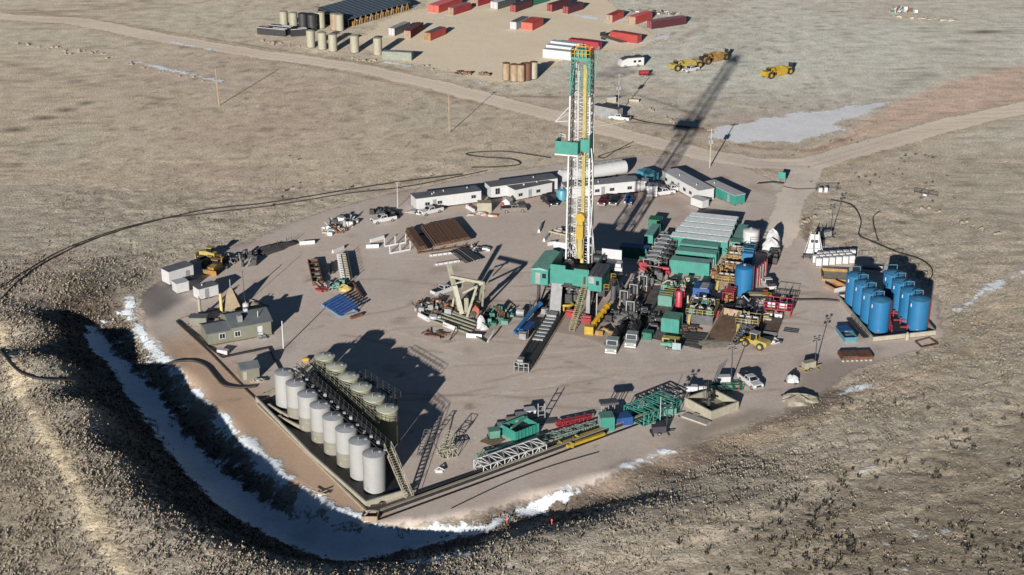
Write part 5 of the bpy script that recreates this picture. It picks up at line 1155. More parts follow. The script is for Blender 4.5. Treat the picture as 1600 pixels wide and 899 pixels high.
t = thing('duct', 'bent grey air duct standing between the rig and the pipe lane', 'duct', T(958, 470), RZ); MB().tube([(0, 0, 0), (0, 0, 3.4), (.5, .8, 4.6), (1.0, 2.6, 5.0)], .55, 12).build('duct', MGY, t); MB().tube([(2.0, .5, 0), (2.0, .6, 2.6), (1.7, 1.8, 3.4)], .45, 12).build('branch', MGY, t)
b = MB(); b.quad(*[W(*q, .08) for q in ((968,524),(1008,446),(1070,446),(1073,505),(1100,536),(1096,546),(1012,528))]); tag(b.build('stained_ground_liner', mat('stained_liner', (.11, .10, .09), .8, 0, .6, .5, .6, (.04, .04, .04))), 'dark stained ground mats under the machinery east of the rig', 'ground mat')
t = thing('red_cylinder', 'tall bright red cylinder standing beside the yellow railed platform', 'pressure vessel', T(1060, 489), RZ); MB().lathe(0, 0, [(.5, .3), (.72, .5), (.72, 4.6), (.5, 4.9), (.1, 5.0)], 18).build('shell', mat('signal_red', (.34, .03, .05), .45), t); b = MB(); [b.box(x-.1, x+.1, y-.1, y+.1, 0, .6) for x in (-.5, .5) for y in (-.5, .5)]; b.cyl(0, 0, .1, .35, .2); b.build('leg', MRD, t); b = MB(); b.rail([(-.9, .9, 3.2), (.9, .9, 3.2)], 1.8, .1); b.build('guard_rail', MRD, t)
def platform(label, px, py, L_, Wd, z, m, mr, name='shaker_platform', cat='platform', mach=MDG, mc=MGP, seed=3, n=6):
    t = thing(name, label, cat, T(px, py), RZ); rnd = random.Random(seed)
    MB().box(0, L_, 0, Wd, z-.15, z).build('deck', m, t); MB().box(.15, L_-.15, .2, Wd-.2, .1, z-.15).build('tank', m, t)
    b = MB(); b.rail([(0, 0, z), (L_, 0, z), (L_, Wd, z), (0, Wd, z), (0, 0, z)], 1.1, .09, True, 1.2); b.build('guard_rail', mr, t)
    for k in range(n):
        x = .4+(k % 3)*(L_-1.4)/2.4; y = .7+(k//3)*(Wd-2.0)/max(1, (n-1)//3)
        e = MB().prism([(y, z), (y+1.5, z), (y+1.5, z+1.1), (y, z+.6)], x, x+1.2, 'x').build('shaker', mach if k % 2 else mc, t); MB().hcyl((x+.2, y+.8, z+1.15), (x+1.0, y+.8, z+1.15), .22, 8).build('motor', MGL, e)
    b = MB()
    for k in range(6): x, y = rnd.uniform(.3, L_-.3), rnd.uniform(.3, Wd-.3); b.tube([(x, y, z), (x, y, z+rnd.uniform(.8, 2)), (x+rnd.uniform(-1, 1), y+rnd.uniform(-1, 1), z+rnd.uniform(.8, 2))], .1, 6)
    b.build('pipe', MFB, t)
    b = MB(); b.beam((L_*.15, -.05, z), (L_*.15, -1.8, 0), .5, .08); b.build('ladder', mr, t)
    return t
platform('yellow railed shaker platform with teal machines beside the brown bin', 1071, 506, 5.6, 6.5, 2.2, MGY, MYP, seed=4)
platform('second yellow railed platform above the yellow wheel loader', 1148, 520, 4.6, 3.6, 2.0, MDG, MYP, mach=MGL, mc=MDG, seed=8, n=3)
platform('yellow and brown cluttered platform right of the green pump houses', 1117, 452, 4.2, 9.0, 2.0, MWD, MYP, mach=MOR, mc=MRR, seed=5, n=6)
platform('upper cluttered yellow platform behind the green pump houses', 1133, 420, 3.8, 6.0, 2.2, MWD, MYP, mach=MRT, mc=MOR, seed=15, n=6)
frame_skid('red framed agitator unit left of the tall blue tank', 1137, 476, 3.5, 2.4, 2.6, 3, MRD, MOR, 'agitator', 'agitator')
t = thing('hopper_engine', 'black engine with silver pipe in front of the tall blue tank', 'engine', T(1157, 484), RZ); MB().lathe(0, 0, [(.9, .3), (1.1, 1.0), (.8, 2.4), (.3, 2.7)], 16).build('drum', MBK, t); MB().box(-1.4, 2.6, -.8, .9, 0, .35).build('skid', MDG, t); MB().box(1.2, 2.4, -.5, .6, .35, 1.6).build('motor', MDG, t); MB().tube([(0, 0, 2.6), (.4, .2, 3.1), (1.6, .2, 2.0)], .16, 8).build('pipe', MGL, t)
t = thing('yellow_hopper', 'yellow and black boat shaped hopper between the blue tank and the red cage', 'hopper', T(1187, 470), RZ+.2)
b = MB(); b.add([(-2.3,-.9,1.5),(2.3,-.9,1.5),(2.3,.9,1.5),(-2.3,.9,1.5),(-1.2,-.3,.35),(1.6,-.3,.35),(1.6,.3,.35),(-1.2,.3,.35)], [(4,5,1,0),(5,6,2,1),(6,7,3,2),(7,4,0,3),(7,6,5,4)]); b.build('shell', MBK, t); MB().box(-2.35, 2.35, -.95, .95, 1.5, 1.62).build('lid', MYE, t); MB().box(-1.8, .4, -.6, .6, 1.62, 1.7).build('screen', MGL, t)
t = thing('tote_cage', 'red railed cage holding white totes right of the yellow hopper', 'cage', T(1193, 493), RZ); L2 = 5.6
MB().box(0, L2, 0, 3.0, 1.4, 1.6).build('deck', MRD, t); b = MB(); b.rail([(0, 0, 1.6), (L2, 0, 1.6), (L2, 3, 1.6), (0, 3, 1.6), (0, 0, 1.6)], 1.5, .12, True, 1.4); b.build('guard_rail', mat('signal_red', (.34, .03, .05), .45), t); b = MB(); [b.box(x, x+.25, y, y+.25, 0, 1.4) for x in (.1, L2-.4) for y in (.1, 2.7)]; b.build('leg', MRD, t)
for i, (x, y, z, l) in enumerate(((.6, .8, 1.6, 'left white tote inside the red cage'), (3.0, .8, 1.6, 'right white tote inside the red cage'), (.4, -1.3, 0, 'left white tote on the ground below the red cage'), (2.4, -1.3, 0, 'right white tote on the ground below the red cage'))):
    c, s = math.cos(RZ), math.sin(RZ); g = thing('white_tote', l, 'tote', (t.location.x+x*c-y*s, t.location.y+x*s+y*c, t.location.z+z+.02), RZ, 'white totes at the red cage'); MB().box(0, 1.5, 0, 1.1, .14, 1.15).build('body', MTP, g); MB().box(-.05, 1.55, -.05, 1.15, 0, .14).build('pallet', MWD, g); MB().cyl(.75, .55, 1.15, 1.25, .2, 10).build('lid', MRD, g)
t = thing('brown_trench_bin', 'narrow brown filled trough under the red cage', 'trough', T(1187, 524), RZ); b = MB(); [b.box(x, x+.15, 0, 8, 0, 1.0) for x in (0, 3.2)]; b.box(.15, 3.2, 0, .15, 0, 1.0); b.build('wall', MGY, t); MB().box(.16, 3.19, .16, 7.9, .0, .7).build('mud', MMU, t)
wallpoly('low grey curb wall at the right side of the east equipment', 'curb', 'kerb', [(1203,525),(1229,478),(1236,455)], .7, .2, MGY)
t = thing('cable_reel_frame', 'grey folding frame with mesh lying right of the trough', 'frame', T(1224, 520), RZ); b = MB(); [b.beam((0, y, .3), (2.8, y, .3), .1) for y in (0, .8, 1.6)]; [b.beam((x, 0, .3), (x, 1.6, .3), .1) for x in (0, 1.4, 2.8)]; b.build('frame', MGY, t)
t = thing('mesh_cage', 'tall thin railing frame behind the red cage', 'railing', T(1205, 478), RZ); b = MB(); b.rail([(0, 0, 0), (0, 4.4, 0), (4.4, 4.4, 0), (4.4, 0, 0)], 2.4, .07, True, 1.5); b.build('rail', MGY, t)
# cuttings bin
t = thing('cuttings_bin', 'open brown mud bin with sloping floor and pale walls in the east equipment', 'mud bin', T(1104, 530), RZ+R(-8)); L2, W2 = 5.0, 10.5
b = MB(); b.add([(0,-.5,.05),(L2,-.5,.05),(L2,W2,1.2),(0,W2,1.2),(L2*.75,W2*.75,1.7)], [(0,1,4),(1,2,4),(2,3,4),(3,0,4)]); b.sm = True; b.build('mud', MMU, t)
for x in (-.1, L2): MB().add([(x,-.6,0),(x+.15,-.6,0),(x+.15,W2,0),(x,W2,0),(x,-.6,.3),(x+.15,-.6,.3),(x+.15,W2,2.6),(x,W2,2.6)], [(0,3,2,1),(4,5,6,7),(0,1,5,4),(1,2,6,5),(2,3,7,6),(3,0,4,7)]).build('side_wall', MRT, t)
MB().box(-.1, L2+.15, W2, W2+.15, 0, 2.6).build('back_wall', MRT, t); b = MB(); [b.beam((L2+.9, k*1.0, 0), (L2+.2, k*1.0, .5+k*.2), .12) for k in range(11)]; b.build('brace', MGY, t)
t = thing('sand_apron', 'fan of pale sand spilled before the brown mud bin', 'sand', T(1110, 540)); 
b = MB(); mesh_blob(b, 1.0, 1.0, -.05, 4.5, 2.6, .35, .7); b.build('sand', MSA, t)
t = thing('panel_unit', 'dark tank with pale striped lid behind the yellow railed platform', 'equipment box', T(1082, 468), RZ); MB().box(0, 3.4, 0, 3.6, .1, 2.6).build('tank', MBD, t); b = MB(); [b.box(1.4+k*.02, 3.0, .1+k*1.15, 1.1+k*1.15, 2.62, 2.75) for k in range(3)]; b.build('lid', MGL, t)
t = thing('engine_cart', 'small cart with engine and grey side panel near the front of the pump area', 'engine cart', T(1046, 546), RZ); MB().box(-.8, 2.2, -.4, 1.6, .4, .5).build('frame', MDG, t); MB().box(.6, 2.3, -.5, -.3, .3, 1.7).build('panel', mat('pale_blue_grey', (.24, .31, .33), .5), t); b = MB(); b.hcyl((-1.8, .3, .8), (-.4, .3, .8), .5, 10); b.box(-.6, .4, 0, 1.2, .5, 1.3); b.build('engine', MGP, t); [wheel(t, x, y, .35, .22) for x in (-.5, 1.8) for y in (-.3, 1.5)]
t = thing('timber_stack', 'small stack of yellowish timbers behind the engine cart', 'timber stack', T(1034, 534), RZ); b = MB(); [b.box(0, 3.4, k % 3*.5, k % 3*.5+.4, .3*(k//3), .3*(k//3)+.26) for k in range(9)]; b.build('timber', MYP, t)
t = thing('black_mat_pile', 'pile of black mats between the platforms and the brown bin', 'mat pile', T(1087, 530), RZ); b = MB(); [b.box(-3+random.random(), 3+random.random(), -2+k*.5, -1.6+k*.55, 0, .12+.05*random.random()+k*.02) for k in range(9)]; b.build('mat', MDG, t)
t = thing('green_pump_unit', 'green pump unit above the green railed box', 'pump', T(1041, 456), RZ); MB().box(-1.2, 1.6, 0, 2.2, .2, 1.5).build('body', MGP, t); b = MB(); b.tube([(-1, .5, 1.5), (0, .7, 2.3), (1.5, 1.4, 2.0)], .16, 8); b.cyl(1.0, .5, 1.5, 2.4, .3); b.build('pipe', MFB, t)
t = thing('red_machine', 'low red machine at the left end of the nearest green pump house', 'pump', T(1036, 430), RZ); MB().box(-1.6, 1.4, 0, 1.5, .1, 1.0).build('base', MRD, t); MB().hcyl((-1.2, .7, 1.3), (1.2, .7, 1.3), .4, 12).build('motor', MRD, t)
for i, (px, py, w_, l) in enumerate(((1037,377,1.6,'white upright cabinet between the tall green house and the pale roofs'), (1135,388,1.8,'white tote stack at the right end of the pale roofed containers'), (1110,418,1.2,'white cabinet at the right end of the nearest green pump house'))):
    t = thing('white_cabinet', l, 'cabinet', T(px, py+3), RZ); MB().box(-w_/2, w_/2, 0, w_*.7, .1, 2.4).build('body', MTP, t); MB().box(-w_*.3, w_*.3, -.04, 0, .4, 2.0).build('door', MGL, t)
# ================================================================== north east and right side
t = thing('a_frame_hopper', 'white A frame stand with twin panels behind the wrapped white pallets', 'A frame', T(1271, 398), R(-10)); b = MB()
b.add([(-1.7,-.4,.2),(-.25,-.4,.2),(-.15,.5,4.6),(-.8,.5,4.6)], [(0,1,2,3)]); b.build('panel', MWH, t); b = MB(); b.add([(.25,-.4,.2),(1.7,-.4,.2),(.8,.5,4.6),(.15,.5,4.6)], [(0,1,2,3)]); b.build('panel', MWH, t); b = MB(); [b.beam((x*1.9, 2.0, 0), (x*.8, .6, 4.9), .15) for x in (-1, 1)]; [b.beam((-1.7+k*.25, 1.9-k*.3, .3+k), (1.7-k*.25, 1.9-k*.3, .3+k), .1) for k in range(4)]; b.build('rear_frame', MWH, t); b = MB(); b.beam((-2.2, -.5, 0), (-.8, .45, 5.3), .18); b.beam((2.2, -.5, 0), (.8, .45, 5.3), .18); b.beam((0, -.5, .1), (0, .5, 5.2), .14); b.beam((-1.6, -.45, 1.6), (1.6, -.2, 1.6), .14); b.build('frame', MGL, t)
for i, x in enumerate((-.5, .5)): MB().hcyl((x, -.32, 3.2), (x, .1, 3.2), .35, 10).build('pulley', MDG, t)
t = thing('pallet_frame_stack', 'dark wooden frames stacked at the foot of the white A frame', 'frame stack', T(1266, 402), R(-12)); b = MB(); [b.beam((-2+k*.2, -.8, .2+k*.15), (3+k*.1, -.6, .2+k*.15), .18) for k in range(5)]; [b.beam((x, -1.6, .2), (x, .6, .5), .2) for x in (-1.5, 0, 1.5)]; b.build('timber', MDG, t)
pw0, pw1 = T(1279, 417), T(1331, 413)
for i in range(6):
    for j in range(3):
        p = pw0.lerp(pw1, i/5)+Vector((.4*j-(.8 if j == 1 else 0), 1.7*j, 0)); p.z = .06
        g = thing('wrapped_pallet', 'wrapped white pallet in the rows behind the blue tanks', 'pallet', p, R(-4)+random.uniform(-.06, .06), 'white wrapped pallets behind the blue tanks')
        b = MB(); b.prism([(0,.15),(1.35,.15),(1.3,1.6),(1.1,1.8),(.2,1.8),(0.05,1.6)], -.62, .62, 'x'); b.build('wrapped_load', MTP, g); MB().box(-.66, .66, -.02, 1.4, 0, .15).build('pallet', MWD, g)
t = thing('tan_pit_bin', 'low tan and grey open bin left of the back blue tanks', 'bin', T(1306, 440), R(-8)); b = MB(); b.box(-3, -2.85, 0, 5, 0, 1.0); b.box(2.6, 2.75, 0, 5, 0, 1.0); b.box(-2.85, 2.6, 4.85, 5, 0, 1.0); b.box(-2.85, 2.6, 0, .15, 0, .5); b.build('wall', MOR, t); MB().box(-2.84, 2.59, .16, 4.84, 0, .35).build('fill', MSA, t)
t = thing('curved_trough', 'orange lined trough beside the left blue tank row', 'trough', T(1313, 455), R(30)); b = MB(); b.add([(-1.6,0,1.0),(-1.2,0,.3),(0,0,.05),(1.2,0,.3),(1.6,0,1.0),(-1.6,3.6,1.0),(-1.2,3.6,.3),(0,3.6,.05),(1.2,3.6,.3),(1.6,3.6,1.0)], [(i, i+1, i+6, i+5) for i in range(4)]); b.build('lining', mat('orange_lining', (.35, .17, .07), .7), t); b = MB(); b.box(-1.7, 1.7, -.1, 0, 0, .9); b.build('end_wall', MTP, t)
t = thing('white_open_box', 'white open box behind the left row of blue tanks', 'box', T(1362, 428), R(-15)); b = MB(); b.box(-2.2, 2.2, 0, .12, 0, .8); b.box(-2.2, -2.08, .12, 3, 0, .8); b.box(2.08, 2.2, .12, 3, 0, .8); b.box(-2.08, 2.08, 2.88, 3, 0, .8); b.build('wall', MTP, t); MB().box(-2.05, 2.05, .14, 2.86, 0, .25).build('fill', MMU, t)
t = thing('blue_skip', 'blue and grey open skip on the left of the blue tank wall', 'skip', T(1322, 527), hdg((1306,510),(1322,530))); b = MB(); b.add([(-2.6,-1.1,0),(2.4,-1.1,0),(2.4,1.1,0),(-2.6,1.1,0),(-3.0,-1.3,1.2),(2.8,-1.3,1.2),(2.8,1.3,1.2),(-3.0,1.3,1.2)], [(0,1,5,4),(1,2,6,5),(2,3,7,6),(3,0,4,7),(0,3,2,1)]); b.build('hull', MPL, t); b = MB(); b.box(-3.0, -.3, -1.2, 1.2, 1.18, 1.25); b.build('lid', MBD, t); MB().box(-.2, 2.7, -1.0, 1.0, .5, .6).build('contents', MGL, t)
t = thing('rusty_plate_stack', 'stack of rusty brown steel plates below the blue tank wall', 'plate stack', T(1338, 558), hdg((1312,548),(1362,546))); b = MB(); [b.box(-3.2+random.uniform(-.2, .2), 2.9, -1.6, 1.7+random.uniform(-.2, .2), .15*k, .15*k+.12) for k in range(5)]; b.build('plate', MRR, t); b = MB(); b.box(-3.0, .2, -1.4, 1.4, .76, .86); b.build('top_plate', MPI, t)
b = MB(); [b.box(-3.4+k*.9, -3.0+k*.9, -2.1, -1.6, .0, .35) for k in range(7)]; b.build('block', MCO, t)
t = thing('rusty_steelwork', 'flat rusty steel frame lying right of the blue tank wall', 'frame', T(1448, 536), 0); P = [W(*q, .2) for q in ((1430,534),(1452,528),(1466,538),(1440,543))]; o = t.location.copy(); b = MB(o); [b.beam(P[k], P[(k+1) % 4], .18) for k in range(4)]; b.build('bar', MRR, t)  # open frame of rusty bars lying flat
t = thing('walk_board', 'dark board walk along the left wall of the blue tanks', 'board walk', W(1345, 520)); o = W(1345, 520); MB(o).beam(W(1326,498,.4), W(1353,528,.4), 1.0, .12).build('board', MDG, t); b = MB(o); b.rail([W(1330,498,.4), W(1357,528,.4)], .9, .06); b.build('guard_rail', MDG, t)
t = thing('white_tote', 'white plastic tank on the ground left of the dirt heap', 'tote', T(1237, 597), R(-35)); b = MB(); mesh_blob(b, 0, 0, .2, 1.3, .95, 1.3, .2, 14); b.build('body', MTP, t); MB().box(-1.2, 1.2, -.8, .8, 0, .2).build('pallet', MDG, t); MB().cyl(0, 0, 1.45, 1.6, .25, 10).build('lid', MBK, t)
t = thing('dirt_heap', 'pale dirt heap beside the white plastic tank at the pad edge', 'dirt heap', T(1248, 626)); b = MB(); mesh_blob(b, 0, 0, -.2, 3.4, 2.4, 1.5, 1.1, 40, 9); b.v = [(x+random.uniform(-.12,.12), y+random.uniform(-.12,.12), z+random.uniform(-.12,.12)) for x, y, z in b.v]; b.build('soil', MSA, t)
# cellar box
a, rz, L_ = fr((1111,657), (1154,641)); t = thing('cellar_box', 'square concrete cellar box with open sand floor', 'concrete box', a, rz); D_ = 7.0
for x0, x1, y0, y1 in ((0,L_,0,.3),(0,L_,D_-.3,D_),(0,.3,.3,D_-.3),(L_-.3,L_,.3,D_-.3)): MB().box(x0, x1, y0, y1, 0, 1.7).build('wall', MBC, t)
MB().box(.3, L_-.3, .3, D_-.3, 0, .3).build('sand_floor', MSA, t)
c0 = t.location; t = thing('wellhead_tree', 'dark wellhead valves standing inside the square cellar box', 'wellhead', W(1107, 640, .35)); MB().cyl(0, 0, 0, 3.4, .3, 12).build('casing', MDG, t); b = MB(); b.hcyl((-1, 0, 1.6), (1, 0, 1.6), .22, 10); b.hcyl((0, -.9, 2.6), (0, .9, 2.6), .22, 10); b.cyl(0, 0, 1.2, 2.0, .5, 10); b.cyl(0, 0, 3.4, 3.8, .45, 10); b.build('valve', MDG, t); b = MB(); [b.tube([(-1+k*.3, .8, 0), (-1+k*.3, .8, 4.6+k*.2)], .06, 6) for k in range(4)]; b.build('rod', MDG, t)
t = thing('white_pump', 'white pump trailer at the left of the cellar box', 'pump trailer', T(1088, 615), R(-4)); b = MB(); b.box(-2, 2, -.6, .6, .5, .65); b.build('frame', MGL, t); MB().box(-1.9, .2, -.6, .6, .65, 1.6).build('body', MTP, t); MB().hcyl((.4, 0, 1.1), (1.9, 0, 1.1), .45, 12).build('tank', MTP, t); [wheel(t, x, s*.7, .35, .22) for x in (-1, 1) for s in (-1, 1)]
t = thing('green_frame_base', 'dark green steel frame on the ground around the light tower beside the pickup', 'steel frame', T(1133, 608), R(5)); b = MB(); [b.beam((x, -1.2, .3), (x, 1.6, .3), .2) for x in (-3, -1.5, 0, 1.5, 3)]; b.beam((-3, -1.2, .3), (3, -1.2, .3), .25); b.beam((-3, 1.6, .3), (3, 1.6, .3), .25); b.rail([(-3, -1.2, .3), (3, -1.2, .3)], 1.0, .08); b.build('bar', MGD, t)
t = thing('orange_post', 'small orange and red stake beside the green frame', 'stake', T(1154, 612)); MB().beam((0, 0, 0), (0, 0, 1.2), .18).build('post', MRD, t); MB().beam((0,0,1.2), (0,0,1.3), .24).build('cap', MOR, t)
for i, (px, py, l) in enumerate(((792,818,'orange red stake in the ditch below the near pad edge'), (862,822,'bright red marker stake on the slope right of the other marker'))):
    t = thing('marker_stake', l, 'stake', T(px, py)); MB().beam((0, 0, 0), (0, 0, 1.3), .12).build('stake', mat('stake_orange', (.55, .12, .05), .6), t); MB().box(-.14, .14, -.04, .04, .9, 1.15).build('flag', mat('flag_red', (.6, .05, .06), .6), t)
t = thing('concrete_footing', 'pale concrete slab lying left below the cellar box', 'slab', T(1088, 657), R(-40)); MB().box(-2.6, 2.6, -.8, .8, 0, .35).build('slab', MCO, t); MB().box(-1.6, -.6, .85, 1.9, 0, .3).build('broken_slab', MCO, t)
# lattice girder and other near edge items
def boxtruss(label, p1, p2, w_, h_, bays, m, name='lattice_girder', z=None, r=.14, cat='lattice girder', rails=True):
    a = T(*p1); c = T(*p2); o = a.copy(); z = z if z is not None else h_/2+.15; a.z = c.z = z+.06
    t = thing(name, label, cat, o); MB(o).truss(a, c, w_, h_, bays, r).build('truss', m, t); return t
t = boxtruss('large green lattice girder lying along the near edge barrier', (990,660), (1048,636), 5.0, 2.1, 8, MGR, r=.17)
t = boxtruss('white lattice mast section lying at the left end of the near barrier', (748,738), (846,704), 2.8, 1.5, 9, MWH, r=.17)
o = t.location.copy(); b = MB(o); [b.tube([T(752+k*3,733-k*2,.9+k*.15), T(835+k*2,706-k*2,.9+k*.15)], .3, 8) for k in range(4)]; b.build('pipe', MGY, t)
t = boxtruss('dark green truss section lying behind the white lattice section', (748,722), (838,700), 1.8, .9, 9, MGP, r=.12)
t = boxtruss('red and rusty girder lying on the gravel right of the green bins', (870,667), (923,656), .9, .7, 8, MRD, r=.16); 
t = boxtruss('dull green bundle of truss parts behind the yellow beams', (846,690), (938,664), 1.6, .5, 10, mat('dull_green_grey', (.16, .22, .19), .6), r=.14)
for i, (p, q, l) in enumerate((((872,699),(900,690),'left yellow beam on the near barrier'), ((896,690),(940,675),'middle yellow beam on the near barrier'), ((886,702),(944,682),'long pale yellow beam closest to the near barrier'))):
    a, c = T(*p, .55), T(*q, .55); t = thing('yellow_beam', l, 'steel beam', T(*p), 0, 'yellow beams at the near barrier'); o = t.location.copy(); MB(o).beam(a, c, .6, .5).build('beam', MYE, t); MB(o).beam(a.lerp(c, .1), a.lerp(c, .14), .9, .9).build('end_plate', MYP, t)
a, rz, L_ = fr((791,688), (817,691)); 
def openbin(label, p1, p2, D_, H_, m, fill=MBK, ribs=True, name='open_bin', cat='bin'):
    a, rz, L_ = fr(p1, p2); t = thing(name, label, cat, a, rz); b = MB()
    for x0, x1, y0, y1 in ((0,L_,0,.12),(0,L_,D_-.12,D_),(0,.12,.12,D_-.12),(L_-.12,L_,.12,D_-.12)): b.box(x0, x1, y0, y1, .1, H_)
    x = .3
    while x < L_: b.box(x, x+.12, -.1, 0, .1, H_); x += .8
    b.build('wall', m, t); MB().box(.12, L_-.12, .12, D_-.12, .1, H_*.5).build('contents', fill, t); b = MB(); b.beam((.3, D_*.4, H_+.1), (L_-.2, D_*.7, H_+.3), .3); b.build('pipe', MGP, t); return t
openbin('open green bin loaded with frames at the near side of the gravel', (806,692), (841,678), 4.0, 2.0, MGR)
hut('green steel box standing on the near edge barrier', (939,675), (960,673), 2.6, 2.6, MGR, MGP, name='steel_box', cat='steel box', rz=R(8), rib=.4)
hut('dark blue steel box right of the green box on the near barrier', (962,668), (986,661), 2.4, 1.5, MBD, MBD, name='steel_box', cat='steel box', rz=R(18), doors=False)
for i, (px, py, m, l) in enumerate(((772,684,MGP,'pale green topped crate at the left of the green bin group'), (787,676,MGP,'green and beige crate, second in the line behind the green bin'), (800,668,MFB,'beige crate, third in the line behind the green bin'), (815,660,MPL,'pale blue crate, fourth in the line behind the green bin'), (828,652,MTP,'white topped crate, last in the line behind the green bin'))):
    t = thing('equipment_crate', l, 'crate', T(px, py), R(15), 'crates behind the green bin'); MB().box(-.9, .9, -.7, .9, .2, 1.5).build('body', m, t); MB().box(-1.0, 1.0, -.8, 1.0, 1.5, 1.62).build('lid', MGL if i % 2 else m, t); MB().box(-1.1, 1.1, -.9, 1.1, 0, .2).build('skid', MGD, t)
t = thing('lifting_stand', 'grey ladder like stand right of the white topped crate', 'stand', T(848, 660), R(12)); b = MB(); [b.beam((x, 0, 0), (x, .3, 3.6), .16) for x in (-.8, .4)]; [b.beam((-.8, z*.08, z), (.4, z*.08, z), .1) for z in (.6, 1.4, 2.2, 3.0)]; b.build('ladder', MGL, t); MB().box(-1.6, 2.6, -1.0, .8, 0, .25).build('base', MGY, t)
t = thing('shaded_stand', 'pale post rack with hanging parts behind the green steel box', 'rack', T(952, 656), R(12)); b = MB(); [b.beam((x, y, 0), (x, y, 3.0), .14) for x in (-1.2, -.2, .9) for y in (0, 1.2)]; b.build('post', MGL, t); MB().box(-1.6, 1.6, -.3, 1.6, 3.0, 3.4).build('tray', MGY, t)
t = thing('flat_brown_pallet', 'flat brown timber pallet left below the pale green crate', 'pallet', T(768, 691), R(-35)); b = MB(); [b.box(-1.6, 1.6, -1.3+k*.45, -1.0+k*.45, .1, .2) for k in range(7)]; [b.box(x, x+.2, -1.3, 1.8, 0, .1) for x in (-1.5, 0, 1.3)]; b.build('plank', MWD, t)
# fallen gin pole / A frames near the tank stairs
t = boxtruss('beige lattice boom standing on end right of the tank stairs', (690,716), (712,712), 1.6, 1.6, 3, MCR, name='lattice_boom', r=.12)
o = t.location.copy(); b = MB(o); b.truss(T(688,716,.4), T(706,700,3.0), 1.4, 1.0, 4, .1); b.build('tip', MCR, t)
a = T(655, 706); t = thing('a_frame_stair', 'narrow steel ladder bridge leaning right of the tank stairs', 'ladder', T(672,706)); o = t.location.copy(); b = MB(o); p_, q_ = T(655,714,.3), T(668,702,3.8)
for s in (-.4, .4): b.beam(p_+Vector((s, 0, 0)), q_+Vector((s, 0, 0)), .12)
for k in range(10): c = p_.lerp(q_, k/9); b.beam(c-Vector((.4, 0, 0)), c+Vector((.4, 0, 0)), .08)
b.beam(q_, T(690,716,.2), .14); b.build('ladder', MGY, t)
t = thing('valve_assembly', 'white valve assembly on the gravel below the beige lattice boom', 'valve assembly', T(686, 738)); MB().box(-.6, .6, -.3, .3, 0, .5).build('body', MTP, t); MB().tube([(-.8, 0, .3), (0, .3, .8), (.9, 0, .4)], .12, 8).build('pipe', MTP, t)
# ================================================================== centre and west of the pad
PR = 'brown drill pipes lying on the pipe racks'
def pipes(c00, c01, c10, n, layers, first=None, z0=.75, r=.14, lab='brown drill pipe in the big stack left of the rig', grp=PR, m=MPI):
    A, B, C_ = T(*c00), T(*c01), T(*c10); d = C_-A; L_ = d.length; rz = math.atan2(d.y, d.x); base = first
    for l in range(layers):
        for i in range(n-l):
            p = A.lerp(B, (i+.5*l+.5)/n); p.z = z0+r+l*r*1.75
            if base is None:
                base = tag(MB().hcyl((0, 0, 0), (L_, 0, 0), r, 7).build('drill_pipe', m), lab, 'pipe', grp); o = base
            else: o = base.copy(); COL.objects.link(o); o['label'] = lab; o['group'] = grp
            o.location = p+Vector((random.uniform(-.25, .25)*math.cos(rz), random.uniform(-.25, .25)*math.sin(rz), 0)); o.rotation_euler = (0, 0, rz)
    return base
pb = pipes((657,361), (713,350), (679,391), 30, 3)
pipes((633,368), (648,364), (653,399), 9, 4, pb, lab='reddish brown drill pipe in the narrow stack beside the white rack', grp='drill pipes in the narrow stack')
pb2 = pipes((700,397), (728,389), (726,416), 8, 1, None, .5, .11, 'dark pipe lying loose on the white sills below the big stack', 'loose dark pipes', MDG)
def rack(label, p1, p2, D_, m, h_=1.4, name='pipe_rack', posts=3):
    a, rz, L_ = fr(p1, p2); t = thing(name, label, 'pipe rack', a, rz)
    b = MB(); b.beam((0, 0, .2), (L_, 0, .2), .3, .35); b.build('sill', m, t)
    for k in range(posts): x = L_*k/(posts-1); MB().beam((x, 0, .3), (x, 0, h_), .2).build('post', m, t)
    return t
rack('white pipe rack sill with posts, lower one left of the narrow pipe stack', (609,397), (641,391), 0, MWH, 2.2); rack('white pipe rack sill with posts, upper one left of the narrow pipe stack', (601,386), (634,380), 0, MWH, 2.2)
rack('rack beam under the front ends of the big brown pipe stack', (653,397), (742,384), 0, MPI, .8, posts=6); rack('rack beam under the back ends of the big brown pipe stack', (634,372), (716,356), 0, MPI, .8, posts=6)
for i, (p, q, l) in enumerate((((671,401),(710,396),'upper white sill on the gravel below the brown pipe stack'), ((680,415),(718,409),'lower white sill on the gravel below the brown pipe stack'))):
    a, rz, L_ = fr(p, q); t = thing('white_sill', l, 'rack sill', a, rz); b = MB(); b.box(0, L_, -.25, .25, 0, .45); b.build('beam', MWH, t); b = MB(); [b.box(x*L_, x*L_+.12, -.3, -.25, .1, .4) for x in (.1, .3, .5, .7, .9)]; b.build('web', MGY, t)
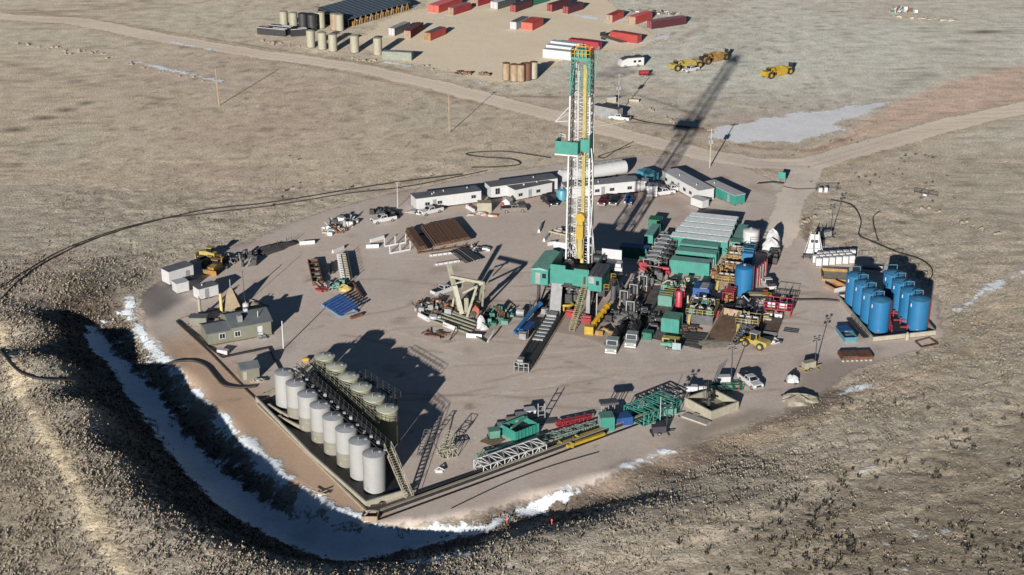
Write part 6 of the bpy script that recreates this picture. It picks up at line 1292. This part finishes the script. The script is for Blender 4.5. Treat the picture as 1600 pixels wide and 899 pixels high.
# white barriers scattered
def barrier(label, p1, p2, h_=.85, w_=.6, m=MWH):
    a, rz, L_ = fr(p1, p2); t = thing('concrete_barrier', label, 'barrier', a, rz, 'white barriers on the pad'); MB().prism([(-w_/2,0),(w_/2,0),(w_/2,.2),(.12,h_),(-.12,h_),(-w_/2,.2)], 0, L_, 'x').build('body', m, t); return t
for p, q, l in (((572,388),(592,387),'white barrier left of the white pipe racks, front one'), ((579,379),(600,373),'white barrier left of the white pipe racks, rear one'), ((520,396),(537,389),'small white barrier in the gravel above the drill collar racks'), ((468,383),(492,381),'white barrier beside the dark canvas heap'),
  ((654,494),(671,503),'white barrier at the left corner of the cream steel frames'), ((693,509),(713,517),'white barrier at the lower middle of the cream steel frames'), ((729,527),(753,529),'white barrier at the lower right of the cream steel frames'), ((666,479),(688,471),'white barrier left behind the cream steel frames'),
  ((729,325),(741,332),'white barrier before the cream box by the trailers'), ((842,364),(846,352),'white barrier on the gravel left of the mast, upper'), ((850,378),(856,370),'white barrier on the gravel left of the mast, middle'), ((856,384),(868,382),'white barrier on the gravel left of the mast, lower'), ((840,542-20),(841,521),None)):
    if l: barrier(l, p, q)
t = thing('pipe_rack', 'cream steel pipe rack on the gravel left of the mast', 'pipe rack', T(858, 366), hdg((858,366),(884,372))); b = MB(); b.beam((0, 0, .7), (6.5, 0, .7), .35); b.beam((.3, 1.6, .7), (6.5, 1.6, .7), .35); [b.beam((x, 0, .1), (x, 1.6, .1), .3, .2) for x in (.6, 3.2, 6)]; [b.beam((x, y, .1), (x, y, .6), .2) for x in (.6, 3.2, 6) for y in (0, 1.6)]; b.build('frame', MFB, t)
# canvas heap
t = thing('tarp_heap', 'long dark heap covered with grey canvas on the north west edge', 'covered heap', T(430, 388), hdg((400,398),(462,378))); b = MB(); mesh_blob(b, 0, 0, -.1, 5.8, 2.6, .9, 2.2, 26, 6); b.build('canvas', mat('dark_canvas', (.05, .045, .045), .9), t); b = MB(); [b.beam((x, -.4, .6), (x, -.4, 1.8), .1) for x in (-2, .5, 3, 4.5)]; b.build('stake', MGY, t)
# junk piles left of pickups
def junk(label, px, py, rx, ry, hh, mats, n, seed, name='junk_pile', cat='scrap pile'):
    t = thing(name, label, cat, T(px, py), R(-15)); r = random.Random(seed)
    for mi, m in enumerate(mats):
        b = MB()
        for k in range(n//len(mats)):
            a = r.uniform(0, 6.28); q = math.sqrt(r.random()); x, y = rx*q*math.cos(a), ry*q*math.sin(a); s = r.uniform(.3, 1.0)
            if k % 3: b.box(x, x+s*1.5, y, y+s, 0, r.uniform(.25, hh))
            else: b.beam((x, y, .2), (x+r.uniform(-2, 2), y+r.uniform(-1.5, 1.5), r.uniform(.3, hh*1.2)), .18)
        b.build(['metal_scrap', 'crate', 'board'][mi % 3], m, t)
    return t
junk('black and white heap of gear left of the first white pickup', 536, 349, 3.0, 2.6, 1.8, [MWH, MDG, MGL], 36, 1); junk('brown and white heap of rocks and boards below the black and white heap', 520, 362, 3.0, 3.0, 1.0, [MTP, MRR, MFB], 36, 2)
junk('dark parts heap in the shadow right of the white pickup by the lamp pole', 598, 335, 3.6, 2.2, 1.4, [MBK, MDG], 24, 3); junk('heap of small white parts left of the long office trailer', 643, 334, 1.6, .9, .8, [MTP, MGL], 10, 4)
junk('cluttered machine parts at the left of the cream steel frames', 680, 485, 4.6, 3.4, 1.5, [MDG, MRR, MGL], 54, 5); junk('dark cluttered parts right of the cream steel frames', 765, 498, 3.8, 4.4, 1.6, [MGD, MDG, MGP], 48, 6)
junk('brown scrap on the gravel left below the cream steel frames', 678, 524, 3.0, 1.2, .5, [MRR, MPI], 16, 7); junk('dark gear on the pipe lane beside the yellow lifting arm', 962, 500, 2.0, 3.5, 1.6, [MDG, MGY], 26, 8)
junk('tangled yellow brown pipework behind the tall blue tank', 1131, 435, 2.8, 5.5, 3.0, [MOR, MFB, MRR], 60, 9, 'pipework', 'pipework'); junk('grey pipework in front of the green pump houses', 1062, 448, 4.5, 2.5, 2.0, [MGY, MGP, MFB], 45, 10, 'pipework', 'pipework')
junk('dark pipework at the foot of the brown bin and the blue tank', 1147, 496, 3.5, 3.0, 2.0, [MDG, MGY, MBK], 40, 11, 'pipework', 'pipework'); junk('dark machine parts along the lane by the grey trucks', 1003, 505, 3.0, 5.0, 1.1, [MDG, MBK, MGY], 40, 12)
junk('dark loose gear under the loader platform', 1163, 527, 3.0, 2.0, 1.3, [MDG, MBD, MGY], 26, 13); junk('gear and boards at the right end of the brown pipe stack', 745, 392, 1.8, 2.4, 1.0, [MDG, MTP], 20, 14)
junk('clutter at the far end of the pump line by the pale roofs', 1028, 392, 2.4, 4.5, 2.4, [MDG, MGL, MGY], 45, 15, 'pipework', 'pipework')
# cream box, flags by the trailers
hut('cream box bin on the ground between the office trailers', (746,333), (768,332), 2.4, 2.4, MBC, MFB, rz=R(2), name='cream_box', cat='box', doors=False)
t = thing('red_white_sign_trailer', 'red and white small trailer tent beside the cream box', 'small trailer', T(793, 322), R(-20)); MB().prism([(-1,0.3),(1,.3),(1,1.4),(0,2.2),(-1,1.4)], -1.2, 1.2, 'y').build('tent', MTP, t); MB().box(-1.02, -.4, -1.26, -1.2, .4, 1.3).build('panel', MRD, t); MB().box(-1.2, 1.2, -1.2, 1.2, .15, .3).build('base', MDG, t)
junk('orange and brown rubbish in front of the cream box', 752, 337, 3.0, .9, .6, [mat('rubbish_orange', (.45, .2, .1), .8), MTP], 16, 16)
# drill collars racks
t = thing('drill_collar_rack', 'blue slanted rack of tube ends on the western gravel', 'pipe rack', T(503, 478), hdg((503,478),(532,497))); L2 = math.dist(T(503,478), T(532,497))
b = MB(); b.beam((0, 0, .3), (L2, 0, .3), .3); b.beam((0, 4.0, .3), (L2, 4.0, .3), .3); [b.beam((x, 0, .3), (x, 4, .3), .2) for x in (0, L2)]; b.build('frame', mat('rack_blue_grey', (.15, .25, .38), .5), t)
for k in range(7): b = MB(); y0 = 0; x = .5+k*(L2-1)/6; b.beam((x, .1, .5), (x+.2, 4.2, 1.8), .45, .3); b.build('tray', MBD if k % 2 else mat('rack_blue', (.03, .06, .18), .5), t)
b = MB(); [b.beam((x, 4.0, .3), (x, 4.0, 1.9), .14) for x in [.5+k*(L2-1)/6 for k in range(7)]]; b.build('post', MDG, t)
t = thing('drill_collar_rack', 'white twin columns of short tubes standing beside black bars', 'pipe rack', T(536, 441), hdg((536,441),(529,403))); L2 = math.dist(T(536,441), T(529,403))
for k, y in enumerate((0, -1.1)):
    b = MB(); b.beam((0, y, .9), (L2, y, .9), .5, .5); [b.box(x, x+.25, y-.42, y+.42, .5, 1.35) for x in [i*L2/14 for i in range(14)]]; b.build('tube_column', MFB if k else MTP, t)
b = MB(); [b.beam((x, -1.9, 0), (x, -1.9, 1.9), .12) for x in [i*L2/8 for i in range(9)]]; b.beam((0, -1.9, 1.0), (L2, -1.9, 1.0), .3); b.build('post', MBK, t)
t = thing('tool_basket', 'long rusty basket full of tools left of the white tube columns', 'basket', T(497, 447), hdg((497,447),(489,412))); L2 = math.dist(T(497,447), T(489,412)); b = MB(); [b.box(0, L2, y, y+.12, 0, 1.1) for y in (-1.1, 1.0)]; [b.box(x, x+.12, -1.0, 1.0, 0, 1.1) for x in (0, L2-.12)]; b.build('wall', MRR, t); b = MB(); [b.box(x, x+.8, -.8, .6, .1, .5+.3*random.random()) for x in [i*L2/8+.2 for i in range(8)]]; b.build('tool', MSA if False else MRT, t)
b = MB(); [b.box(x, x+.1, -1.0, 1.0, .9, 1.15) for x in [i*L2/5 for i in range(1, 5)]]; b.build('cross_bar', MDG, t)
junk('grey green hoses and fittings at the foot of the white tube columns', 516, 449, 2.6, 2.0, 1.4, [MGP, MDG, MGL], 30, 17); junk('red steel parts at the foot of the rusty tool basket', 499, 455, 1.6, 1.0, .6, [MRD, MRR], 12, 18)
t = thing('yellow_drum_cover', 'pale yellow rounded cover right of the hoses', 'cover', T(538, 454), R(-20)); b = MB(); mesh_blob(b, 0, 0, 0, 1.6, .9, 1.4, .8, 14); b.build('cover', MYP, t); MB().box(-1.5, 1.5, -.7, .7, 0, .12).build('base', MWD, t)
for i, (p, q, l) in enumerate((((514,428),(513,413),'short dark green bar left of the white tube columns'), ((520,426),(519,410),'short black bar nearest the white tube columns'))):
    a, c = W(*p, .4), W(*q, .4); t = thing('steel_bar', l, 'steel bar', (a.x, a.y, .06)); o = Vector((a.x, a.y, .06)); MB(o).beam(a, c, .5, .5).build('bar', MDG, t)
t = thing('rusty_steelwork', 'thin rusty corner frame right of the pale yellow cover', 'frame', T(555, 452)); o = t.location.copy(); b = MB(o); b.beam(T(553,446,.4), T(566,468,.4), .35, .6); b.beam(T(543,450,.3), T(553,446,.3), .3, .5); b.build('beam', MRR, t)
t = thing('rusty_steelwork', 'short rusty box beam below the blue slanted rack', 'steel beam', T(556, 496)); o = t.location.copy(); MB(o).beam(T(548,499,.3), T(566,493,.3), .7, .5).build('beam', MRR, t)
# cream steel frames (stored mast base)
Fo = T(728, 492); t = thing('steel_mast_base', 'tall cream painted steel A frame structure left of the green rig', 'steel frame', Fo); G_ = lambda px, py, z: W(px, py, z)
def bm(name, *segs):
    b = MB(Fo)
    for p, q, w_ in segs: b.beam(p, q, w_)
    return b.build(name, MCR, t)
tA, tB, tC, tD = G_(704,432,8.4), G_(756,442,8.0), G_(745,447,7.6), G_(708,437,7.9)
bm('leg', (G_(719,485,.5), G_(701,413,9.2), .75)); bm('leg', (G_(729,497,.3), tC, .42)); bm('leg', (G_(744,480,.3), tB, .45)); bm('leg', (G_(706,484,.3), G_(709,466,3.0), .4)); bm('leg', (G_(753,484,.3), tB, .35))
bm('top_beam', (tA, tB, .55)); bm('brace', (G_(724,458,4.5), tB, .42), (G_(709,466,3.0), G_(713,478,.6), .25), (G_(738,473,3.0), G_(746,458,4.6), .25), (G_(739,462,4.6), G_(747,472,2.6), .2), (G_(738,476,2.4), G_(746,474,2.2), .2), (tC, G_(752,460,4), .22), (G_(712,443,6.8), G_(727,439,7.8), .3), (G_(722,452,5.4), G_(723,438,7.9), .25))
bm('panel_beam', (G_(711,446,6.4), G_(722,490,.6), .9), (G_(727,468,2.6), G_(727,490,.4), 1.3)); bm('base_beam', (G_(704,485,.35), G_(730,498,.35), .4), (G_(730,498,.35), G_(753,486,.35), .4))
b = MB(Fo); [b.beam(G_(672+k*3,500-k*4.5,.35), G_(735+k*3,522-k*4.5,.35), .3) for k in range(5)]; b.beam(G_(668,500,.4), G_(684,474,.4), .35); b.beam(G_(736,520,.4), G_(757,535,.4), .3); b.build('skid', mat('olive_steel', (.22, .22, .17), .6), t)
t = thing('cable_spool', 'white round drum lying at the left end of the cream steel frames', 'spool', T(677, 500)); MB().cyl(0, 0, .0, 1.0, .85, 18).build('drum', MTP, t); MB().cyl(1.2, .3, 0, .7, .45, 14).build('small_drum', MTP, t)
t = thing('red_winch', 'dull red winch housing under the cream steel frames', 'winch', T(742, 493)); MB().prism([(-.9,0),(.9,0),(.9,1.8),(.2,2.6),(-.7,1.6)], -1.0, 1.0, 'y').build('housing', mat('faded_brick_red', (.28, .08, .05), .7), t); MB().hcyl((-.2, -1.3, .9), (-.2, 1.3, .9), .5, 12).build('drum', MDG, t)
t = thing('white_wrapped_part', 'white wrapped upright part right of the dull red winch', 'wrapped part', T(751, 512)); b = MB(); mesh_blob(b, 0, 0, 0, .9, .8, 2.6, 2.0, 14); b.build('wrap', MTP, t); b = MB(); mesh_blob(b, .6, -.9, 0, .9, .6, .9, 1.0, 12); b.build('loose_sheet', MTP, t)
t = thing('rail_frame', 'dark red rail frame standing at the right end of the cream steel frames', 'frame', T(780, 497), hdg((772,482),(786,494))); b = MB(); b.rail([(-1.5, 0, 0), (2.4, 0, 0)], 2.2, .12, True, .8); b.build('rail', MRR, t); MB().box(-1.5, 2.4, .05, .6, 0, .15).build('base', MDG, t)
for i, (p, q, l) in enumerate((((762,534),(772,517),'pale curved pipe leaning at the right of the cream steel frames'), ((702,532),(712,512),'thin brown rod standing before the cream steel frames'))):
    a, c = W(*p, .2), W(*q, 1.2); t = thing('loose_pipe', l, 'pipe', (a.x, a.y, .06)); o = Vector((a.x, a.y, .06)); MB(o).tube([a, a.lerp(c, .5)+Vector((.2, 0, .2)), c], .2-.08*i, 8).build('pipe', MTP if i == 0 else MRR, t)
# gate with signs at the pad entrance
t = thing('entrance_sign', 'green sign board on posts at the left of the pad entrance', 'sign', T(1221, 287), R(-25)); MB().box(-.9, .9, -.05, .05, 1.2, 3.0).build('board', MGR, t); b = MB(); [b.beam((x, .1, 0), (x, .1, 3.0), .1) for x in (-.7, .7)]; b.build('post', MGL, t)
wallpoly('low dark pipe gate left of the pad entrance', 'pipe_gate', 'gate', [(1183,291),(1206,289),(1224,291)], .25, .12, MBK, z0=.5, solve=True); wallpoly('long low pipe fence across and right of the pad entrance', 'pipe_gate', 'fence', [(1224,293),(1245,297),(1280,296)], .12, .1, MBK, z0=.1, solve=True)
t = thing('entrance_crate', 'pair of white boxes under a dark rail right of the pad entrance', 'box', T(1285, 300)); MB().box(-1.0, -.1, -.4, .4, 0, 1.1).build('box', MTP, t); MB().box(.4, 1.2, -.4, .4, 0, 1.2).build('box', MTP, t); b = MB(); b.rail([(-1.4, .6, 0), (3.6, .6, 0)], 1.6, .1); b.build('rail', MBK, t)
t = thing('gate_rail', 'short dark gate rail on the plain right of the entrance', 'gate', T(1450, 307), hdg((1437,304),(1465,309))); b = MB(); b.rail([(-3.5, 0, 0), (0, 0, 0), (2.5, -.2, 0)], 1.2, .1); b.build('rail', MBK, t); MB().box(-1.2, -.3, -.3, .3, 0, .5).build('stone', MTP, t)
# farmstead far right, rocks
junk('distant white trailer and scrap beyond the far plain at the upper right', 1410, 20, 6, 3, 2.2, [MTP, MGP, MRR], 30, 19); junk('row of pinkish rocks and debris below the distant white trailer', 1440, 30, 12, 2, .8, [MFB, MRT], 30, 20)

# long lines and extra clutter in the pipe lane and machinery block
for i, (p, q, z, r_, m_, l) in enumerate((((968,512),(1012,440),.5,.16,MGY,'grey line running up the pipe lane beside the upright pumps'), ((978,516),(1022,442),.4,.12,MPI,'rusty line beside the grey one in the pipe lane'), ((996,520),(1040,450),.45,.14,MDG,'dark line along the left edge of the ground mats'), ((1024,500),(1030,488),.6,.14,MFB,'short cream line left of the light green cube house'), ((1068,500),(1084,470),.5,.13,MGY,'grey line between the red cylinder and the railed platform'), ((1125,486),(1150,448),.6,.14,MFB,'cream line left of the red agitator unit'), ((1100,462),(1128,470),.6,.12,MRD,'red line in front of the cluttered platform'))):
    a, c = W(*p, z), W(*q, z); t = thing('flow_line', l, 'pipe', (a.x, a.y, .06)); o = Vector((a.x, a.y, .06)); mid = a.lerp(c, .5)+Vector((.3, .2, .35))
    MB(o).tube([a, a.lerp(c, .25), mid, a.lerp(c, .75), c], r_, 8).build('pipe', m_, t); b = MB(o)
    for f in (.15, .5, .85): q_ = a.lerp(c, f); b.box(q_.x-.3, q_.x+.3, q_.y-.12, q_.y+.12, .1, z)
    b.build('support', MDG, t)
for px, py, rx, ry, hh, ms, n, sd_, l in ((985,490,2.4,5,1.6,[MGY,MDG,MGL],40,31,'grey fittings between the upright pumps of the pipe lane'), (1012,440,2,4.5,2.0,[MGL,MGY,MRR],40,32,'grey and rusty fittings at the head of the pipe lane'), (1052,470,2.6,2.5,1.9,[MGP,MFB,MYP],34,33,'pale green and cream pipework around the red cylinder'),
    (1098,478,2.2,3,2.2,[MGP,MGY,MTP],36,34,'light fittings on the ground right of the striped lid tank'), (1120,492,2.4,2.5,2.2,[MYP,MDG,MRD],36,35,'yellow and red fittings left of the brown bin'), (1172,500,3.2,2.0,1.6,[MGL,MDG,MYP],34,36,'grey fittings under the yellow hopper'), (1070,515,3.5,1.6,.9,[MDG,MRR],20,37,'dark scrap before the railed shaker platform'),
    (1195,470,1.6,2.6,1.6,[MRD,MDG,MGL],26,38,'red and grey fittings behind the red cage'), (946,498,2.0,3.0,1.6,[MDG,MBK,MGY],26,39,'dark fittings between the rig stairs and the lifting arm'), (850,492,2.0,1.6,1.2,[MDG,MGL],16,40,'small parts on the gravel at the left of the rig ramp'), (1150,400,2.2,3.2,2.2,[MYP,MGY,MFB],36,41,'yellow and grey fittings below the white silo'),
    (1022,408,2.0,3.5,2.6,[MGL,MDG,MGY],36,42,'grey fittings between the tall green house and the pump houses'), (880,352+14,2.5,1.6,1.1,[MTP,MDG,MRR],18,43,'white and brown bits behind the left side of the rig floor'), (1205,535,1.6,1.6,.9,[MDG,MTP],14,44,'small dark parts right of the yellow wheel loader')):
    junk(l, px, py, rx, ry, hh, ms, n, sd_, 'fittings', 'pipe fittings')
# ================================================================== distant storage yard
for i, (px, py, m, l) in enumerate((
    (486,76,MFB,'leftmost cream tank of the front row in the distant yard'), (504,79,MFB,'second cream tank of the front row in the distant yard'), (520.5,82,MFB,'third cream tank of the front row, casting the wide shadow'), (554.5,84,MFB,'cream tank standing alone in the middle of the distant front row'), (590.5,88,MFB,'cream tank at the right end beside the low grey container'),
    (444,45,MFB,'leftmost cream tank of the back row in the distant yard'), (459,47,MFB,'second cream tank of the back row in the distant yard'), (474,48,MDG,'left one of the two dark grey tanks in the distant yard'), (488,50,MDG,'right one of the two dark grey tanks in the distant yard'), (502,46,MFB,'cream tank right of the dark grey tanks'), (523,49,MRT,'rust streaked cream tank at the corner of the slatted dark building'), (531,50,MFB,'cream tank at the near corner of the slatted dark building'))):
    tank(l, 'cream_tank', 'storage tank', T(px, py-2), 2.9 if m is not MDG else 3.2, 5.6, m if m is not MFB else mat('cream_tank_ribbed', (.29, .275, .21), .6, 0, .12, 2, .3), None, 0, 'tanks in the distant storage yard', roof=MFB if m is not MDG else MDG, extras=False, n=20)
b0 = MB()
for i, (px, py, l) in enumerate(((791,127,'left rust streaked tank of the four by the road'), (803,129,'second rust streaked tank of the four by the road'), (814,129.5,'third rust streaked tank of the four by the road'), (824,127,'dark rusty tank, third from left by the road'), (834,125,'slim cream tank at the right end of the rust streaked four'))):
    tank(l, 'rusty_tank', 'storage tank', T(px, py-2), 2.35, 5.3, [MRT, MRT, MRT, mat('dark_rust_tank', (.12, .05, .035), .8), MFB][i], None, 0, 'rust streaked tanks by the road', roof=MRR, extras=False, n=18)
# slatted building: long dark shed with open bays
a, rz, L_ = fr((545,44), (641,16)); t = thing('open_shed', 'long dark shed with striped blue grey roof and open brown bays', 'shed', a, rz); D_ = 14.0
MB().prism([(0,2.8),(D_,5.2),(D_,5.4),(0,3.0)], -.3, L_+.3, 'x').build('roof', mat('blue_slate_sheet', (.055, .075, .10), .5), t)
b = MB(); [b.add([(x,-.1,3.02),(x+.35,-.1,3.02),(x+.35,D_,5.44),(x,D_,5.44)], [(0,1,2,3)]) for x in [L_*k/15 for k in range(1, 15)]]; b.build('roof_seam', mat('pale_seam', (.22, .27, .32), .5), t)
MB().box(0, L_, D_-.3, D_, 0, 5.1).build('back_wall', MBK, t); MB().box(-.1, .1, 0, D_, 0, 3.0).build('side_wall', MBK, t); MB().box(0.1, L_, 6, 6.2, 0, 3.6).build('inner_wall', MBK, t)
for k in range(11):
    x = L_*.08+k*L_*.085; b = MB(); b.beam((x, 0, 0), (x+.8, 0, 2.9), .22); b.beam((x+1.6, 0, 0), (x+.8, 0, 2.9), .22); b.box(x+.2, x+1.4, .6, 2.2, 0, 1.6); b.build('bay_frame', MRT if k % 2 else MOR, t)
# dark roofed long trailers at the left
for i, (p, q, l) in enumerate((((402,54),(446,58),'black walled container at the left edge of the distant yard'), ((420,50),(455,54),'second low black container with pale roof edge in the distant yard'), ((455,58),(480,56),'short dark container next to the front cream tanks'))):
    hut(l, p, q, 2.4, 2.3, MBK, MDG if i else MBK, rz=hdg(p, q), name='container', cat='container', group='dark low containers at the yard edge', doors=False)
    a, rz_, L_ = fr(p, q); t = thing('pale_awning_bar', ['pale bar along the roof of the leftmost black container', 'pale bar along the roof of the second black container', 'pale bar along the roof of the short dark container'][i], 'roof bar', (a.x, a.y, a.z+2.42), rz_); MB().box(0, L_, -.1, .12, 0, .15).build('bar', MTP, t); MB().box(L_*.5, L_, 1.4, 1.6, 0, .15).build('rear_bar', MTP, t)
KG = 'shipping containers in the distant yard'
CT = [  # p1, p2 along the long visible side, depth, wall, roof, label, end stripe
 ((617,57),(641,47),2.5,MGY,MGL,'grey container left of the two red ones in the middle of the yard',MTP), ((642,61),(662,47.5),2.5,mat('deep_red', (.13, .015, .015), .6),MMR,'dark red container left of the brighter red one in the middle',MRT), ((673,64.5),(697,54.5),2.5,MRC,MGY,'bright red container right of the dark red one in the middle',MOR),
 ((590,93),(641,95),0,MGP,MGP,None,None),
 ((812,50),(814,49),0,MGP,MGP,None,None),
 ((832,48.5),(849,40),4.4,MRC,MRC,'wide bright red container block near the centre of the yard',mat('container_red_light', (.40, .09, .06), .55)), ((807,47),(826,38),2.5,MGL,MGY,'grey container left of the wide bright red block',MTP),
 ((709,24.5),(736,16),2.6,MRD,mat('dusty_mauve_roof', (.20, .10, .11), .7),'red container with dusty roof at the front of the left red cluster',MRT), ((686,21),(722,8),4.6,MRC,mat('pink_red_roof', (.45, .10, .12), .6),'large red container pair at the left of the red cluster',mat('container_red_light', (.40, .09, .06), .55)),
 ((747,10.5),(775,2),2.6,MRD,MRD,'red container at the top edge above the sandy yard',MRT), ((778,15.5),(806,7),3.4,MGY,mat('pale_grey_roof', (.33, .36, .38), .6),'light grey container right of the top red container',MTP),
 ((806,20),(831,11),2.4,MMR,MDG,'black maroon container, leftmost of the dark ones',MRD), ((831,10),(858,2),2.4,MGD,MDG,'dark green container behind the dark maroon ones',MGD), ((863,19),(892,10),2.4,MMR,MMR,'dark maroon container with red end, middle of the dark ones',MRD), ((888,22.5),(911,15),2.4,MMR,MDG,'dark maroon container with red end, rightmost of the dark ones',MRD),
 ((957,36),(975,28),2.4,MRC,MRD,'small bright red container right of the mast crown',MRT), ((993,39),(1019,30),3.0,MRC,mat('pink_red_roof', (.45, .10, .12), .6),'pale red container at the right end of the yard',MRT), ((1018,46),(1072,38),2.8,MMR,mat('dusty_mauve_roof', (.20, .10, .11), .7),'long maroon grey container at the right end of the yard',MRD)]
for p, q, D_, wm, rm, l, es in CT:
    if l: hut(l, p, q, D_, 2.7, wm, rm, rz=hdg(p, q), name='container', cat='container', group=KG, end_stripe=es)
hut('low pale grey green container at the near corner of the yard', (597,93), (643,95.5), 2.5, 2.6, MGP if False else mat('sage_grey_paint', (.19, .21, .17), .6), MGL, rz=hdg((597,93), (643,95.5)), name='container', cat='container', group=KG)
hut('bright red container lying crosswise right of the mast crown', (953,62), (996,69), 2.6, 2.8, MRC, MRC, rz=hdg((953,62), (996,69)), name='container', cat='container', group=KG, end_stripe=MTP)
hut('red container behind the white ones left of the mast crown', (888,74), (935,80), 2.5, 2.8, mat('crimson_paint', (.25, .02, .035), .6), mat('crimson_paint', (.25, .02, .035), .6), rz=hdg((888,74), (935,80)), name='container', cat='container', group=KG, end_stripe=MTP)
for i, (p, q, l) in enumerate((((848,90),(894,95),'front white long container left of the mast crown'), ((853,83),(900,88.5),'middle pale blue roofed container left of the mast crown'), ((860,77),(905,82.5),'rear pale blue roofed container left of the mast crown'))):
    hut(l, p, q, 2.5, 2.7, MWH, MTP if i == 0 else mat('pale_blue_roof', (.36, .42, .50), .5), rz=hdg(p, q), name='container', cat='container', group=KG, doors=False)
hut('grey container beside the road behind the rig mast', (926,180), (965,188), 2.6, 3.0, MGL, MGY, rz=hdg((926,180), (965,188)), name='container', cat='container')
t = thing('white_tote', 'cream box on the ground behind the grey roadside container', 'box', T(954, 160), .2); MB().box(-1.4, 1.4, -1.0, 1.0, 0, 1.6).build('body', MFB, t); MB().box(-1.5, 1.5, -1.1, 1.1, 1.6, 1.7).build('lid', MTP, t)
t = thing('concrete_pipe', 'short pale pipe lying right of the power pole', 'pipe', T(990, 160), -.2); MB().hcyl((-1.6, 0, .5), (1.6, 0, .5), .5, 14).build('pipe', MFB, t); MB().hcyl((1.6, 0, .5), (1.62, 0, .5), .35, 12).build('opening', MBK, t)
t = thing('flat_trailer', 'empty dark flat trailer left of the crosswise red container', 'trailer', T(958, 66), hdg((940,58),(976,70))); MB().box(-6, 5, -1.1, 1.1, .9, 1.1).build('deck', MWD, t); b = MB(); [b.hcyl((x, s*.9, .45), (x, s*1.1, .45), .45, 10) for x in (-5, -3.8) for s in (-1, 1)]; b.build('wheels', MRU, t); MB().box(-6, -5.8, -1.1, 1.1, 1.1, 2.3).build('headboard', MDG, t)
junk('scattered boards and gear at the right end of the yard', 1010, 20, 12, 3, .7, [MTP, MDG, MWD], 30, 21); junk('brush and debris line along the road side of the yard', 735, 117, 6, 1.5, 1.2, [MWD, MRR], 24, 22)
# rocks of the low berm along the yard
rk = [];
for (p0, p1) in (((398,64),(480,76)), ((520,90),(590,96)), ((640,100),(740,120)), ((60,70),(160,86)), ((160,90),(330,130)), ((1000,165),(1060,195)), ((1440,325),(1600,380)), ((20,66),(110,84)), ((1290,330),(1250,350))):
    for k in range(14):
        f = random.random(); rk.append((p0[0]+(p1[0]-p0[0])*f+random.uniform(-4, 4), p0[1]+(p1[1]-p0[1])*f+random.uniform(-2, 2)))
b = MB()
for px, py in rk:
    p = T(px, py); s = random.uniform(.25, .8); b.add([(p.x+s*random.uniform(-.8, -1), p.y-s*.6, p.z-.1), (p.x+s, p.y-s*.7, p.z-.1), (p.x+s*.9, p.y+s*.7, p.z-.1), (p.x-s*.8, p.y+s*.8, p.z-.1), (p.x-s*.4, p.y-s*.3, p.z+s*.8), (p.x+s*.5, p.y-s*.2, p.z+s*.7), (p.x+s*.3, p.y+s*.4, p.z+s*.8)], [(0,1,5,4),(1,2,6,5),(2,3,6),(3,0,4),(3,4,6),(4,5,6)])
tag(b.build('rubble', mat('berm_rubble', (.24, .20, .15), .9, 0, .4, 2)), kind='stuff')
# ------------------------------------------------------------------ camera, sun, sky
cam = bpy.data.cameras.new('camera'); co = bpy.data.objects.new('camera', cam); COL.objects.link(co)
co.location = (0, 0, CAMH); co.rotation_euler = (math.pi/2-PITCH, 0, 0)
cam.sensor_width = 36; cam.lens = 36*FPX/1600; cam.clip_start = 1; cam.clip_end = 20000; scn.camera = co
AZ, EL = R(16.3), R(14.1)     # shadows fall towards +Y, a little to the right
sun = bpy.data.lights.new('sun', 'SUN'); so = bpy.data.objects.new('sun', sun); COL.objects.link(so)
sun.energy = 7.5; sun.angle = R(.53); sun.color = (1, .955, .89)
d = Vector((math.sin(AZ)*math.cos(EL), math.cos(AZ)*math.cos(EL), -math.sin(EL)))
so.rotation_euler = d.to_track_quat('-Z', 'Y').to_euler()
wd = bpy.data.worlds.new('World'); scn.world = wd; wd.use_nodes = True; nt = wd.node_tree; N = nt.nodes
sky = N.new('ShaderNodeTexSky'); sky.sky_type = 'NISHITA'; sky.sun_disc = False
sky.sun_elevation = EL; sky.sun_rotation = AZ+math.pi; sky.altitude = 1600; sky.air_density = 1.0; sky.dust_density = .2; sky.ozone_density = 3.0
nt.links.new(sky.outputs[0], N['Background'].inputs['Color']); N['Background'].inputs['Strength'].default_value = .038
scn.view_settings.view_transform = 'Standard'; scn.view_settings.look = 'None'; scn.view_settings.exposure = 0; scn.view_settings.gamma = 1
scn.render.engine = 'CYCLES'
